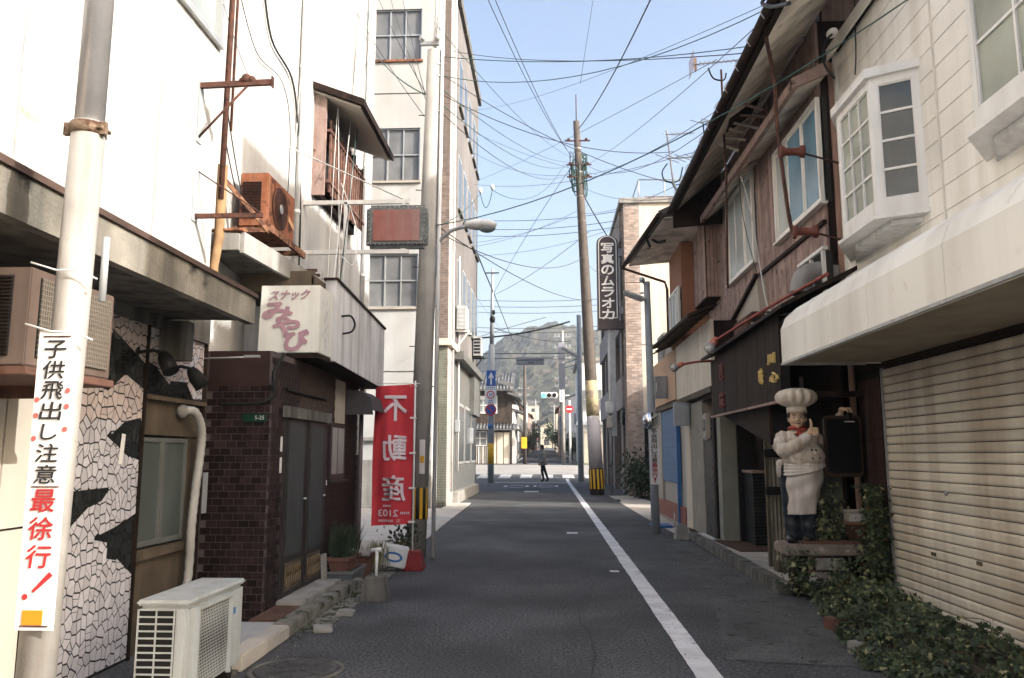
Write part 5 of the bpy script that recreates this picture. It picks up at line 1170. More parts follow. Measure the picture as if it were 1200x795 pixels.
b = MB(); b.tube([(1.70, 17.95, 5.74), (2.66, 17.85, 5.38), (2.70, 17.8, 5.2), (2.70, 17.8, 3.9)], .03, 8); b.build('drain_pipe', m_rust, oh)
b = MB(); b.box(2.3, 2.32, 13.9, 14.0, 5.9, 6.4) if False else b.prism([(2.3, 14.68, 6.05), (3.3, 14.68, 6.05), (3.3, 14.68, 6.45), (2.4, 14.68, 6.15)], (0, .05, 0)); b.build('end_board', m_wooddk, rf2)
# ground floor: blue shutter, pillars, brick strip
q = MB(); q.box(2.73, 2.77, 16.95, 19.35, .9, 2.5); sho = q.build('blue_shutter', m_blue, oh)
P_ = [(2.73+x*.7, 16.98, z) for x, z in [(0, 0), (-.014, .006), (-.02, .02), (-.02, .045), (-.012, .056), (0, .058)]]
q = MB(); n = len(P_); q.add(P_ + [(x, 19.32, z) for x, y_, z in P_], [(i, n+i, n+i+1, i+1) for i in range(n-1)] + [tuple(range(n)), tuple(range(2*n-1, n-1, -1))]); me = q.mesh('slat', M('blue_slat', (.065,.15,.29), .5, .12, 3, .05, rnd=.06, dirt=((.04,.09,.17), .5, 6)))
for i in range(26): inst('slat', me, sho, (0, 0, .92+i*.0605))
b = MB(); b.box(2.66, 2.74, 16.86, 16.95, .1, 2.5); b.build('blue_post', m_blue, oh)
b = MB(); b.box(2.70, 2.76, 19.36, 20.4, .45, 2.52); b.build('white_pillar', m_stucgr, oh)
b = MB(); b.box(2.70, 2.76, 16.22, 20.4, .1, .45); b.build('red_base', M('red_tile_base', (.22,.06,.04), .5, .2, 6), oh)
b = MB(); b.box(2.72, 3.2, 15.6, 16.2, .1, 2.5); b.build('cream_pillar', m_cream, oh)
b = MB(); b.box(2.74, 3.2, 14.4, 15.6, .1, 2.46); b.build('beige_pillar', M('beige_render', (.27,.24,.20), .85, .1, 3, .2), oh)
bp_ = MB(); bp_.box(2.76, 3.2, 13.62, 14.4, .1, 2.2); bpo = bp_.build('brick_panel', m_mortdk, oh)
q = MB(); q.box(-.008, 0, -.088, .088, -.029, .029); me = q.mesh('brick', M('black_brick', (.045,.042,.038), .5, .2, 9, .1, rnd=.3), fix=False)
for j in range(31):
    for i in range(4):
        yy = 13.72+i*.19+(.09 if j % 2 else 0)
        if yy < 14.36: inst('brick', me, bpo, (2.76, yy, .15+j*.066))
q = MB(); q.box(2.78, 3.2, 13.60, 13.62, .1, 2.2); q.build('end_panel', m_black, oh)
b = MB(); b.box(2.80, 3.2, 13.22, 13.5, .1, 2.4); b.build('pale_pillar', M('grey_green_render', (.22,.22,.185), .85, .1, 3, .2), oh)
mb = thing('meter_box', 'pale electric meter box on the beige pillar beside the brick panel', 'meter box', (2.7, 13.9, 1.8))
b = MB(); b.box(2.66, 2.76, 13.72, 13.98, 1.75, 2.2); b.build('box', m_stucgr, mb, bevel=.02)
b = MB(); b.box(2.654, 2.66, 13.77, 13.93, 1.9, 2.1); b.build('dial_window', m_glass, mb)
mb = thing('sign_box', 'grey box sign seen edge-on under the cream panel', 'sign', (2.6, 15.6, 2.2))
b = MB(); b.box(2.42, 2.72, 15.5, 15.66, 2.05, 2.5); b.build('box', m_grey, mb, bevel=.015)
mb = thing('wall_sign', 'small grey box sign on the orange panel', 'sign', (2.6, 18, 2.9))
b = MB(); b.box(2.40, 2.68, 18.0, 18.14, 2.75, 3.25); b.build('box', m_grey, mb, bevel=.015)
b = MB(); b.box(2.42, 2.44, 17.985, 18.0, 2.9, 3.1); b.build('mark', m_white, mb)
ou = thing('roof_outdoor_unit', 'weathered outdoor unit standing on the orange panel roof', 'air conditioner', (3, 18, 3.75))
b = MB(); b.box(2.76, 3.3, 19.1, 20.1, 3.76, 4.42); b.build('casing', m_conc, ou, bevel=.02)
b = MB(); b.box(2.82, 3.24, 19.085, 19.1, 3.84, 4.34); b.build('grille', m_grey, ou)
b = MB(); b.cyl((2.72, 14.6, .12), (2.72, 13.55, .12), .02, n=8); b.cyl((2.6, 17.0, 0), (2.6, 17.0, .3), .015, n=8); b.build('floor_pipe', m_alu, loc=(2.7, 14, .1), label='pale pipe lying along the base of the black brick panel', cat='pipe')
cf = MB(); cf.hexa([(2.24,14.60,0),(2.50,14.60,0),(2.50,14.86,0),(2.24,14.86,0),(2.29,14.65,.27),(2.45,14.65,.27),(2.45,14.81,.27),(2.29,14.81,.27)]); cf.build('concrete_block', m_conc, loc=(2.37, 14.7, 0), bevel=.015, label='tapered concrete footing block beside the mirror pole', cat='block')
b = MB(); b.box(2.15, 2.55, 16.9, 17.6, 0, .05); b.build('blue_tray', m_blue, loc=(2.35, 17.2, 0), label='blue plastic tray on the ground behind the mirror pole', cat='tray', bevel=.01)
# ---- mirror pole with lamp and small sign
mp_ = thing('lamp_pole', 'slim grey pole with a flat street lamp and a round mirror by the blue shutter', 'street lamp', (2.06, 15.86, 0))
b = MB(); b.tube([(2.06, 15.86, 0), (2.03, 15.86, 2.4), (2.0, 15.86, 4.95)], [.085, .078, .062], 18); b.build('pole', m_grey, mp_)
b = MB(); b.ob((1.74, 15.8, 4.66), (.46, .2, .07), (0, .38, 0)); b.build('lamp_head', m_galv, mp_, bevel=.02)
b = MB(); b.ob((1.73, 15.8, 4.62), (.36, .16, .03), (0, .38, 0)); b.build('lens', m_frost, mp_)
b = MB(); b.cyl((1.86, 15.86, 4.72), (2.0, 15.86, 4.74), .02, n=8); b.cyl((1.92, 15.86, 4.95), (2.02, 15.86, 4.85), .02, n=6); b.ball((1.9, 15.8, 4.98), .06, 8, 6); b.build('arm', m_galv, mp_)
b = MB(); b.ball((2.0, 15.72, 2.16), (.165, .09, .165), 22, 14); b.build('mirror', M('mirror_steel', (.75,.75,.75), .08, .02, 2, 0, metal=1, grain=0), mp_)
b = MB(); b.tube([(2.0+.168*math.cos(a), 15.74, 2.16+.168*math.sin(a)) for a in [k*2*math.pi/24 for k in range(25)]], .012, 6); b.build('mirror_rim', m_grey, mp_)
sg = thing('warning_sign', 'small white strip sign with the same black and red writing below the mirror', 'sign', (2.05, 15.76, 1.1))
b = MB(); b.box(1.965, 2.145, 15.755, 15.762, .93, 2.0); b.build('board', bpy.data.materials['sign_white'], sg)
b = MB(); z = 1.94
for ch in '子供飛出し注意': letters(b, ch, (2.055, 15.755, z), (1, 0, 0), (0, 0, 1), .085, .11, bold=.015); z -= .092
b.build('lettering', m_ink, sg); b = MB()
for ch in '最徐行！': letters(b, ch, (2.055, 15.755, z), (1, 0, 0), (0, 0, 1), .085, .11 if ch != '！' else .05, bold=.02); z -= .095
b.build('lettering', m_inkred, sg)

# ---- brick photo shop building
pb = thing('brick_shop_building', 'brown and white brick three storey building with a concrete side wall', 'building', (4.5, 35, 0))
b = MB(); b.box(3.55, 11, 30.0, 44, 0, 11.15); b.build('side_wall', m_cream, pb)
b = MB(); b.box(2.95, 3.55, 30.0, 30.9, 0, 11.15); pr = b.build('brick_pier', m_mortar, pb)
m_bw = M('pale_face_brick', (.33, .265, .23), .75, .12, 9, .1, rnd=.25)
q = MB(); q.box(-.095, .095, -.012, 0, -.042, .042); me = q.mesh('brick', m_bw, fix=False); rest_ = MB(); n_ = 0
for j in range(int(11.1/.1)):
    z = .05+j*.1
    for i in range(3):
        x = 3.05+i*.2 - (.1 if j % 2 else 0)
        x0, x1 = max(2.955, x-.095), min(3.545, x+.095)
        if n_ < 300 and .5 < z and x1-x0 > .18: inst('brick', me, pr, (x, 30.0, z)); n_ += 1
        else: rest_.box(x0, x1, 29.988, 30.0, z-.042, z+.042)
        yy = 30.1+i*.3
    for i in range(4):
        yy = 30.1+i*.2+(.1 if j % 2 else 0)
        if yy < 30.85: rest_.box(2.938, 2.95, yy-.09, yy+.09, z-.042, z+.042)
rest_.build('brickwork', m_bw, pr, kind='stuff', fix=False)
b = MB()
for (y0, y1) in ((31.8, 32.6), (36.2, 37.0), (40.5, 41.4), (43.2, 44)): b.box(2.95, 3.55, y0, y1, 0, 11.1)
b.box(3.2, 3.55, 30.9, 44, 0, 11.1); b.build('street_wall', m_bt, pb)
m_pc = M('pinkish_concrete', (.34, .29, .265), .85, .15, 2, .2)
for (z0, z1) in ((3.3, 4.5), (6.4, 7.5), (9.9, 11.1)):
    q = MB(); q.box(2.86, 3.2, 30.9, 44, z0, z1); q.build('spandrel', m_pc, pb)
for (z0, z1) in ((.9, 3.2), (4.5, 6.4), (7.5, 9.9)):
    for y in (31.0, 33.2, 34.8, 37.8, 39.2, 42):
        q = MB(); q.box(3.15, 3.2, y, y+1.1 if y > 31 else y+.7, z0+.1, z1-.1); q.build('window', m_glass, pb)
b = MB(); b.box(2.80, 11, 29.9, 44.1, 11.15, 11.35); b.build('roof_coping', m_conc, pb)
b = MB(); b.box(3.9, 6, 31, 35, 11.35, 11.75); b.build('penthouse', m_terra, pb)
b = MB()
for x in (3.6, 4.6, 5.6): b.cyl((x, 30.3, 11.35), (x, 30.3, 12.2), .025, n=6)
b.cyl((3.6, 30.3, 12.2), (6.2, 30.3, 12.2), .025, n=6); b.cyl((3.6, 30.3, 12.2), (3.6, 36, 12.2), .025, n=6); b.build('roof_rail', m_alu, pb)
b = MB(); b.box(3.56, 9, 29.985, 29.998, 5.6, 5.63); b.box(3.56, 9, 29.985, 29.998, 3.0, 3.04); b.build('joint', m_concdk, pb)
b = MB(); b.box(3.56, 4.8, 29.98, 29.998, .2, 2.9); b.build('garage_opening', m_black, pb)
rl = thing('wall_emblem', 'pale carved animal head plaque on the brick shop wall', 'plaque', (2.9, 30.5, 2.6))
b = MB(); b.lathe((2.93, 31.4, 2.9), [(.3, 0)], 4) if False else b.ball((2.93, 31.4, 2.95), (.08, .34, .34), 16, 10); b.build('backing', m_black, rl)
b = MB(); b.ball((2.87, 31.4, 2.9), (.06, .15, .22), 12, 8); b.ball((2.87, 31.24, 3.1), (.04, .07, .06), 8, 6); b.ball((2.87, 31.56, 3.1), (.04, .07, .06), 8, 6); b.ball((2.83, 31.4, 2.78), (.05, .09, .08), 10, 7); b.build('head', m_conc, rl)
# vertical sign
vs_ = thing('vertical_sign', 'tall dark vertical box sign with white characters on the brick shop', 'sign', (2.35, 30.6, 6.4))
m_sb = M('sign_brown', (.045, .032, .035), .4, .1, 3, .02)
arch = [(1.93, 6.62), (2.76, 6.62), (2.76, 9.72)] + [(2.345+.415*math.cos(t), 9.72+.30*math.sin(t)) for t in [k*math.pi/10 for k in range(1, 10)]] + [(1.93, 9.72)]
b = MB(); b.prism([(x, 30.5, z) for x, z in arch], (0, .28, 0)); b.build('box', m_sb, vs_)
b = MB(); b.box(1.93, 2.95, 30.45, 30.85, 6.30, 6.62); b.build('base', m_sb, vs_)
inn = [(2.345+(x-2.345)*.86, 6.72+(z-6.62)*.965) for x, z in arch]; inn2 = [(2.345+(x-2.345)*.78, 6.755+(z-6.62)*.945) for x, z in arch]
b = MB(); n = len(inn); b.add([(x, 30.492, z) for x, z in inn] + [(x, 30.492, z) for x, z in inn2], [(i, (i+1) % n, n+(i+1) % n, n+i) for i in range(n)]); b.build('outline', m_whitedirty, vs_, fix=False)
b = MB(); z = 9.52
for ch in '写真のムラオカ': letters(b, ch, (2.345, 30.5, z), (1, 0, 0), (0, 0, 1), .37, .47, bold=.035); z -= .44
b.build('lettering', m_white, vs_)
b = MB(); b.box(2.76, 2.95, 30.55, 30.75, 9.2, 9.5); b.box(2.76, 2.95, 30.55, 30.75, 6.9, 7.2); b.box(2.3, 2.6, 30.6, 30.75, 2.2, 6.3); b.build('mount', m_grey, vs_)
# unseen building added behind the orange house to shade the road
nb = thing('unseen_shade_house', 'unseen grey block added behind the orange house to shade the road', 'house', (8, 27, 0))
b = MB(); b.box(5.2, 11, 23.6, 29.8, 0, 4.6); b.build('wall', m_stucgr, nb)
b = MB(); b.box(5.0, 11.2, 23.4, 29.9, 4.6, 4.8); b.build('roof', m_concdk, nb)
# bush
bs = thing('bush', 'dark green leafy bush at the foot of the brick shop', 'bush', (3.1, 28.4, 0))
q = MB(); random.seed(5); leaf_cloud(q, [(3.25+random.gauss(0, .34), 28.3+random.gauss(0, .5), .75+random.gauss(0, .36)) for _ in range(1500)], .075); q.build('foliage', m_leafdk, bs, fix=False)
q = MB()
for k in range(9): q.tube([(3.2+random.uniform(-.1, .1), 28.3, 0), (3.2+random.uniform(-.5, .5), 28.3+random.uniform(-.5, .5), 1.2)], [.02, .006], 5)
q.build('stem', m_wooddk, bs)
# ---- leaning right utility pole
up = thing('utility_pole', 'tall leaning brown concrete utility pole with a tangle of cables at the top', 'utility pole', (1.81, 30.5, 0))
def rp(z): return Vector((1.82-.0425*z, 30.5, z))
b = MB(); b.tube([rp(0), rp(5), rp(10), rp(14.75)], [.265, .225, .175, .125], 24); b.build('shaft', m_poleb, up)
b = MB(); b.tube([rp(5.2), rp(2.25)], [.272, .288], 24) if False else b.tube([rp(1.0), rp(2.95)], [.268, .25], 24); b.build('grey_wrap', m_grey if False else M('lilac_wrap', (.42,.40,.42), .7, .08, 3, .1), up)
b = MB(); b.tube([rp(2.95), rp(4.3)], [.249, .236], 24); b.build('worn_wrap', M('worn_yellow_wrap', (.42,.36,.22), .8, .25, 4, .1, patch=((.26,.20,.15), .52, 4)), up)
b = MB(); b.tube([rp(.22), rp(.97)], [.28, .275], 24); g_ = b.build('guard_band', m_ink, up)
for k in range(12):
    a = 2*math.pi*k/12; q = MB()
    q.add([rp(z)+Vector((.286*math.cos(a+t), .286*math.sin(a+t), 0)) for t, z in ((0, .23), (.13, .23), (.26, .23), (.26, .96), (.13, .96), (0, .96))], [(0, 1, 4, 5), (1, 2, 3, 4)]); q.build('yellow_stripe', m_yel, g_, fix=False)
for z in (6.2, 8.8, 9.1, 10.6, 11.6, 12.6, 13.6):
    q = MB(); q.tube([rp(z-.03), rp(z+.03)], .272-.0098*z, 20); q.build('steel_band', m_galv, up)
b = MB(); random.seed(11)
for k in range(46):
    z = random.uniform(12.1, 13.3); p = rp(z); a = random.uniform(0, 6.28); r = random.uniform(.2, .42); d = Vector((math.cos(a), math.sin(a)*.6, 0))
    b.tube(curve_pts([p+d*.15, p+d*r+Vector((0, 0, random.uniform(-.1, .3))), p+d*(r*.9)+Vector((0, 0, -.45)), p+d*.12+Vector((0, 0, -.5))], 4), random.choice((.014, .018, .025)), 4)
b.build('cable_tangle', m_cableg, up, kind='stuff')
b = MB()
for z in (13.9, 12.9, 12.4): p = rp(z); b.bar(p+Vector((-.5, -.1, 0)), p+Vector((.5, -.1, 0)), .05, .05); b.ball(p+Vector((-.35, -.1, .06)), .06, 8, 6); b.ball(p+Vector((.35, -.1, .06)), .06, 8, 6)
b.cyl(rp(14.7), rp(15.9)+Vector((.05, 0, 0)), .02, n=6); b.build('cross_arm', m_rust, up)
mb = thing('meter_box', 'grey meter box with a lower panel on a thin post beside the leaning pole', 'meter box', (2.35, 30.4, 1.7))
b = MB(); b.cyl((2.35, 30.6, 0), (2.35, 30.6, 6.3), .05, n=10); b.build('post', m_grey, mb)
b = MB(); b.box(2.15, 2.48, 30.35, 30.5, 3.05, 3.5); b.build('box', m_grey, mb, bevel=.02)
b = MB(); b.box(2.2, 2.46, 30.4, 30.5, 2.5, 2.95); b.build('panel', m_conc, mb, bevel=.02)
# ================================================================== CHEF STATUE AND ITS CORNER
def organic(bld, name, mat, voxel=.008, smooth=6, disp=None):
    """union the builder's lumps into one continuous skin"""
    me = bld.mesh(name, mat); o = bpy.data.objects.new('organic_source', me); C.objects.link(o)
    r = o.modifiers.new('r', 'REMESH'); r.mode = 'VOXEL'; r.voxel_size = voxel; r.use_smooth_shade = True
    if smooth: s_ = o.modifiers.new('s', 'SMOOTH'); s_.iterations = smooth; s_.factor = .5
    dg = bpy.context.evaluated_depsgraph_get(); out = bpy.data.meshes.new_from_object(o.evaluated_get(dg))
    bpy.data.objects.remove(o)
    if disp:
        out.update()
        for v in out.vertices: v.co += v.normal * disp(v.co)
        out.update()
    out.materials.clear(); out.materials.append(mat); out.name = name
    for p in out.polygons: p.use_smooth = True
    return out
def limb(b, pts, rs, n=14):
    b.tube(pts, rs, n)
    for p, r in zip(pts, rs): b.ball(p, r, 12, 8)
ch = thing('chef_statue', 'painted chef statue in a tall white hat giving a thumbs up on the stone slab', 'statue', (2.76, 9.02, .56))
def part(me, name, parent=ch):
    o = bpy.data.objects.new(name, me); link(o); o.parent = parent; return o
m_jack = M('aged_white_jacket', (.56, .50, .43), .6, .1, 9, .1, 80, dirt=((.20,.12,.09), .55, 22))
m_apr = M('aged_white_apron', (.60, .56, .53), .55, .08, 9, .1, 80, dirt=((.28,.19,.17), .5, 16))
m_skin = M('painted_skin', (.52, .38, .26), .5, .12, 14, .05, 80, dirt=((.22,.12,.07), .4, 30))
m_hat = M('aged_white_hat', (.60, .55, .48), .6, .08, 9, .05, 80, dirt=((.30,.18,.13), .35, 20))
m_trou = M('dark_blue_trousers', (.016, .022, .032), .5, .3, 12, .1, 60, dirt=((.07,.065,.06), .35, 20))
m_shoe = M('black_shoe', (.02, .018, .016), .35, .2, 9)
m_hair = M('painted_hair', (.03, .022, .018), .5, .2, 30, .3, 90)
m_scarf = M('red_scarf', (.30, .045, .03), .6, .2, 12, .1, 60)
# trousers
b = MB(); limb(b, [(-.10, .03, .80), (-.11, .0, .42), (-.10, .02, .06)], [.13, .095, .075]); limb(b, [(.07, .03, .80), (.06, -.02, .42), (.06, -.01, .06)], [.13, .095, .075]); b.ball((-.01, .03, .78), (.2, .14, .14))
part(organic(b, 'trousers', m_trou, .010, 4, lambda c: .006*math.sin(c.z*46+3*c.x)*(1 if c.z < .35 else .3)), 'trousers')
for s_, x in ((-1, -.11), (1, .06)):
    b = MB(); b.ball((x-.015, -.06, .035), (.055, .125, .045)); b.ball((x, .03, .05), (.05, .07, .055)); b.box(x-.055, x+.035, -.15, .07, -.002, .02)
    part(organic(b, 'shoe', m_shoe, .007, 3), 'shoe')
# jacket torso, both sleeves as one skin
b = MB(); b.ball((.02, .02, 1.07), (.205, .135, .165), 20, 14); b.ball((.045, -.05, .91), (.225, .205, .19), 20, 14); b.ball((.02, .03, .98), (.20, .16, .2), 20, 14); b.ball((.0, .01, 1.20), (.09, .08, .05))
limb(b, [(-.16, .01, 1.12), (-.19, -.07, 1.03), (-.155, -.15, .98)], [.085, .082, .075])
limb(b, [(-.155, -.15, .98), (-.04, -.24, 1.03), (.055, -.275, 1.10)], [.078, .07, .055])
limb(b, [(.17, .04, 1.12), (.28, .13, 1.06), (.38, .15, 1.12)], [.08, .07, .06]); limb(b, [(.38, .15, 1.12), (.43, .13, 1.28), (.45, .09, 1.37)], [.058, .05, .042])
def folds(c):
    d = .0
    if c.z < 1.0: d += .007*math.sin((c.z*70) + math.sin(c.x*11)*3.0)*max(0, min(1, (1.0-c.z)*6))*(.4 + .6*noise.noise(c*7))
    if c.x < -.02 or c.x > .22: d += .006*math.sin(c.x*80 + c.z*60)*(.5+.5*noise.noise(c*9))
    d += .004*noise.noise(c*18); return d
part(organic(b, 'jacket', m_jack, .008, 5, folds), 'jacket')
b = MB(); b.tube([(.05, -.27, 1.095), (.085, -.285, 1.13)], [.064, .058], 18); b.ball((.085, -.285, 1.13), (.05, .05, .05)); part(organic(b, 'cuff', m_apr, .006, 2), 'cuff')
for (x, z) in ((.10, 1.09), (.125, .99), (.13, .90), (.10, .82), (-.03, 1.16), (.17, .985), (.205, .905)):
    # seat each button on the belly surface
    y = -.05 - .205*math.sqrt(max(0, 1-((x-.045)/.225)**2-((z-.91)/.19)**2)) if z < 1.02 else .02-.135*math.sqrt(max(0, 1-((x-.02)/.205)**2-((z-1.07)/.165)**2))
    b = MB(); b.ball((x, y-.003, z), (.011, .008, .011), 10, 6); part(b.mesh('button', m_shoe), 'button')
# apron: wrapped shell from the waist with a tapering front fall
b = MB(); nu, nz = 40, 34; vs = []
for j in range(nz+1):
    t = j/nz; z = .86-.57*t
    for i in range(nu+1):
        u = i/nu; a = -math.pi*(.02+.96*u)       # around the front, from +x to -x
        rx = .212-.062*t**1.3 ; ry = .205-.07*t; cx_ = .045-.045*t
        fold = .011*math.sin(u*17+t*5)*(.15+.85*t) + .010*math.sin(z*62+u*5)*max(0, 1-t*3.2) + .008*math.sin(u*9-t*14)*math.sin(math.pi*min(1, t*1.3))
        zz_ = z + .02*(1-u)*t
        vs.append((cx_+(rx+fold)*math.cos(a), -.02+(ry+fold)*math.sin(a), zz_ - .035*math.sin(math.pi*u)*(1-t)))
b.add(vs, [(j*(nu+1)+i, j*(nu+1)+i+1, (j+1)*(nu+1)+i+1, (j+1)*(nu+1)+i) for j in range(nz) for i in range(nu)], True)
me = b.mesh('apron', m_apr); o = part(me, 'apron'); sf = o.modifiers.new('thick', 'SOLIDIFY'); sf.thickness = .012
b = MB()
for k in range(6):
    z0 = .875-.019*k; pts = [( .045+(.204+.002*k)*math.cos(-a), -.02+(.204+.002*k)*math.sin(-a), z0-.035*math.sin(a)*(k/5)+.016*(k-2)*math.cos(a)) for a in [math.pi*(.02+.96*q/18) for q in range(19)]]
    b.tube(pts, .014, 8)
part(organic(b, 'waist_roll', m_apr, .007, 3), 'waist_roll')
b = MB(); b.ball((-.20, -.02, .84), (.045, .05, .05)); b.ball((-.215, -.03, .77), (.03, .04, .08)); b.ball((-.19, .0, .76), (.03, .04, .09)); part(organic(b, 'apron_knot', m_apr, .007, 2), 'apron_knot')
# head
b = MB(); hx, hy, hz = 0.0, -.02, 1.335
b.ball((hx, hy, hz), (.088, .098, .112), 24, 16); b.ball((hx, hy-.035, hz-.055), (.062, .055, .05), 18, 12); b.ball((hx, .0, 1.23), (.06, .06, .07))
for s_ in (-1, 1): b.ball((hx+s_*.042, hy-.068, hz-.028), (.032, .026, .028)); b.ball((hx+s_*.09, hy+.005, hz-.005), (.013, .022, .032)); b.ball((hx+s_*.034, hy-.082, hz+.038), (.028, .012, .009))
b.ball((hx, hy-.105, hz-.008), (.015, .02, .026)); b.ball((hx, hy-.112, hz-.018), (.02, .016, .014)); b.ball((hx, hy-.085, hz-.088), (.026, .02, .018)); b.ball((hx, hy-.088, hz-.064), (.03, .014, .008))
hd = part(organic(b, 'head', m_skin, .0048, 2), 'head')
b = MB()
for s_ in (-1, 1): b.ball((hx+s_*.034, hy-.089, hz+.014), (.015, .008, .0085), 12, 8)
part(b.mesh('eyes', m_apr), 'eyes', hd); b = MB()
for s_ in (-1, 1): b.ball((hx+s_*.034, hy-.096, hz+.013), (.006, .004, .0065), 10, 6); b.tube([(hx+s_*.016, hy-.1, hz+.036), (hx+s_*.035, hy-.1, hz+.042), (hx+s_*.056, hy-.085, hz+.034)], .0042, 6)
part(b.mesh('brows', m_hair), 'brows', hd)
b = MB(); pts = [(hx-.036, hy-.085, hz-.036), (hx-.02, hy-.099, hz-.050), (hx, hy-.104, hz-.055), (hx+.02, hy-.099, hz-.050), (hx+.036, hy-.085, hz-.036)]; b.tube(pts, [.003, .008, .0095, .008, .003], 8); part(b.mesh('smile', M('dark_lip', (.14,.035,.025), .5, .1)), 'smile', hd)
b = MB(); b.tube([(p[0]*.8+hx*.2, p[1]-.005, p[2]+.004) for p in pts], .0045, 6); part(b.mesh('teeth', m_hat), 'teeth', hd)
b = MB(); b.ball((hx, hy+.02, hz+.02), (.097, .092, .088), 18, 12); b.ball((hx-.085, hy-.02, hz+.03), (.014, .03, .035)); b.ball((hx+.085, hy-.02, hz+.03), (.014, .03, .035)); me = organic(b, 'hair', m_hair, .006, 1)
part(me, 'hair', hd)
# hat
b = MB(); b.tube([(0, -.01, 1.395), (0, -.005, 1.475)], [.108, .104], 28); htb = part(b.mesh('hat_band', m_hat), 'hat_band')
b = MB(); vs = []; NU, NV = 96, 18
for j in range(NV+1):
    t = j/NV; prof_r = [.102, .13, .175, .205, .212, .20, .165, .10, .03][min(8, int(t*8))]; f = t*8-int(t*8) if t < 1 else 0
    rr = [.102, .13, .175, .205, .212, .20, .165, .10, .02, .02]; zz_ = [1.465, 1.475, 1.50, 1.535, 1.575, 1.615, 1.65, 1.668, 1.67, 1.67]; k = min(8, int(t*8)); r = rr[k]*(1-f)+rr[k+1]*f; z = zz_[k]*(1-f)+zz_[k+1]*f
    for i in range(NU):
        a = 2*math.pi*i/NU; l = 1 + .075*math.cos(a*14+.5*math.sin(a*3))*min(1, (1-abs(t-.45)))+.04*math.sin(a*5)*t
        vs.append((r*l*math.cos(a), -.01+r*l*math.sin(a)*.95, z))
b.add(vs, [(j*NU+i, j*NU+(i+1) % NU, (j+1)*NU+(i+1) % NU, (j+1)*NU+i) for j in range(NV) for i in range(NU)], True)
part(b.mesh('hat_crown', m_hat), 'hat_crown', htb)
# scarf
b = MB()
b.tube([(.085*math.cos(a), -.01+.08*math.sin(a), 1.225+.01*math.sin(2*a)) for a in [k*2*math.pi/20 for k in range(21)]], .024, 8); b.ball((.02, -.095, 1.205), (.03, .02, .025)); b.ball((.05, -.10, 1.165), (.022, .014, .04), rot=(0, -.4, 0)); b.ball((.0, -.10, 1.17), (.02, .014, .035), rot=(0, .4, 0))
part(organic(b, 'scarf', m_scarf, .006, 2, lambda c: .003*math.sin(c.z*200)), 'scarf')
# thumbs-up hand: palm, four curled fingers of different length, thumb up
b = MB(); P0 = Vector((.13, -.30, 1.185))
b.ball(P0, (.042, .032, .045), 16, 12); limb(b, [(.09, -.287, 1.14), P0], [.034, .036], 12)
for k, (dz, ln) in enumerate(((.032, .050), (.010, .054), (-.012, .050), (-.032, .042))):
    a = P0 + Vector((.020, -.012, dz)); k1 = P0 + Vector((.020+ln*.75, -.030, dz-.002)); k2 = P0 + Vector((.018+ln*.7, -.066, dz-.004)); k3 = P0 + Vector((.012, -.060, dz-.005))
    limb(b, [a, k1], [.0135, .0125], 10); limb(b, [k1, k2], [.0125, .0115], 10); limb(b, [k2, k3], [.0115, .010], 10)
limb(b, [P0+Vector((-.005, -.02, .03)), P0+Vector((.0, -.025, .068)), P0+Vector((-.004, -.018, .105)), P0+Vector((-.012, -.012, .128))], [.017, .015, .0135, .010], 12)
part(organic(b, 'thumbs_up_hand', m_skin, .0042, 2), 'thumbs_up_hand')
# raised hand resting on the board
b = MB(); Q = Vector((.475, .03, 1.435)); b.ball(Q, (.045, .03, .022), 14, 10); limb(b, [(.45, .09, 1.37), Q], [.03, .026], 10)
for k, (dy, ln) in enumerate(((-.026, .05), (-.009, .058), (.009, .054), (.026, .044))):
    a = Q + Vector((.03, dy, .004)); k1 = a + Vector((ln*.75, -.003, .006)); k2 = k1 + Vector((ln*.35, 0, -.022)); k3 = k2 + Vector((.004, 0, -.02))
    limb(b, [a, k1], [.0125, .0115], 8); limb(b, [k1, k2], [.0115, .0105], 8); limb(b, [k2, k3], [.0105, .009], 8)
limb(b, [Q+Vector((.0, -.02, 0)), Q+Vector((.03, -.05, -.01)), Q+Vector((.05, -.055, -.03))], [.014, .012, .010], 8)
part(organic(b, 'raised_hand', m_skin, .0045, 2), 'raised_hand')
ch.rotation_euler = (0, 0, -.26)
# menu board held beside it
mb = thing('menu_board', 'black menu board with a rounded brown frame beside the chef statue', 'board', (3.26, 9.06, 1.3))
def rrect(x0, x1, z0, z1, r, n=5):
    out = []
    for cx_, cz_, a0 in ((x1-r, z1-r, 0), (x0+r, z1-r, 90), (x0+r, z0+r, 180), (x1-r, z0+r, 270)):
        out += [(cx_+r*math.cos(R(a0+90*k/n)), cz_+r*math.sin(R(a0+90*k/n))) for k in range(n+1)]
    return out
b = MB(); b.prism([(x, 8.93, z) for x, z in rrect(3.02, 3.42, 1.26, 1.925, .05)], (0, .05, 0)); b.build('frame', M('brown_frame', (.035,.018,.012), .5, .2, 6, .1), mb)
b = MB(); b.prism([(x, 8.922, z) for x, z in rrect(3.045, 3.395, 1.30, 1.89, .035)], (0, .008, 0)); b.build('panel', M('board_black', (.004,.004,.005), .5, .1, 3, .02, spec=.1), mb)
b = MB(); b.box(3.24, 3.33, 8.9, 8.92, 1.865, 1.875); b.cyl((3.27, 8.93, 1.88), (3.31, 8.93, 1.95), .03, n=10); b.build('clip_lamp', m_black, mb)
b = MB(); b.box(3.23, 3.34, 8.895, 8.903, 1.852, 1.862); b.build('clip_edge', m_white, mb)
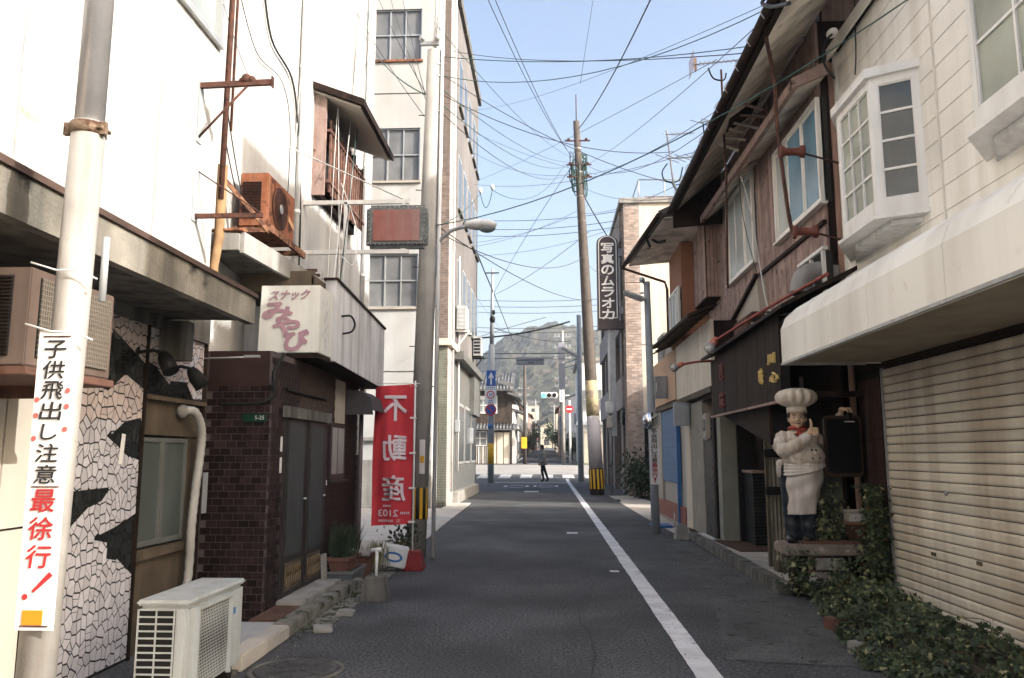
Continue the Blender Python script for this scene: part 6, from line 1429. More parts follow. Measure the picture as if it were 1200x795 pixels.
# stone slab table
st = thing('stone_table', 'mossy stone slab table on dark legs carrying the chef and pots', 'table', (2.9, 9, 0))
m_stone = M('mossy_stone', (.22, .185, .16), .85, .3, 9, .4, 50, dirt=((.10,.075,.06), .5, 9), patch=((.34,.30,.27), .62, 12))
b = MB(); b.box(2.50, 3.46, 8.78, 9.24, .44, .555); b.build('slab', m_stone, st, bevel=.015)
for x in (2.62, 3.12):
    q = MB(); q.box(x, x+.14, 8.9, 9.15, 0, .44); q.build('leg', m_wooddk, st)
b = MB(); b.box(2.8, 3.1, 8.765, 8.775, .30, .42); b.build('price_card', m_conc, loc=(2.95, 8.77, .3), label='pale blank card hanging under the stone slab', cat='card')
b = MB(); b.ob((3.02, 8.9, .57), (.62, .14, .03), (0, 0, .02)); b.build('stone_ledge', M('red_stone', (.13,.065,.05), .8, .2, 6), st, bevel=.006)
# tin backing
b = MB(); n = 70; vs = []
for i in range(n+1):
    t = i/n; vs += [(2.93+.55*t, 9.3+.014*math.sin(t*2*math.pi*13), .56), (2.93+.55*t, 9.3+.014*math.sin(t*2*math.pi*13), 1.28)]
b.add(vs, [(2*i, 2*i+2, 2*i+3, 2*i+1) for i in range(n)], True); b.build('tin_backing', M('grey_tin', (.14,.14,.13), .6, .2, 6, .1, dirt=((.05,.045,.04), .6, 12)), fix=False, loc=(3.2, 9.3, .56), label='grey corrugated tin sheet behind the plants on the slab', cat='tin sheet')
# pots
pt = thing('flower_pot', 'wide brown flower pot on the right end of the stone slab', 'pot', (3.33, 8.95, .555), 'pots on the slab')
b = MB(); b.lathe((3.33, 8.95, .555), [(.10, 0), (.135, .2), (.15, .2), (.15, .235), (.12, .235), (.11, .20)], 24); b.build('pot', m_terra, pt)
pt = thing('flower_pot', 'ribbed white planter stacked in the brown flower pot', 'pot', (3.33, 8.95, .79), 'pots on the slab')
b = MB(); vs = []
q = MB(); q.box(3.21, 3.45, 8.86, 9.04, .79, .885); q.build('trough', m_stucgr, pt, bevel=.01)
q = MB()
for i in range(16): q.box(3.22+i*.0145, 3.227+i*.0145, 8.853, 8.86, .795, .87)
q.build('ribs', m_whitedirty, pt, kind='stuff')
q = MB(); q.box(3.19, 3.47, 8.84, 9.06, .885, .91); q.build('rim', m_stucgr, pt, bevel=.006)
# plants: ivy leaves are five-lobed
IV = [(0, -.35), (.35, -.55), (.30, -.12), (.62, .05), (.28, .28), (0, 1.0), (-.28, .28), (-.62, .05), (-.30, -.12), (-.35, -.55)]
def ivy(bld, pts, size, out=(0, -.3, .6)):
    for p in pts:
        p = Vector(p); nrm = (Vector(out)+Vector((random.gauss(0, .55), random.gauss(0, .55), random.gauss(0, .45)))).normalized()
        u = nrm.orthogonal().normalized(); u = Matrix.Rotation(random.uniform(0, 6.28), 3, nrm) @ u; v = nrm.cross(u); s_ = size*random.choice((.45, .6, .8, 1, 1.2, 1.55))*random.uniform(.85, 1.15)
        bld.add([p + (u*x + v*y + nrm*(-.25*x*x))*s_ for x, y in IV] + [p], [(10, i, (i+1) % 10) for i in range(10)])
random.seed(21)
# variegated plant on the slab
vp = thing('variegated_plant', 'variegated ivy plant on the slab beside the chef statue', 'plant', (3.05, 9.05, .56))
pts = [(3.03+random.gauss(0, .12), 9.02+random.gauss(0, .07), .58+abs(random.gauss(.18, .16))) for _ in range(360)]
q = MB(); ivy(q, pts[:220], .030, (-.2, -.8, .3)); q.build('leaves', m_leaf, vp, fix=False)
q = MB(); ivy(q, pts[220:], .030, (-.2, -.8, .3)); q.build('pale_leaves', m_leafy, vp, fix=False)
q = MB()
for k in range(14): q.tube(curve_pts([(3.03+random.gauss(0, .05), 9.05, .56), (3.03+random.gauss(0, .1), 9.0, .75), (3.0+random.gauss(0, .16), 9.0, .9+random.random()*.15)], 3), .004, 4)
q.build('stem', m_wooddk, vp)
# ivy bed
def bed_edge(y): return 2.68 - max(0, 8.6-y)*.19 if y > 6.0 else 2.20 + (6.0-y)*.25
pts = []; tries = 0
while len(pts) < 14500 and tries < 90000:
    tries += 1; y = random.uniform(4.4, 9.2); xe = bed_edge(y)+.08*noise.noise(Vector((0, y*3, 0))); x = random.uniform(xe, 3.46)
    t = (x-xe)/(3.46-xe); lump = .62+.5*noise.noise(Vector((x*2.3, y*2.3, 1)))+.25*noise.noise(Vector((x*7, y*7, 2)))
    if y > 8.45: top = .20*lump
    else: top = (.46*math.sin(math.pi*min(1, max(.03, t*1.05)))**.7)*lump*(1 if y > 6 else .9)
    if x > 3.2: top *= .45
    pts.append((x, y, max(.02, top*random.uniform(.55, 1.05)), ))
col = []
for _ in range(2600):   # climbing column by the pier
    z = random.uniform(.05, 1.18)**1.0; w_ = .20 - .10*z; col.append((3.38+random.gauss(0, w_*.5), 8.62+random.gauss(0, .10), z))
und = [(2.52+random.gauss(0, .07)+random.random()*.2, 8.75+random.gauss(0, .06), random.uniform(.05, .5)) for _ in range(330)] + [(random.uniform(2.55, 3.4), 8.76+random.gauss(0, .03), .42-abs(random.gauss(0, .10))) for _ in range(110)]
allp = pts + col + und; random.shuffle(allp); n1 = int(len(allp)*.62); n2 = int(len(allp)*.86)
iv = thing('ivy', 'thick ivy spreading along the foot of the shutter and climbing the tiled pier', 'ivy', (2.9, 7, 0))
q = MB(); ivy(q, allp[:n1], .031); q.build('leaves', m_leaf, iv, fix=False, kind='stuff')
q = MB(); ivy(q, allp[n1:n2], .031); q.build('dark_leaves', m_leafdk, iv, fix=False, kind='stuff')
q = MB(); ivy(q, allp[n2:], .028); q.build('pale_leaves', m_leafy, iv, fix=False, kind='stuff')
q = MB(); ivy(q, [allp[random.randrange(len(allp))] for _ in range(420)], .030); q.build('dead_leaves', M('dead_leaf', (.11, .065, .03), .8, .3, 9), iv, fix=False, kind='stuff')
q = MB()
for k in range(60):
    y = random.uniform(4.8, 8.8); x = random.uniform(bed_edge(y)+.05, 3.4); q.tube(curve_pts([(x, y, 0), (x+random.uniform(-.1, .1), y+random.uniform(-.1, .1), .2), (x+random.uniform(-.2, .1), y+random.uniform(-.2, .2), .22)], 3), .004, 4)
q.build('stem', m_wooddk, iv, kind='stuff')
b = MB(); b.hexa([(2.5,4.6,0),(3.45,4.6,0),(3.45,8.7,0),(2.75,8.7,0),(2.7,4.6,.15),(3.4,4.6,.12),(3.4,8.7,.12),(2.9,8.7,.15)]); b.build('soil_bed', m_soil, kind='structure')
for i, (x, y, rz, m_, lb) in enumerate(((2.40, 7.25, .25, M('dark_terracotta', (.12,.05,.038), .85, .3, 8, .3, 60, dirt=((.05,.035,.028), .6, 12)), 'terracotta brick edging the ivy bed near the slab'), (2.28, 6.35, .3, m_conc, 'concrete edging block half hidden under the ivy'))):
    b = MB(); b.ob((x+.06, y, .05), (.10, .24, .10), (0, 0, rz)); b.build('edging_block', m_, loc=(x, y, 0), bevel=.01, label=lb, cat='block', group='edging blocks of the ivy bed')
# ================================================================== INTERSECTION AND BEYOND
# ---- person
ps = thing('person', 'person in a grey padded coat and black trousers walking left over the crossing', 'person', (-.34, 44.9, 0))
def skinned(name, pts, edges, rad, mat, parent, sub=2):
    me = bpy.data.meshes.new(name); me.from_pydata(pts, edges, []); o = bpy.data.objects.new('skin_source', me); C.objects.link(o)
    sk_ = o.modifiers.new('s', 'SKIN'); 
    for i, r in enumerate(rad): me.skin_vertices[0].data[i].radius = (r, r) if not isinstance(r, tuple) else r
    me.skin_vertices[0].data[0].use_root = True
    ss = o.modifiers.new('ss', 'SUBSURF'); ss.levels = sub; ss.render_levels = sub
    dg = bpy.context.evaluated_depsgraph_get(); out = bpy.data.meshes.new_from_object(o.evaluated_get(dg)); bpy.data.objects.remove(o)
    out.materials.clear(); out.materials.append(mat); out.name = name
    for p in out.polygons: p.use_smooth = True
    q = bpy.data.objects.new(name, out); link(q); q.parent = parent; return q
m_coat = M('grey_coat', (.20, .19, .17), .9, .15, 12, .3, 60); m_trz = M('black_trousers', (.012, .012, .014), .8, .1); m_sk2 = M('skin', (.42, .27, .20), .6, .05)
skinned('body', [(0,0,.92),(0,0,1.15),(-.02,0,1.38),(-.04,0,1.50),(-.06,0,1.60),(-.07,0,1.68), (.0,.10,.88),(-.03,.10,.48),(.05,.10,.09),(-.10,.10,.04), (.0,-.10,.88),(.12,-.10,.50),(.26,-.10,.12),(.16,-.10,.04)],
    [(0,1),(1,2),(2,3),(3,4),(4,5),(0,6),(6,7),(7,8),(8,9),(0,10),(10,11),(11,12),(12,13)], [.13,.14,.14,.06,.075,.08,.10,.072,.055,.05,.10,.072,.055,.05], m_trz, ps)
b = MB(); b.tube([(.02,0,.78),(.01,0,.95),(0,0,1.15),(-.02,0,1.36),(-.03,0,1.47)], [.235,.225,.20,.185,.09], 16); limb(b, [(-.02,-.19,1.37),(.05,-.23,1.12),(-.08,-.22,.93)], [.075,.065,.05]); limb(b, [(-.02,.19,1.37),(-.02,.23,1.12),(-.16,.2,.98)], [.075,.065,.05]); b.ball((-.03,0,1.47), (.12,.13,.06))
o = organic(b, 'coat', m_coat, .02, 3, lambda c: .01*math.sin(c.z*34)*(1 if c.z > .8 else .3)); part(o, 'coat', ps)
b = MB(); b.ball((-.055, 0, 1.62), (.085, .075, .11), 16, 12); b.ball((-.14, 0, 1.61), (.02, .015, .02)); b.ball((-.10, 0, 1.56), (.045, .045, .04)); me = organic(b, 'head', m_sk2, .012, 1); hd2 = part(me, 'head', ps)
b = MB(); b.ball((-.03, 0, 1.665), (.105, .095, .095), 16, 12); b.ball((.01, 0, 1.60), (.07, .085, .09)); part(organic(b, 'hair', m_hair, .012, 1), 'hair', hd2)
for (x, y) in ((-.10, -.22), (-.19, .2)):
    b = MB(); z0 = .87 if y < 0 else .93; b.ball((x, y, z0), (.035, .022, .045))
    for k in range(4): limb(b, [(x-.018+.012*k, y, z0-.03), (x-.022+.011*k, y-.004, z0-.065), (x-.03+.011*k, y, z0-.085-.004*(k == 1))], [.0095, .009, .008], 6)
    limb(b, [(x-.03, y, z0), (x-.05, y-.01, z0-.035)], [.011, .009], 6)
    part(organic(b, 'hand', m_sk2, .008, 1), 'hand', ps)
ps.scale = (1.15, 1.15, 1.17)
# ---- left sign pole at the crossing
sp = thing('sign_pole', 'tall thin grey pole carrying traffic signs on the left of the crossing', 'sign pole', (-3.13, 43.4, 0))
b = MB(); b.tube([(-3.13, 43.4, 0), (-3.10, 43.4, 7.5)], .17, 14); b.tube([(-3.10, 43.4, 7.5), (-3.06, 43.4, 11.8)], [.12, .07], 12); b.build('pole', m_grey, sp)
b = MB(); b.tube([(-3.13, 43.4, 1.0), (-3.13, 43.4, 2.1)], .178, 14); b.build('yellow_guard', m_yel, sp)
b = MB(); b.tube([(-3.13, 43.4, 2.9), (-3.13, 43.4, 3.15)], .176, 14); b.build('blue_band', m_blue, sp)
b = MB(); b.box(-3.45, -2.7, 43.3, 43.36, 11.5, 11.56); b.ball((-3.06, 43.35, 8.9), (.16, .12, .22)); b.ball((-3.0, 43.35, 9.3), (.1, .1, .15)); b.build('cable_clamps', m_black, sp)
m_sblue = M('sign_blue', (.03, .10, .36), .4, .05, 3, 0); m_sred = M('sign_red', (.50, .03, .035), .4, .05, 3, 0); m_swhite = M('sign_white_sheet', (.72, .72, .72), .4, .04, 3, 0)
def disc(b_, c, r, y, n=28, r0=0):
    if r0: b_.add([(c[0]+q*math.cos(2*math.pi*k/n), y, c[1]+q*math.sin(2*math.pi*k/n)) for q in (r, r0) for k in range(n)], [(k, (k+1) % n, n+(k+1) % n, n+k) for k in range(n)])
    else: b_.add([(c[0]+r*math.cos(2*math.pi*k/n), y, c[1]+r*math.sin(2*math.pi*k/n)) for k in range(n)], [tuple(range(n))])
tsg = thing('one_way_sign', 'blue rectangular sign with a white upward arrow, topmost on the sign pole', 'traffic sign', (-3.1, 43.1, 5.3))
b = MB(); b.box(-3.36, -2.86, 43.16, 43.2, 5.2, 6.05); b.build('plate', m_sblue, tsg)
b = MB(); b.add([(x, 43.15, z) for x, z in ((-3.16,5.27),(-3.06,5.27),(-3.06,5.66),(-2.94,5.62),(-3.11,5.96),(-3.28,5.62),(-3.16,5.66))], [(0, 1, 2, 6), (3, 4, 5), (2, 3, 5, 6)]); b.build('arrow', m_swhite, tsg, fix=False)
tsg = thing('speed_sign', 'white plate with a red ring and dark marks in the middle of the sign pole', 'traffic sign', (-3.1, 43.1, 4.3))
b = MB(); b.box(-3.45, -2.82, 43.16, 43.2, 4.22, 5.0); b.box(-3.42, -2.84, 43.16, 43.2, 5.03, 5.18); b.build('plate', m_swhite, tsg)
b = MB(); disc(b, (-3.13, 4.72), .22, 43.15, r0=.165); b.build('red_ring', m_sred, tsg, fix=False)
b = MB(); letters(b, '20', (-3.13, 43.155, 4.72), (1, 0, 0), (0, 0, 1), .15, .2, bold=.02)
for k in range(2): b.box(-3.22+k*.11, -3.15+k*.11, 43.15, 43.152, 4.37, 4.44)
for k in range(5): b.box(-3.36+k*.1, -3.30+k*.1, 43.15, 43.152, 5.07, 5.13)
for k in range(3): b.box(-3.26+k*.1, -3.2+k*.1, 43.15, 43.152, 4.26, 4.31)
b.build('marks', m_sblue, tsg)
tsg = thing('no_parking_sign', 'round blue no-parking sign with a red rim and bar, lowest on the sign pole', 'traffic sign', (-3.12, 43.1, 3.9))
b = MB(); b.cyl((-3.13, 43.19, 3.9), (-3.13, 43.14, 3.9), .31, n=30); b.build('rim', m_sred, tsg)
b = MB(); disc(b, (-3.13, 3.9), .24, 43.13); b.build('face', m_sblue, tsg, fix=False)
b = MB(); b.add([(-3.13+x, 43.125, 3.9+z) for x, z in ((-.19,.14),(-.14,.19),(.19,-.14),(.14,-.19))], [(0, 1, 2, 3)]); b.build('bar', m_sred, tsg, fix=False)
# ---- right grey pole with lamp and the hanging board
rp_ = thing('lamp_pole', 'plain grey pole with a flat lamp on the right of the crossing', 'street lamp', (1.79, 45, 0))
b = MB(); b.tube([(1.79, 45, 0), (1.77, 45, 9.4)], [.16, .13], 14); b.build('pole', m_grey, rp_)
b = MB(); b.ob((1.22, 45, 7.25), (1.1, .3, .14), (0, .55, 0)); b.build('lamp_head', m_galv, rp_, bevel=.03)
hs = thing('street_name_board', 'long grey street name board hung over the road from two wires', 'sign', (-1, 45, 6.6))
b = MB(); b.box(-1.80, -.24, 44.95, 45.1, 6.55, 6.98); b.build('board', M('board_grey', (.30,.31,.33), .5, .1, 4, .05), hs, bevel=.03)
b = MB()
for k in range(4): b.box(-1.14+k*.09, -1.09+k*.09, 44.94, 44.95, 6.64, 6.72)
b.build('marks', m_ink, hs)
b = MB(); b.box(-1.80, -.24, 44.94, 44.95, 6.80, 6.84); b.build('seam', m_ink, hs)
bs_ = thing('signboard_back', 'plain pale grey vertical signboard beside the hanging board', 'sign', (.85, 47, 5.2))
b = MB(); b.box(.62, 1.0, 47, 47.1, 6.95, 8.1); b.box(.62, 1.0, 47, 47.1, 5.3, 6.9); b.build('board', M('lilac_board', (.40,.40,.44), .6, .05, 3), bs_)
b = MB(); b.cyl((1.0, 47.1, 6.9), (1.79, 45, 6.9), .03, n=6); b.cyl((1.0, 47.1, 6.6), (1.79, 45, 6.6), .03, n=6); b.build('arm', m_grey, bs_)
# ---- poles beyond
def far_pole(name, label, x, y, h, r=.14, mat=None, lean=0, arms=2):
    t = thing(name, label, 'utility pole', (x, y, zg(y)), 'utility poles beyond the crossing'); z0 = zg(y)
    q = MB(); q.tube([(x, y, z0), (x+lean, y, z0+h)], [r, r*.7], 10); q.build('shaft', mat or m_polec, t)
    q = MB()
    for k in range(arms): q.bar((x+lean-.75, y, z0+h-.5-k*.9), (x+lean+.75, y, z0+h-.5-k*.9), .09, .09)
    for k in range(arms):
        for s_ in (-.6, -.3, .3, .6): q.cyl((x+lean+s_, y, z0+h-.46-k*.9), (x+lean+s_, y, z0+h-.28-k*.9), .05, n=6)
    q.build('cross_arm', m_galv, t); return t
p1 = far_pole('utility_pole', 'dark wooden-looking pole with a yellow box at its foot beyond the crossing', -1.92, 65.2, 8.2, .16, M('dark_pole', (.075,.065,.058), .8, .2), 0, 0)
b = MB(); b.box(-2.2, -1.75, 64.85, 65.0, 2.0, 2.9); b.build('yellow_box', m_yel, p1)
far_pole('utility_pole', 'pale utility pole with a line of insulators right of the far traffic light', 1.2, 66.0, 11.0, .17, m_polec, 0, 3)
far_pole('utility_pole', 'white utility pole further down the far street on the right', 1.45, 92, 9.5, .15, m_polec, 0, 2)
far_pole('utility_pole', 'thin pole in the far street on the left side', -3.4, 110, 9.5, .14, m_polec, 0, 2)
far_pole('utility_pole', 'farthest thin pole where the street meets the hill', -2.4, 150, 9.5, .14, m_polec, 0, 2)
far_pole('utility_pole', 'farthest pole on the right where the street meets the hill', 1.2, 170, 9.5, .14, m_polec, 0, 2)
b = None
dn = thing('do_not_enter_sign', 'round red no entry sign with a white bar on a pale pole', 'traffic sign', (1.62, 64, .7))
q = MB(); q.cyl((1.72, 64.1, zg(64)), (1.68, 64.1, 5.8), .09, n=10); q.build('pole', m_white, dn)
q = MB(); q.cyl((1.67, 64.0, 5.10), (1.67, 63.94, 5.10), .31, n=28); q.build('disc', m_sred, dn)
q = MB(); q.box(1.46, 1.88, 63.92, 63.935, 5.04, 5.16); q.build('bar', m_swhite, dn)
tl = thing('traffic_light', 'horizontal traffic light with the green lamp lit over the crossing', 'traffic light', (0, 63.5, 6))
q = MB(); q.box(-.60, .72, 63.4, 63.7, 5.95, 6.42); q.build('housing', m_white, tl, bevel=.05)
for i, x in enumerate((-.36, .06, .48)):
    q = MB(); q.cyl((x, 63.42, 6.18), (x, 63.34, 6.18), .17, n=20); q.build('lens', emit('signal_green', (.08, .85, .62), 1.0) if i == 0 else m_black, tl)
q = MB(); q.cyl((.72, 63.6, 6.2), (1.68, 64.1, 6.2), .05, n=8); q.build('arm', m_grey, tl)
q = MB(); q.box(.90, 1.18, 63.4, 63.46, 5.65, 6.75); vb = q.build('name_plate', m_swhite, tl)
q = MB()
for k in range(5): q.box(.99, 1.08, 63.39, 63.4, 5.78+k*.19, 5.88+k*.19)
q.build('marks', m_sblue, vb)
# ---- houses
def roof_tiles(par, x0, x1, y0, z0, y1, z1, mat, pitch=.27, r=.07):
    q = MB(); q.hexa([(x0,y0,z0-.08),(x1,y0,z0-.08),(x1,y1,z1-.08),(x0,y1,z1-.08),(x0,y0,z0),(x1,y0,z0),(x1,y1,z1),(x0,y1,z1)]); rf_ = q.build('roof', mat, par)
    x = x0+pitch/2
    while x < x1:
        q = MB(); q.tube([(x, y0-.03, z0+.02), (x, y1, z1+.02)], r, 8); q.build('tile_row', mat, rf_); x += pitch
    return rf_
th = thing('traditional_house', 'old two storey tiled wooden house on the left corner beyond the crossing', 'house', (-5, 66, .8))
g0 = .78; FY = 65.6
m_tile = M('grey_roof_tile', (.12, .123, .127), .6, .2, 6, .1); m_twood = M('old_brown_wood', (.045, .033, .026), .85, .4, 3, .2, dirt=((.10,.08,.06), .5, 6))
b = MB(); b.box(-10, -3.0, FY, 74, g0, 7.0); b.build('wall', m_twood, th)
roof_tiles(th, -10, -2.85, FY-.8, 6.75, FY+3.0, 8.5, m_tile); roof_tiles(th, -10, -2.6, FY-.9, 3.55, FY, 4.0, m_tile)
b = MB(); b.box(-10, -4.2, FY-.06, FY-.01, 4.85, 6.3); b.build('white_band', m_white, th)
b = MB(); b.box(-6.1, -4.6, FY-.1, FY-.06, 5.0, 6.05); w_ = b.build('window', m_frost, th)
b = MB(); b.box(-6.1, -4.55, FY-.13, FY-.1, 5.5, 5.56); b.box(-5.4, -5.34, FY-.13, FY-.1, 5.0, 6.05); b.box(-6.15, -4.55, FY-.13, FY-.1, 6.0, 6.1); b.build('frame', m_wf2 if False else m_white, w_)
b = MB(); b.box(-6.2, -5.0, FY-.06, FY-.01, 2.2, 3.4); w_ = b.build('lattice_window', m_glgrey, th)
b = MB()
for x in (-6.2, -5.65, -5.1): b.box(x, x+.07, FY-.1, FY-.06, 2.2, 3.4)
for z in (2.2, 2.8, 3.34): b.box(-6.2, -5.0, FY-.1, FY-.06, z, z+.06)
b.build('frame', m_white, w_)
for k in range(8):
    q = MB(); q.box(-6.25+k*.17, -6.17+k*.17, FY-.1, FY-.02, g0, 2.15); q.build('lattice_bar', m_white if k % 2 else m_stucgr, th)
b = MB(); b.box(-4.75, -3.15, FY-.08, FY-.01, g0, 3.3); gd = b.build('garage_door', m_cream, th)
for x in (-4.25, -3.7): q = MB(); q.box(x, x+.04, FY-.1, FY-.08, g0, 3.3); q.build('mullion', m_twood, gd)
b = MB(); b.box(-4.95, -4.8, FY-.15, FY, g0, 3.5); b.box(-3.12, -3.0, FY-.15, FY, g0, 3.5); b.build('post', m_twood, th)
b = MB(); b.hexa([(-3.3,FY-.9,6.4),(-2.3,FY-.9,6.1),(-2.3,FY+5,6.1),(-3.3,FY+5,6.4),(-3.3,FY-.9,6.55),(-2.3,FY-.9,6.25),(-2.3,FY+5,6.25),(-3.3,FY+5,6.55)]); b.hexa([(-3.1,FY+.4,5.2),(-2.1,FY+.4,4.9),(-2.1,FY+5,4.9),(-3.1,FY+5,5.2),(-3.1,FY+.4,5.35),(-2.1,FY+.4,5.05),(-2.1,FY+5,5.05),(-3.1,FY+5,5.35)]); b.hexa([(-3.1,FY+.4,3.7),(-2.0,FY+.4,3.3),(-2.0,FY+5,3.3),(-3.1,FY+5,3.7),(-3.1,FY+.4,3.85),(-2.0,FY+.4,3.45),(-2.0,FY+5,3.45),(-3.1,FY+5,3.85)]); b.build('side_eaves', m_tile, th)
b = MB(); b.box(-3.05, -2.75, FY+.5, FY+6, g0, 5.6); b.build('white_side_wall', m_white, th)
b = MB(); b.ob((-4.4, FY-.2, 7.9), (1.3, .3, .3), (0, -.4, 0)); b.ob((-3.4, FY, 7.3), (1.2, .3, .35), (0, .35, 0)); b.build('ridge_end', m_tile, th)
m_roofs = [m_tile, M('brown_roof', (.13, .08, .06), .7, .2), M('blue_grey_roof', (.12, .14, .17), .6, .2)]
def house(label, x0, x1, y0, y1, h, mat, rmat, side, name='house', gable=True, floors=2, win=True, group='houses along the far street'):
    g = zg((y0+y1)/2)-.3; t = thing(name, label, 'house', ((x0+x1)/2, (y0+y1)/2, g), group)
    q = MB(); q.box(x0, x1, y0, y1, g, g+h); wl_ = q.build('wall', mat, t)
    if gable:
        q = MB(); o_ = .4; m_ = (x0+x1)/2; rise = min(1.8, (x1-x0)*.22)
        q.prism([(x0-o_, y0-o_, g+h-.1), (m_, y0-o_, g+h+rise), (x1+o_, y0-o_, g+h-.1), (x1+o_, y0-o_, g+h+.06), (m_, y0-o_, g+h+rise+.18), (x0-o_, y0-o_, g+h+.06)], (0, y1-y0+2*o_, 0)); q.build('roof', rmat, t)
        q = MB(); q.prism([(x0, y0+.01, g+h), (m_, y0+.01, g+h+rise), (x1, y0+.01, g+h)], (0, y1-y0-.02, 0)); q.build('gable', mat, t)
    else:
        q = MB(); q.box(x0-.1, x1+.1, y0-.1, y1+.1, g+h, g+h+.2); q.build('roof', m_conc, t)
    if win:
        xs_ = x1 if side < 0 else x0; d = .03 if side < 0 else -.03
        for f in range(floors):
            zz_ = g + .9 + f*2.8
            if zz_+1.2 > g+h: break
            nw = max(1, int((y1-y0)/2.6))
            for k in range(nw):
                yy = y0 + (k+.5)*(y1-y0)/nw; q = MB(); q.box(min(xs_, xs_+d), max(xs_, xs_+d), yy-.7, yy+.7, zz_, zz_+1.2); w_ = q.build('window', m_glass, t)
                q = MB(); q.box(min(xs_, xs_+2*d), max(xs_, xs_+2*d), yy-.75, yy+.75, zz_-.06, zz_); q.box(min(xs_, xs_+2*d), max(xs_, xs_+2*d), yy-.03, yy+.03, zz_, zz_+1.2); q.build('frame', m_alu, w_)
            nx = max(1, int((x1-x0)/3))
            for k in range(nx):
                xx = x0 + (k+.5)*(x1-x0)/nx; q = MB(); q.box(xx-.6, xx+.6, y0-.03, y0, zz_, zz_+1.2); w_ = q.build('window', m_glass, t)
                q = MB(); q.box(xx-.65, xx+.65, y0-.06, y0, zz_-.06, zz_); q.box(xx-.03, xx+.03, y0-.06, y0, zz_, zz_+1.2); q.build('frame', m_alu, w_)
    return t
m_hw = [M('house_white', (.66,.65,.62), .8, .05, 2), M('house_cream', (.55,.48,.38), .8, .06, 2), M('house_grey', (.17,.18,.20), .8, .1, 2), M('house_pink', (.42,.30,.26), .8, .1, 2), M('house_red', (.17,.06,.055), .8, .1, 2), M('house_tan', (.36,.29,.21), .8, .1, 2)]
house('white plastered house just behind the old tiled house', -9, -3.1, 75, 84, 6.0, m_hw[0], m_roofs[0], -1)
house('cream house with a brown roof, second behind the old tiled house', -9, -3.3, 85, 96, 5.6, m_hw[1], m_roofs[1], -1)
house('tan house further down the left of the far street', -10, -3.4, 97, 110, 6.5, m_hw[5], m_roofs[0], -1)
house('white flat-roofed house on the left near the end of the far street', -9, -3.2, 112, 124, 7.5, m_hw[0], m_roofs[0], -1, gable=False, floors=3)
house('pinkish house on the left at the end of the far street', -8, -2.9, 126, 140, 6.0, m_hw[3], m_roofs[1], -1)
house('red-walled house closing the left of the far street', -8, -2.2, 150, 162, 5.0, m_hw[4], m_roofs[0], -1)
house('cream house where the far street meets the hill', -2, 4, 200, 212, 5.5, m_hw[1], m_roofs[2], -1)
wbx = thing('corner_building', 'pale two storey building with shutters on the right corner beyond the crossing', 'building', (5, 68, .8))
b = MB(); b.box(2.6, 12, 66, 76, .5, 9.2); b.build('wall', m_hw[0], wbx)
b = MB(); b.box(2.3, 12, 65.4, 66, 3.9, 4.2); b.build('canopy', m_grey, wbx)
b = MB(); b.box(2.9, 4.6, 65.94, 66, .8, 3.4); b.build('shutter', m_stucgr, wbx)
b = MB(); b.box(2.9, 4.4, 65.94, 66, 5.2, 6.8); w_ = b.build('window', m_glgrey, wbx)
b = MB(); b.box(2.9, 4.4, 65.9, 65.94, 5.95, 6.02); b.box(3.62, 3.68, 65.9, 65.94, 5.2, 6.8); b.box(2.85, 4.45, 65.88, 65.94, 5.1, 5.18); b.build('frame', m_alu, w_)
b = MB(); b.box(2.35, 12.2, 65.8, 76.2, 9.2, 9.5); b.build('roof_coping', m_conc, wbx)
b = MB(); b.box(2.45, 2.6, 65.5, 65.7, .7, 2.4); b.box(2.3, 2.5, 62.6, 65.4, .7, 2.3); b.build('green_fence', M('mint_fence', (.35,.47,.42), .6, .1), wbx)
house('dark grey house with a blue balcony on the right of the far street', 1.75, 8, 84, 96, 6.4, m_hw[2], m_roofs[2], 1)
house('tan house on the right behind the dark grey house', 1.3, 7, 98, 110, 6.0, m_hw[3], m_roofs[1], 1)
house('white house further down the right of the far street', 1.6, 8, 112, 126, 6.5, m_hw[0], m_roofs[0], 1)
house('cream flat-roofed house on the right near the end of the far street', 1.2, 8, 130, 146, 7.0, m_hw[1], m_roofs[0], 1, gable=False)
b = MB(); b.box(1.2, 1.75, 86, 90, 3.6, 5.6); b.build('blue_balcony', M('slate_blue', (.12,.17,.25), .6, .1), loc=(1.5, 88, 3.6), label='slate blue balcony box on the dark grey house', cat='balcony')
# buildings flanking the cross street, out to the sides
house('pale two storey building left of the old tiled house', -24, -10.4, 66, 76, 6.8, m_hw[1], m_roofs[0], -1, group='buildings along the cross street')
house('white three storey building right of the corner building', 12.6, 26, 66, 78, 9.5, m_hw[0], m_roofs[0], 1, gable=False, floors=3, group='buildings along the cross street')
# hillside houses
random.seed(9)
for i, (x, y, z) in enumerate(((-24, 290, 12), (8, 300, 13), (24, 330, 20), (-8, 330, 17), (-40, 340, 20), (40, 300, 14))):
    t = thing('hillside_house', ['white house low on the wooded hill, left of the street end', 'pale house at the foot of the hill beside the poles', 'white house up the hill on the right', 'small pale house above the end of the street', 'pale house far left on the lower hill', 'white house low on the hill behind the brick shop'][i], 'house', (x, y, z), 'houses on the hillside')
    q = MB(); q.box(x-4, x+4, y, y+8, z-6, z+5); q.build('wall', m_hw[i % 2], t)
    q = MB(); q.prism([(x-4.6, y-.5, z+4.9), (x, y-.5, z+7), (x+4.6, y-.5, z+4.9)], (0, 9, 0)); q.build('roof', m_roofs[i % 3], t)
    q = MB()
    for k in (-2.2, 1.0): q.box(x+k, x+k+1.4, y-.06, y, z+2, z+3.4)
    q.build('window', m_glass, t)
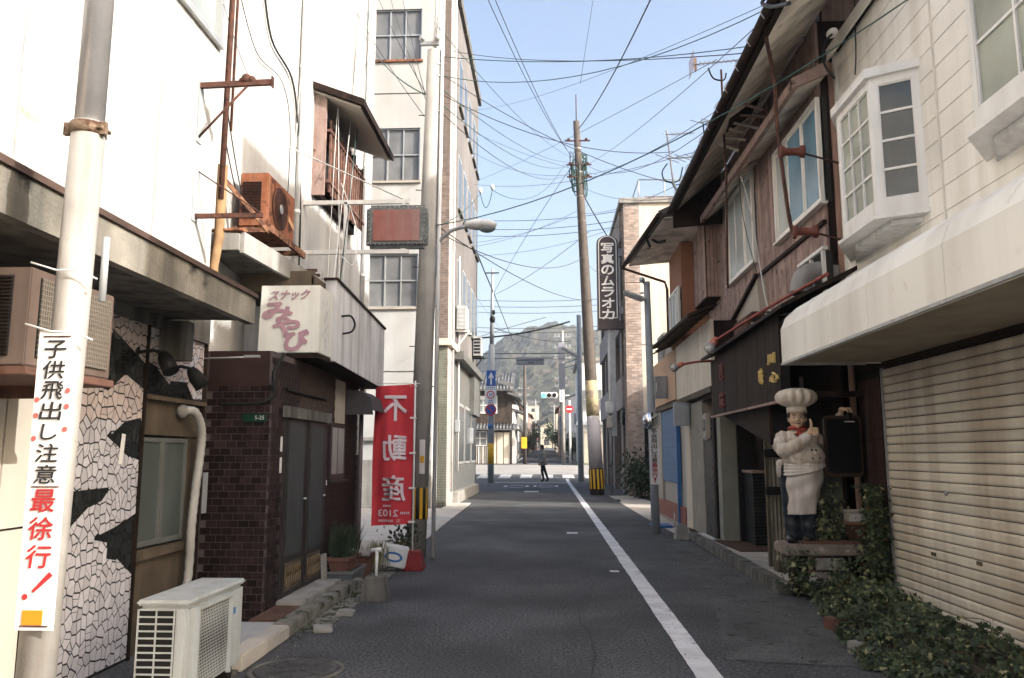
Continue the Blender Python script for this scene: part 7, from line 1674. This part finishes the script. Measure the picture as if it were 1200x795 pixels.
# shrubs at the street end
for i, (x, y, s_) in enumerate(((-2.9, 142, 1.6), (1.6, 128.5, 1.3), (-2.6, 96.4, 1.0), (2.2, 78, .9), (.9, 195, 2.2))):
    t = thing('tree', ['round dark tree at the left end of the far street', 'small tree between the houses on the right of the far street', 'low shrub between the cream and tan houses on the left', 'shrub beside the corner building', 'tree at the foot of the hill closing the street'][i], 'tree', (x, y, zg(y)), 'trees in the far street')
    q = MB(); q.tube([(x, y, zg(y)), (x+.1, y, zg(y)+s_*1.6)], [.12, .06], 7); q.build('trunk', m_wooddk, t)
    q = MB(); leaf_cloud(q, [(x+random.gauss(0, s_*.42), y+random.gauss(0, s_*.42), zg(y)+s_*1.7+random.gauss(0, s_*.5)) for _ in range(700)], .16*s_); q.build('crown', m_leafdk if i % 2 else m_leaf, t, fix=False)
# ---- mountain
def mh(x, y):
    px = x/y*933+643           # bearing, only used to shape the ridge plan below
    return 0
ridge = [(-1400,20),(-700,26),(-260,38),(-120,60),(-66,78),(-50,90),(-34,101),(-12,111),(6,113),(30,109),(60,102),(160,90),(300,76),(700,50),(1400,30)]
def rz(x):
    for (a, za), (c, zc) in zip(ridge[:-1], ridge[1:]):
        if a <= x <= c: t = (x-a)/(c-a); t = t*t*(3-2*t); return za+(zc-za)*t
    return 20
m_for = M('winter_forest', (.027, .031, .021), .95, .5, .16, 0, grain=.65, gs=.45, dirt=((.075,.060,.045), .75, .09))
b = MB(); vs = []; xs = []; x = -1400
while x < 1400: xs.append(x); x += 2.6 if abs(x) < 170 else (12 if abs(x) < 400 else 60)
ys = [235+3.4*k for k in range(150)] + [760, 800, 860, 950, 1100]
for y in ys:
    for x in xs:
        t = max(0, min(1, (y-235)/(690-235))); s_ = t**1.25 if y <= 700 else 1-(y-700)/500
        xr = x*690/max(400, y) if y < 690 else x
        hgt = -2 + (rz(xr)+4)*s_*(1+.16*noise.noise(Vector((x*.012, y*.012, 0)))*math.sin(math.pi*min(1, t)))
        hgt += 7*noise.noise(Vector((x*.03, y*.02, 3)))*min(1, t*4)*(1-.6*t)
        if abs(x) < 400 and y < 745: c = noise.voronoi(Vector((x*.17, y*.17, 0)))[0][0]; hgt += max(0, 4.6-6.5*c)*min(1, t*10)*(.7+.8*noise.noise(Vector((x*.05, y*.05, 8)))) + 2.2*noise.noise(Vector((x*.4, y*.4, 5)))
        vs.append((x, y, hgt))
n = len(xs); b.add(vs, [(j*n+i, j*n+i+1, (j+1)*n+i+1, (j+1)*n+i) for j in range(len(ys)-1) for i in range(n-1)], False)
b.build('mountain', m_for, kind='structure', fix=False)
# haze
hz = MB(); hz.box(-1480, 1480, -290, 1500, -1.2, 175); hm = bpy.data.materials.new('haze_air'); hm.use_nodes = True; hn = hm.node_tree; hn.nodes.clear()
pv_ = hn.nodes.new('ShaderNodeVolumePrincipled'); pv_.inputs['Color'].default_value = (.78, .87, 1, 1); pv_.inputs['Density'].default_value = .00034; pv_.inputs['Anisotropy'].default_value = .2
oh_ = hn.nodes.new('ShaderNodeOutputMaterial'); hn.links.new(pv_.outputs[0], oh_.inputs['Volume'])
hz.build('haze', hm, kind='stuff')
# ================================================================== OVERHEAD CABLES
MAT_ = {'k': m_cable, 'g': m_cableg, 'w': m_cablew}
for (a, c, s_, r, mt, lb, gr) in (
    ((2.264, 13.0, 10.316), (1.318, 30.5, 14.483), 0.3, 0.0172, 'k', 'thick black twisted cable rising from the very top of the leaning pole', None),
    ((-1.486, 13.5, 10.775), (0.964, 30.5, 13.343), 0.35, 0.0094, 'k', 'left cable of the pair rising past the tall building roof from the leaning pole', 'cables rising over the tall building'),
    ((-1.172, 15.0, 11.033), (0.997, 30.5, 13.271), 0.3, 0.0094, 'k', 'right cable of the pair rising past the tall building roof from the leaning pole', 'cables rising over the tall building'),
    ((-1.761, 12.0, 7.869), (3.546, 9.4, 6.686), 0.22, 0.007, 'g', 'nearly level green-grey cable from the left pole top to the timber house insulator', None),
    ((-1.729, 12.0, 7.546), (2.461, 8.2, 6.34), 0.42, 0.0062, 'g', 'slack cable from the left pole to the near end of the timber house gutter', None),
    ((-1.769, 12.0, 8.401), (0.929, 30.5, 13.272), 0.3, 0.007, 'g', 'topmost of four thin cables between the left pole and the leaning pole', 'cables between the two utility poles'),
    ((-1.755, 12.0, 7.372), (0.927, 30.5, 13.059), 0.35, 0.0078, 'g', 'second from the top of four thin cables between the left pole and the leaning pole', 'cables between the two utility poles'),
    ((-1.751, 12.0, 7.112), (0.925, 30.5, 12.917), 0.5, 0.0078, 'g', 'third from the top of four thin cables between the left pole and the leaning pole', 'cables between the two utility poles'),
    ((-1.708, 12.0, 6.938), (1.059, 30.5, 12.702), 0.7, 0.007, 'k', 'lowest of four thin cables between the left pole and the leaning pole', 'cables between the two utility poles'),
    ((-1.73, 12.0, 7.59), (2.561, 14.6, 6.525), 0.25, 0.0062, 'k', 'cable from the left pole falling to the far end of the timber house gutter', None),
    ((-1.776, 12.0, 4.998), (-1.826, 21.0, 8.596), 0.12, 0.0094, 'g', 'green cable from the lamp arm pole up to the hanging insulators', None),
    ((-1.497, 21.0, 8.688), (0.722, 30.5, 12.991), 0.75, 0.0094, 'g', 'slack green cable from the hanging insulators to the leaning pole', None),
    ((-1.826, 21.0, 8.596), (-1.497, 21.0, 8.688), 0.45, 0.0109, 'g', 'small U shaped cable loop between the hanging insulators', None),
    ((-1.803, 12.0, 5.04), (3.59, 6.9, 5.808), 0.42, 0.0078, 'g', 'long dark green cable sweeping from the left pole over the bay window', None),
    ((-1.777, 12.0, 5.081), (1.728, 30.5, 7.438), 0.35, 0.0086, 'k', 'dark cable from the lamp pole to the middle of the leaning pole', None),
    ((-1.775, 12.0, 4.971), (1.487, 30.5, 9.209), 0.55, 0.0086, 'k', 'slack dark cable below it from the lamp pole to the leaning pole', None),
    ((-3.414, 33.0, 11.479), (5.411, 33.0, 12.259), 0.35, 0.0125, 'k', 'topmost of three long level cables behind the leaning pole', 'level cables behind the leaning pole'),
    ((-3.411, 33.0, 11.101), (5.399, 33.0, 11.846), 0.35, 0.0125, 'k', 'middle of three long level cables behind the leaning pole', 'level cables behind the leaning pole'),
    ((-3.408, 33.0, 10.799), (5.391, 33.0, 11.583), 0.35, 0.0125, 'k', 'lowest of three long level cables behind the leaning pole', 'level cables behind the leaning pole'),
    ((-5.459, 49.0, 11.167), (3.626, 49.0, 11.14), 0.15, 0.0156, 'k', 'topmost of five thin level cables over the far junction', 'level cables over the far junction'),
    ((-5.455, 49.0, 10.785), (3.62, 49.0, 10.761), 0.15, 0.0156, 'k', 'second from the top of five thin level cables over the far junction', 'level cables over the far junction'),
    ((-5.451, 49.0, 10.404), (3.614, 49.0, 10.383), 0.15, 0.0156, 'k', 'middle of five thin level cables over the far junction', 'level cables over the far junction'),
    ((-5.442, 49.0, 9.427), (3.597, 49.0, 9.415), 0.15, 0.0156, 'k', 'second from the bottom of five thin level cables over the far junction', 'level cables over the far junction'),
    ((-5.44, 49.0, 9.157), (3.593, 49.0, 9.147), 0.15, 0.0156, 'k', 'lowest of five thin level cables over the far junction', 'level cables over the far junction'),
    ((-5.214, 47.0, 8.379), (1.324, 47.0, 9.365), 0.25, 0.0546, 'k', 'thick sagging cable bundle crossing the street before the hill', None),
    ((-3.423, 47.0, 9.091), (1.675, 60.0, 10.03), 0.3, 0.0273, 'k', 'dark cable slanting down to the right in front of the hill', None),
    ((-5.211, 47.0, 8.121), (-0.099, 47.0, 9.635), -0.05, 0.0156, 'k', 'thin cable slanting up across the hill top', None),
    ((-3.396, 29.0, 11.01), (-3.026, 43.4, 10.481), 0.1, 0.0312, 'k', 'heavy dark cable from the tall building facade down to the sign pole', None),
    ((-3.026, 43.4, 10.481), (-2.671, 60.0, 10.058), 0.0, 0.0234, 'k', 'dark cable running on from the sign pole down the far street', None),
    ((-2.978, 43.4, 10.432), (0.924, 30.5, 12.775), -0.2, 0.0109, 'k', 'upper cable from the sign pole up to the tangle on the leaning pole', 'cables from the sign pole to the leaning pole'),
    ((-2.978, 43.4, 10.287), (1.634, 30.5, 10.172), 0.2, 0.0109, 'k', 'lower cable from the sign pole to the middle of the leaning pole', 'cables from the sign pole to the leaning pole'),
    ((1.32, 30.5, 11.921), (2.536, 31.0, 9.882), 0.05, 0.0234, 'k', 'short heavy cable from the leaning pole to the tall vertical sign', None),
    ((1.356, 30.5, 12.061), (2.559, 15.0, 6.423), 0.25, 0.0062, 'k', 'cable from the leaning pole to the gutter corner of the timber house', 'cables from the leaning pole to the timber house'),
    ((1.399, 30.5, 12.838), (2.467, 8.2, 6.279), 0.2, 0.0055, 'k', 'thin cable from the tangle up to the near gutter bend', None),
    ((1.369, 30.5, 13.122), (2.735, 12.0, 6.706), 0.7, 0.007, 'k', 'cable from the leaning pole to the antenna bracket', 'cables from the leaning pole to the timber house'),
    ((1.342, 30.5, 10.94), (2.599, 14.8, 6.662), 0.2, 0.0062, 'k', 'lower cable rising from the leaning pole to the far end of the timber gutter', 'cables from the leaning pole to the timber house'),
    ((-2.712, 30.0, 12.161), (2.706, 12.0, 7.704), 0.1, 0.0055, 'g', 'very thin wire climbing to the right toward the rooftop antenna', None),
    ((-3.14, 30.0, 15.072), (2.714, 9.0, 6.878), 0.3, 0.0047, 'g', 'faint thin wire high across the sky to the timber house gutter', None),
    ((2.054, 30.4, 20.691), (1.375, 30.5, 16.369), 0, 0.0094, 'k', 'short thin wire above the top of the leaning pole', None),
    ((-2.846, 30.0, 12.024), (3.033, 14.0, 7.053), 0.35, 0.0062, 'k', 'thin wire from the tall building to the timber house eave', None),
    ((-1.44, 60.0, 8.742), (3.727, 60.0, 9.104), 0.05, 0.0234, 'k', 'steel wire running right, well behind the street name board', 'wires holding the street name board'),
    ((-4.739, 45.0, 7.197), (2.312, 45.0, 7.205), 0.0, 0.0234, 'k', 'upper of the two steel wires holding the street name board', 'wires holding the street name board'),
    ((-4.736, 45.0, 6.952), (2.308, 45.0, 6.864), 0.0, 0.0195, 'k', 'lower of the two steel wires holding the street name board', 'wires holding the street name board'),
    ((-2.522, 20.0, 12.252), (2.685, 9.0, 6.245), 0.2, 0.007, 'k', 'faint cable to the near end of the timber house, under the level cable', None),
    ((-3.236, 30.0, 14.358), (2.004, 30.5, 12.509), 0.2, 0.007, 'k', 'thin cable from the tall building roof edge to the leaning pole', None),
    ((-3.231, 31.0, 13.867), (0.921, 30.5, 12.527), 0.4, 0.007, 'k', 'slack cable from the tall building to the tangle on the leaning pole', None),
    ((-3.159, 32.0, 10.006), (1.649, 30.5, 11.285), 0.25, 0.007, 'k', 'thin cable rising from the tall building to the middle of the leaning pole', None),
    ((-3.109, 33.0, 9.895), (3.092, 30.0, 10.351), 0.3, 0.007, 'k', 'thin cable crossing to the vertical sign', None),
    ((1.362, 30.5, 12.52), (3.623, 9.3, 6.831), 0.5, 0.007, 'k', 'cable from the tangle up across the timber house to the cream wall', None),
    ((-1.753, 12.0, 7.256), (2.454, 14.8, 7.28), 0.35, 0.007, 'k', 'thin cable from the left pole to the smaller rooftop antenna', None),
    ((-3.501, 33.0, 8.784), (-2.737, 60.0, 9.927), 0.1, 0.007, 'k', 'thin cable from the tall building down the far street', None),
    ((1.418, 30.5, 9.038), (2.056, 16.0, 4.994), 0.3, 0.007, 'k', 'drooping cable from the leaning pole to the mirror pole lamp', None),
    ((-3.125, 32.0, 10.187), (0.903, 30.5, 10.772), 0.15, 0.007, 'k', 'short cable from the tall building to the leaning pole above the hill', None),
    ((-2.584, 9.0, 2.838), (-3.389, 12.3, 9.387), 0.02, 0.0047, 'w', 'second from the left thin wire rising from the parapet past the lattice window', 'wires rising from the parapet'),
    ((-2.544, 9.0, 2.857), (-3.36, 13.6, 10.209), 0.02, 0.007, 'w', 'fourth from the left thin wire rising from the parapet past the lattice window', 'wires rising from the parapet'),
    ((-2.533, 9.1, 2.892), (-3.374, 13.4, 10.083), 0.02, 0.0039, 'k', 'third from the left thin wire rising from the parapet past the lattice window', 'wires rising from the parapet'),
    ((-2.491, 9.1, 2.852), (-3.374, 14.2, 10.59), 0.02, 0.0047, 'g', 'sixth from the left thin wire rising from the parapet past the lattice window', 'wires rising from the parapet'),
    ((-2.477, 9.2, 2.846), (-3.393, 14.0, 10.463), 0.02, 0.0039, 'w', 'fifth from the left thin wire rising from the parapet past the lattice window', 'wires rising from the parapet'),
    ((-2.539, 9.2, 2.877), (-3.354, 14.4, 10.716), 0.02, 0.0047, 'k', 'rightmost thin wire rising from the parapet past the lattice window', 'wires rising from the parapet'),
    ((-2.483, 9.3, 2.84), (-3.42, 12.0, 9.198), 0.02, 0.0055, 'w', 'leftmost thin wire rising from the parapet past the lattice window', 'wires rising from the parapet'),
    ((-5.326, 22.9, 15.866), (-1.933, 12.1, 7.25), 0.1, 0.0078, 'k', 'second from the left thin wire falling past the cream windows to the left pole', 'wires from above to the left pole'),
    ((-4.922, 22.9, 15.855), (-1.932, 12.1, 7.133), 0.1, 0.0062, 'k', 'third from the left thin wire falling past the cream windows to the left pole', 'wires from above to the left pole'),
    ((-4.34, 22.0, 15.28), (-1.903, 12.1, 7.074), 0.1, 0.0062, 'k', 'rightmost thin wire falling past the cream windows to the left pole', 'wires from above to the left pole'),
    ((-3.674, 13.0, 9.838), (-1.927, 12.1, 6.843), 0.1, 0.0055, 'k', 'leftmost thin wire falling past the cream windows to the left pole', 'wires from above to the left pole'),
    ((-5.275, 22.9, 13.813), (-1.933, 12.1, 7.25), 0.15, 0.0125, 'g', 'green cable from the cream wall of the tall building to the left pole', None),
    ((-2.695, 6.7, 4.882), (-3.059, 6.9, 5.739), 0.03, 0.0031, 'k', 'thin wire from the rusty insulator bracket up the corner', None),
    ((-3.211, 7.4, 4.719), (-3.167, 8.0, 3.914), 0.1, 0.0062, 'k', 'shorter black cable hanging behind the rusted unit', 'cables hanging behind the rusted unit'),
    ((-3.169, 7.3, 5.03), (-3.169, 8.3, 3.734), 0.16, 0.0062, 'k', 'longer black cable hanging behind the rusted unit', 'cables hanging behind the rusted unit'),
):
    b = MB(); b.tube(sag(a, c, s_, 14), r, 5); o = b.build('cable', MAT_[mt], fix=False, label=lb, cat='cable')
    if gr: o['group'] = gr
b = MB(); b.tube(curve_pts([(-3.27, 8.375, 7.005), (-3.27, 8.737, 6.412), (-3.27, 9.517, 6.292), (-3.27, 9.83, 5.756), (-3.27, 10.046, 4.896), (-3.27, 10.115, 3.755)]), 0.014, 6); b.build('cable', MAT_['k'], fix=False, label='black cable running down the white wall left of the pipe', cat='cable')
b = MB(); b.tube(curve_pts([(-3.27, 7.624, 6.52), (-3.27, 8.284, 6.008), (-3.27, 9.147, 6.075), (-3.27, 9.532, 5.629), (-3.27, 9.538, 4.504)]), 0.006, 6); b.build('cable', MAT_['k'], fix=False, label='thin looping wire on the white wall above the rusted unit', cat='cable')
b = MB(); b.tube(curve_pts([(-3.27, 10.035, 8.077), (-3.27, 9.796, 5.742), (-3.27, 9.8, 4.02)]), 0.005, 6); b.build('cable', MAT_['w'], fix=False, label='faint thin vertical wire on the white wall', cat='cable')
b = MB(); b.tube(curve_pts([(-2.575, 9.6, 3.962), (-2.421, 9.6, 3.851), (-2.49, 10.0, 4.406), (-2.984, 11.0, 5.403)]), 0.008, 6); b.build('cable', MAT_['w'], fix=False, label='white cable looped between the sign arms', cat='cable')
b = MB(); b.tube(curve_pts([(3.44, 8.402, 6.618), (3.44, 8.462, 5.939), (3.44, 8.528, 5.69)]), 0.008, 6); b.build('cable', MAT_['k'], fix=False, label='black wire down the cream boards above the bay window', cat='cable')
b = MB(); b.tube(curve_pts([(3.2, 8.486, 6.162), (3.15, 8.599, 6.102), (3.2, 8.772, 5.954), (3.25, 8.624, 5.702)]), 0.014, 6); b.build('cable', MAT_['k'], fix=False, label='black cable looped from the white insulator beside the cream wall', cat='cable')
b = MB(); b.tube(curve_pts([(2.2, 7.423, 6.009), (2.2, 7.639, 6.049), (2.2, 7.304, 5.811), (2.2, 6.794, 5.539)]), 0.02, 6); b.build('cable', MAT_['k'], fix=False, label='thick black cable end at the near gutter bend', cat='cable')
b = MB(); b.tube(curve_pts([(3.033, 12.2, 6.049), (3.053, 12.2, 5.24), (3.215, 12.0, 4.104), (3.338, 11.8, 3.799)]), 0.006, 6); b.build('cable', MAT_['k'], fix=False, label='thin black wire drooping across the second window', cat='cable')
b = MB(); b.tube(curve_pts([(2.957, 12.0, 5.975), (3.028, 11.6, 5.055), (3.073, 11.2, 3.683), (3.103, 11.0, 3.463)]), 0.01, 6); b.build('cable', MAT_['w'], fix=False, label='white pipe-like wire hanging in front of the plank wall', cat='cable')
b = MB(); b.tube(curve_pts([(2.42, 14.9, 6.683), (2.605, 14.9, 6.339), (2.906, 15.0, 6.026), (3.079, 15.0, 5.854)]), 0.02, 6); b.build('cable', MAT_['k'], fix=False, label='dark cable sagging under the orange house eave', cat='cable')
b = MB(); b.tube(curve_pts([(2.108, 16.0, 5.708), (2.027, 16.0, 5.962), (2.25, 16.0, 5.815), (2.425, 16.0, 5.848)]), 0.03, 6); b.build('cable', MAT_['k'], fix=False, label='black cable coil at the orange house gutter', cat='cable')

# hanging insulators
for i, (x, y, z) in enumerate(((-1.826, 21.0, 8.669), (-1.498, 21.0, 8.761))):
    b = MB(); b.tube([(x, y, z-.06), (x, y, z), (x, y, z+.05), (x, y, z+.09)], [.03, .06, .05, .03], 10); b.build('insulator', m_white, loc=(x, y, z), label=['white insulator hanging in mid air, left of the pair', 'white insulator hanging in mid air, right of the pair'][i], cat='insulator', group='hanging insulators')
x, y, z = (3.22, 8.538, 6.201)
b = MB(); b.ball((x, y, z), (.06, .09, .045)); b.build('insulator', m_white, loc=(x, y, z), label='white insulator on the timber house beside the cream wall', cat='insulator')
# rooftop antennas
def yagi(b_, p0, p1, n, w_, r=.006):
    p0, p1 = Vector(p0), Vector(p1); d = (p1-p0).normalized(); side = d.cross(Vector((0, 0, 1))).normalized()
    b_.cyl(p0, p1, r*1.6, n=6)
    for i in range(n):
        c = p0.lerp(p1, i/(n-1)); ww = w_*(1.35-.5*i/(n-1)); b_.cyl(c-side*ww/2, c+side*ww/2, r, n=5)
a1 = thing('antenna', 'rooftop antenna with a long toothed boom and a square reflector on a rusty mast', 'antenna', (2.5, 11.4, 3.5))
b = MB(); b.tube([(2.628, 11.4, 7.228), (2.639, 11.4, 5.518), (2.6, 11.4, 3.877)], .016, 8); b.build('mast', m_rust, a1)
b = MB(); yagi(b, (2.211, 11.4, 7.32), (2.846, 10.9, 7.126), 12, .12); b.build('boom', m_galv, a1)
p = Vector((2.249, 11.4, 7.319)); b = MB()
for k in range(5): b.cyl(p+Vector((-.06, -.2, -.12+.06*k)), p+Vector((-.06, .2, -.12+.06*k)), .006, n=5)
b.ob(p+Vector((.0, 0, 0)), (.03, .05, .2)); b.build('reflector', M('antenna_orange', (.55,.33,.22), .6), a1)
b = MB(); b.tube(curve_pts([(2.438, 11.4, 7.26), (2.509, 11.4, 7.095), (2.66, 11.4, 7.064), (2.702, 11.4, 7.172)]), .012, 6); b.build('yoke', m_black, a1)
a2 = thing('antenna', 'smaller rooftop antenna with two booms at the far end of the gutter', 'antenna', (2.25, 14.8, 5.5))
b = MB(); b.tube([(2.319, 14.8, 7.715), (2.42, 14.8, 6.648), (2.541, 14.8, 6.358)], .018, 8); b.build('mast', m_galv, a2)
b = MB(); yagi(b, (2.301, 14.8, 7.629), (2.749, 14.4, 7.487), 7, .2); b.build('boom', m_galv, a2)
b = MB(); yagi(b, (2.32, 14.8, 7.145), (2.852, 14.2, 6.938), 5, .5, .008); b.build('boom', m_galv, a2)
b = MB(); b.tube(curve_pts([(2.317, 14.8, 7.042), (2.215, 14.8, 6.873), (2.275, 14.8, 6.701), (2.519, 14.8, 6.697), (2.608, 14.8, 6.969)]), .014, 6); b.build('coil', m_cableg, a2)
ab = thing('antenna', 'low flat antenna arm sticking out over the middle of the gutter', 'antenna', (2.4, 12.2, 5.8))
b = MB(); yagi(b, (2.522, 12.6, 6.914), (3.146, 11.6, 6.617), 6, .3, .007); b.build('boom', m_galv, ab); b = MB(); b.cyl((2.557, 12.5, 6.855), (2.574, 12.5, 6.548), .012, n=6); b.build('bracket', m_black, ab)
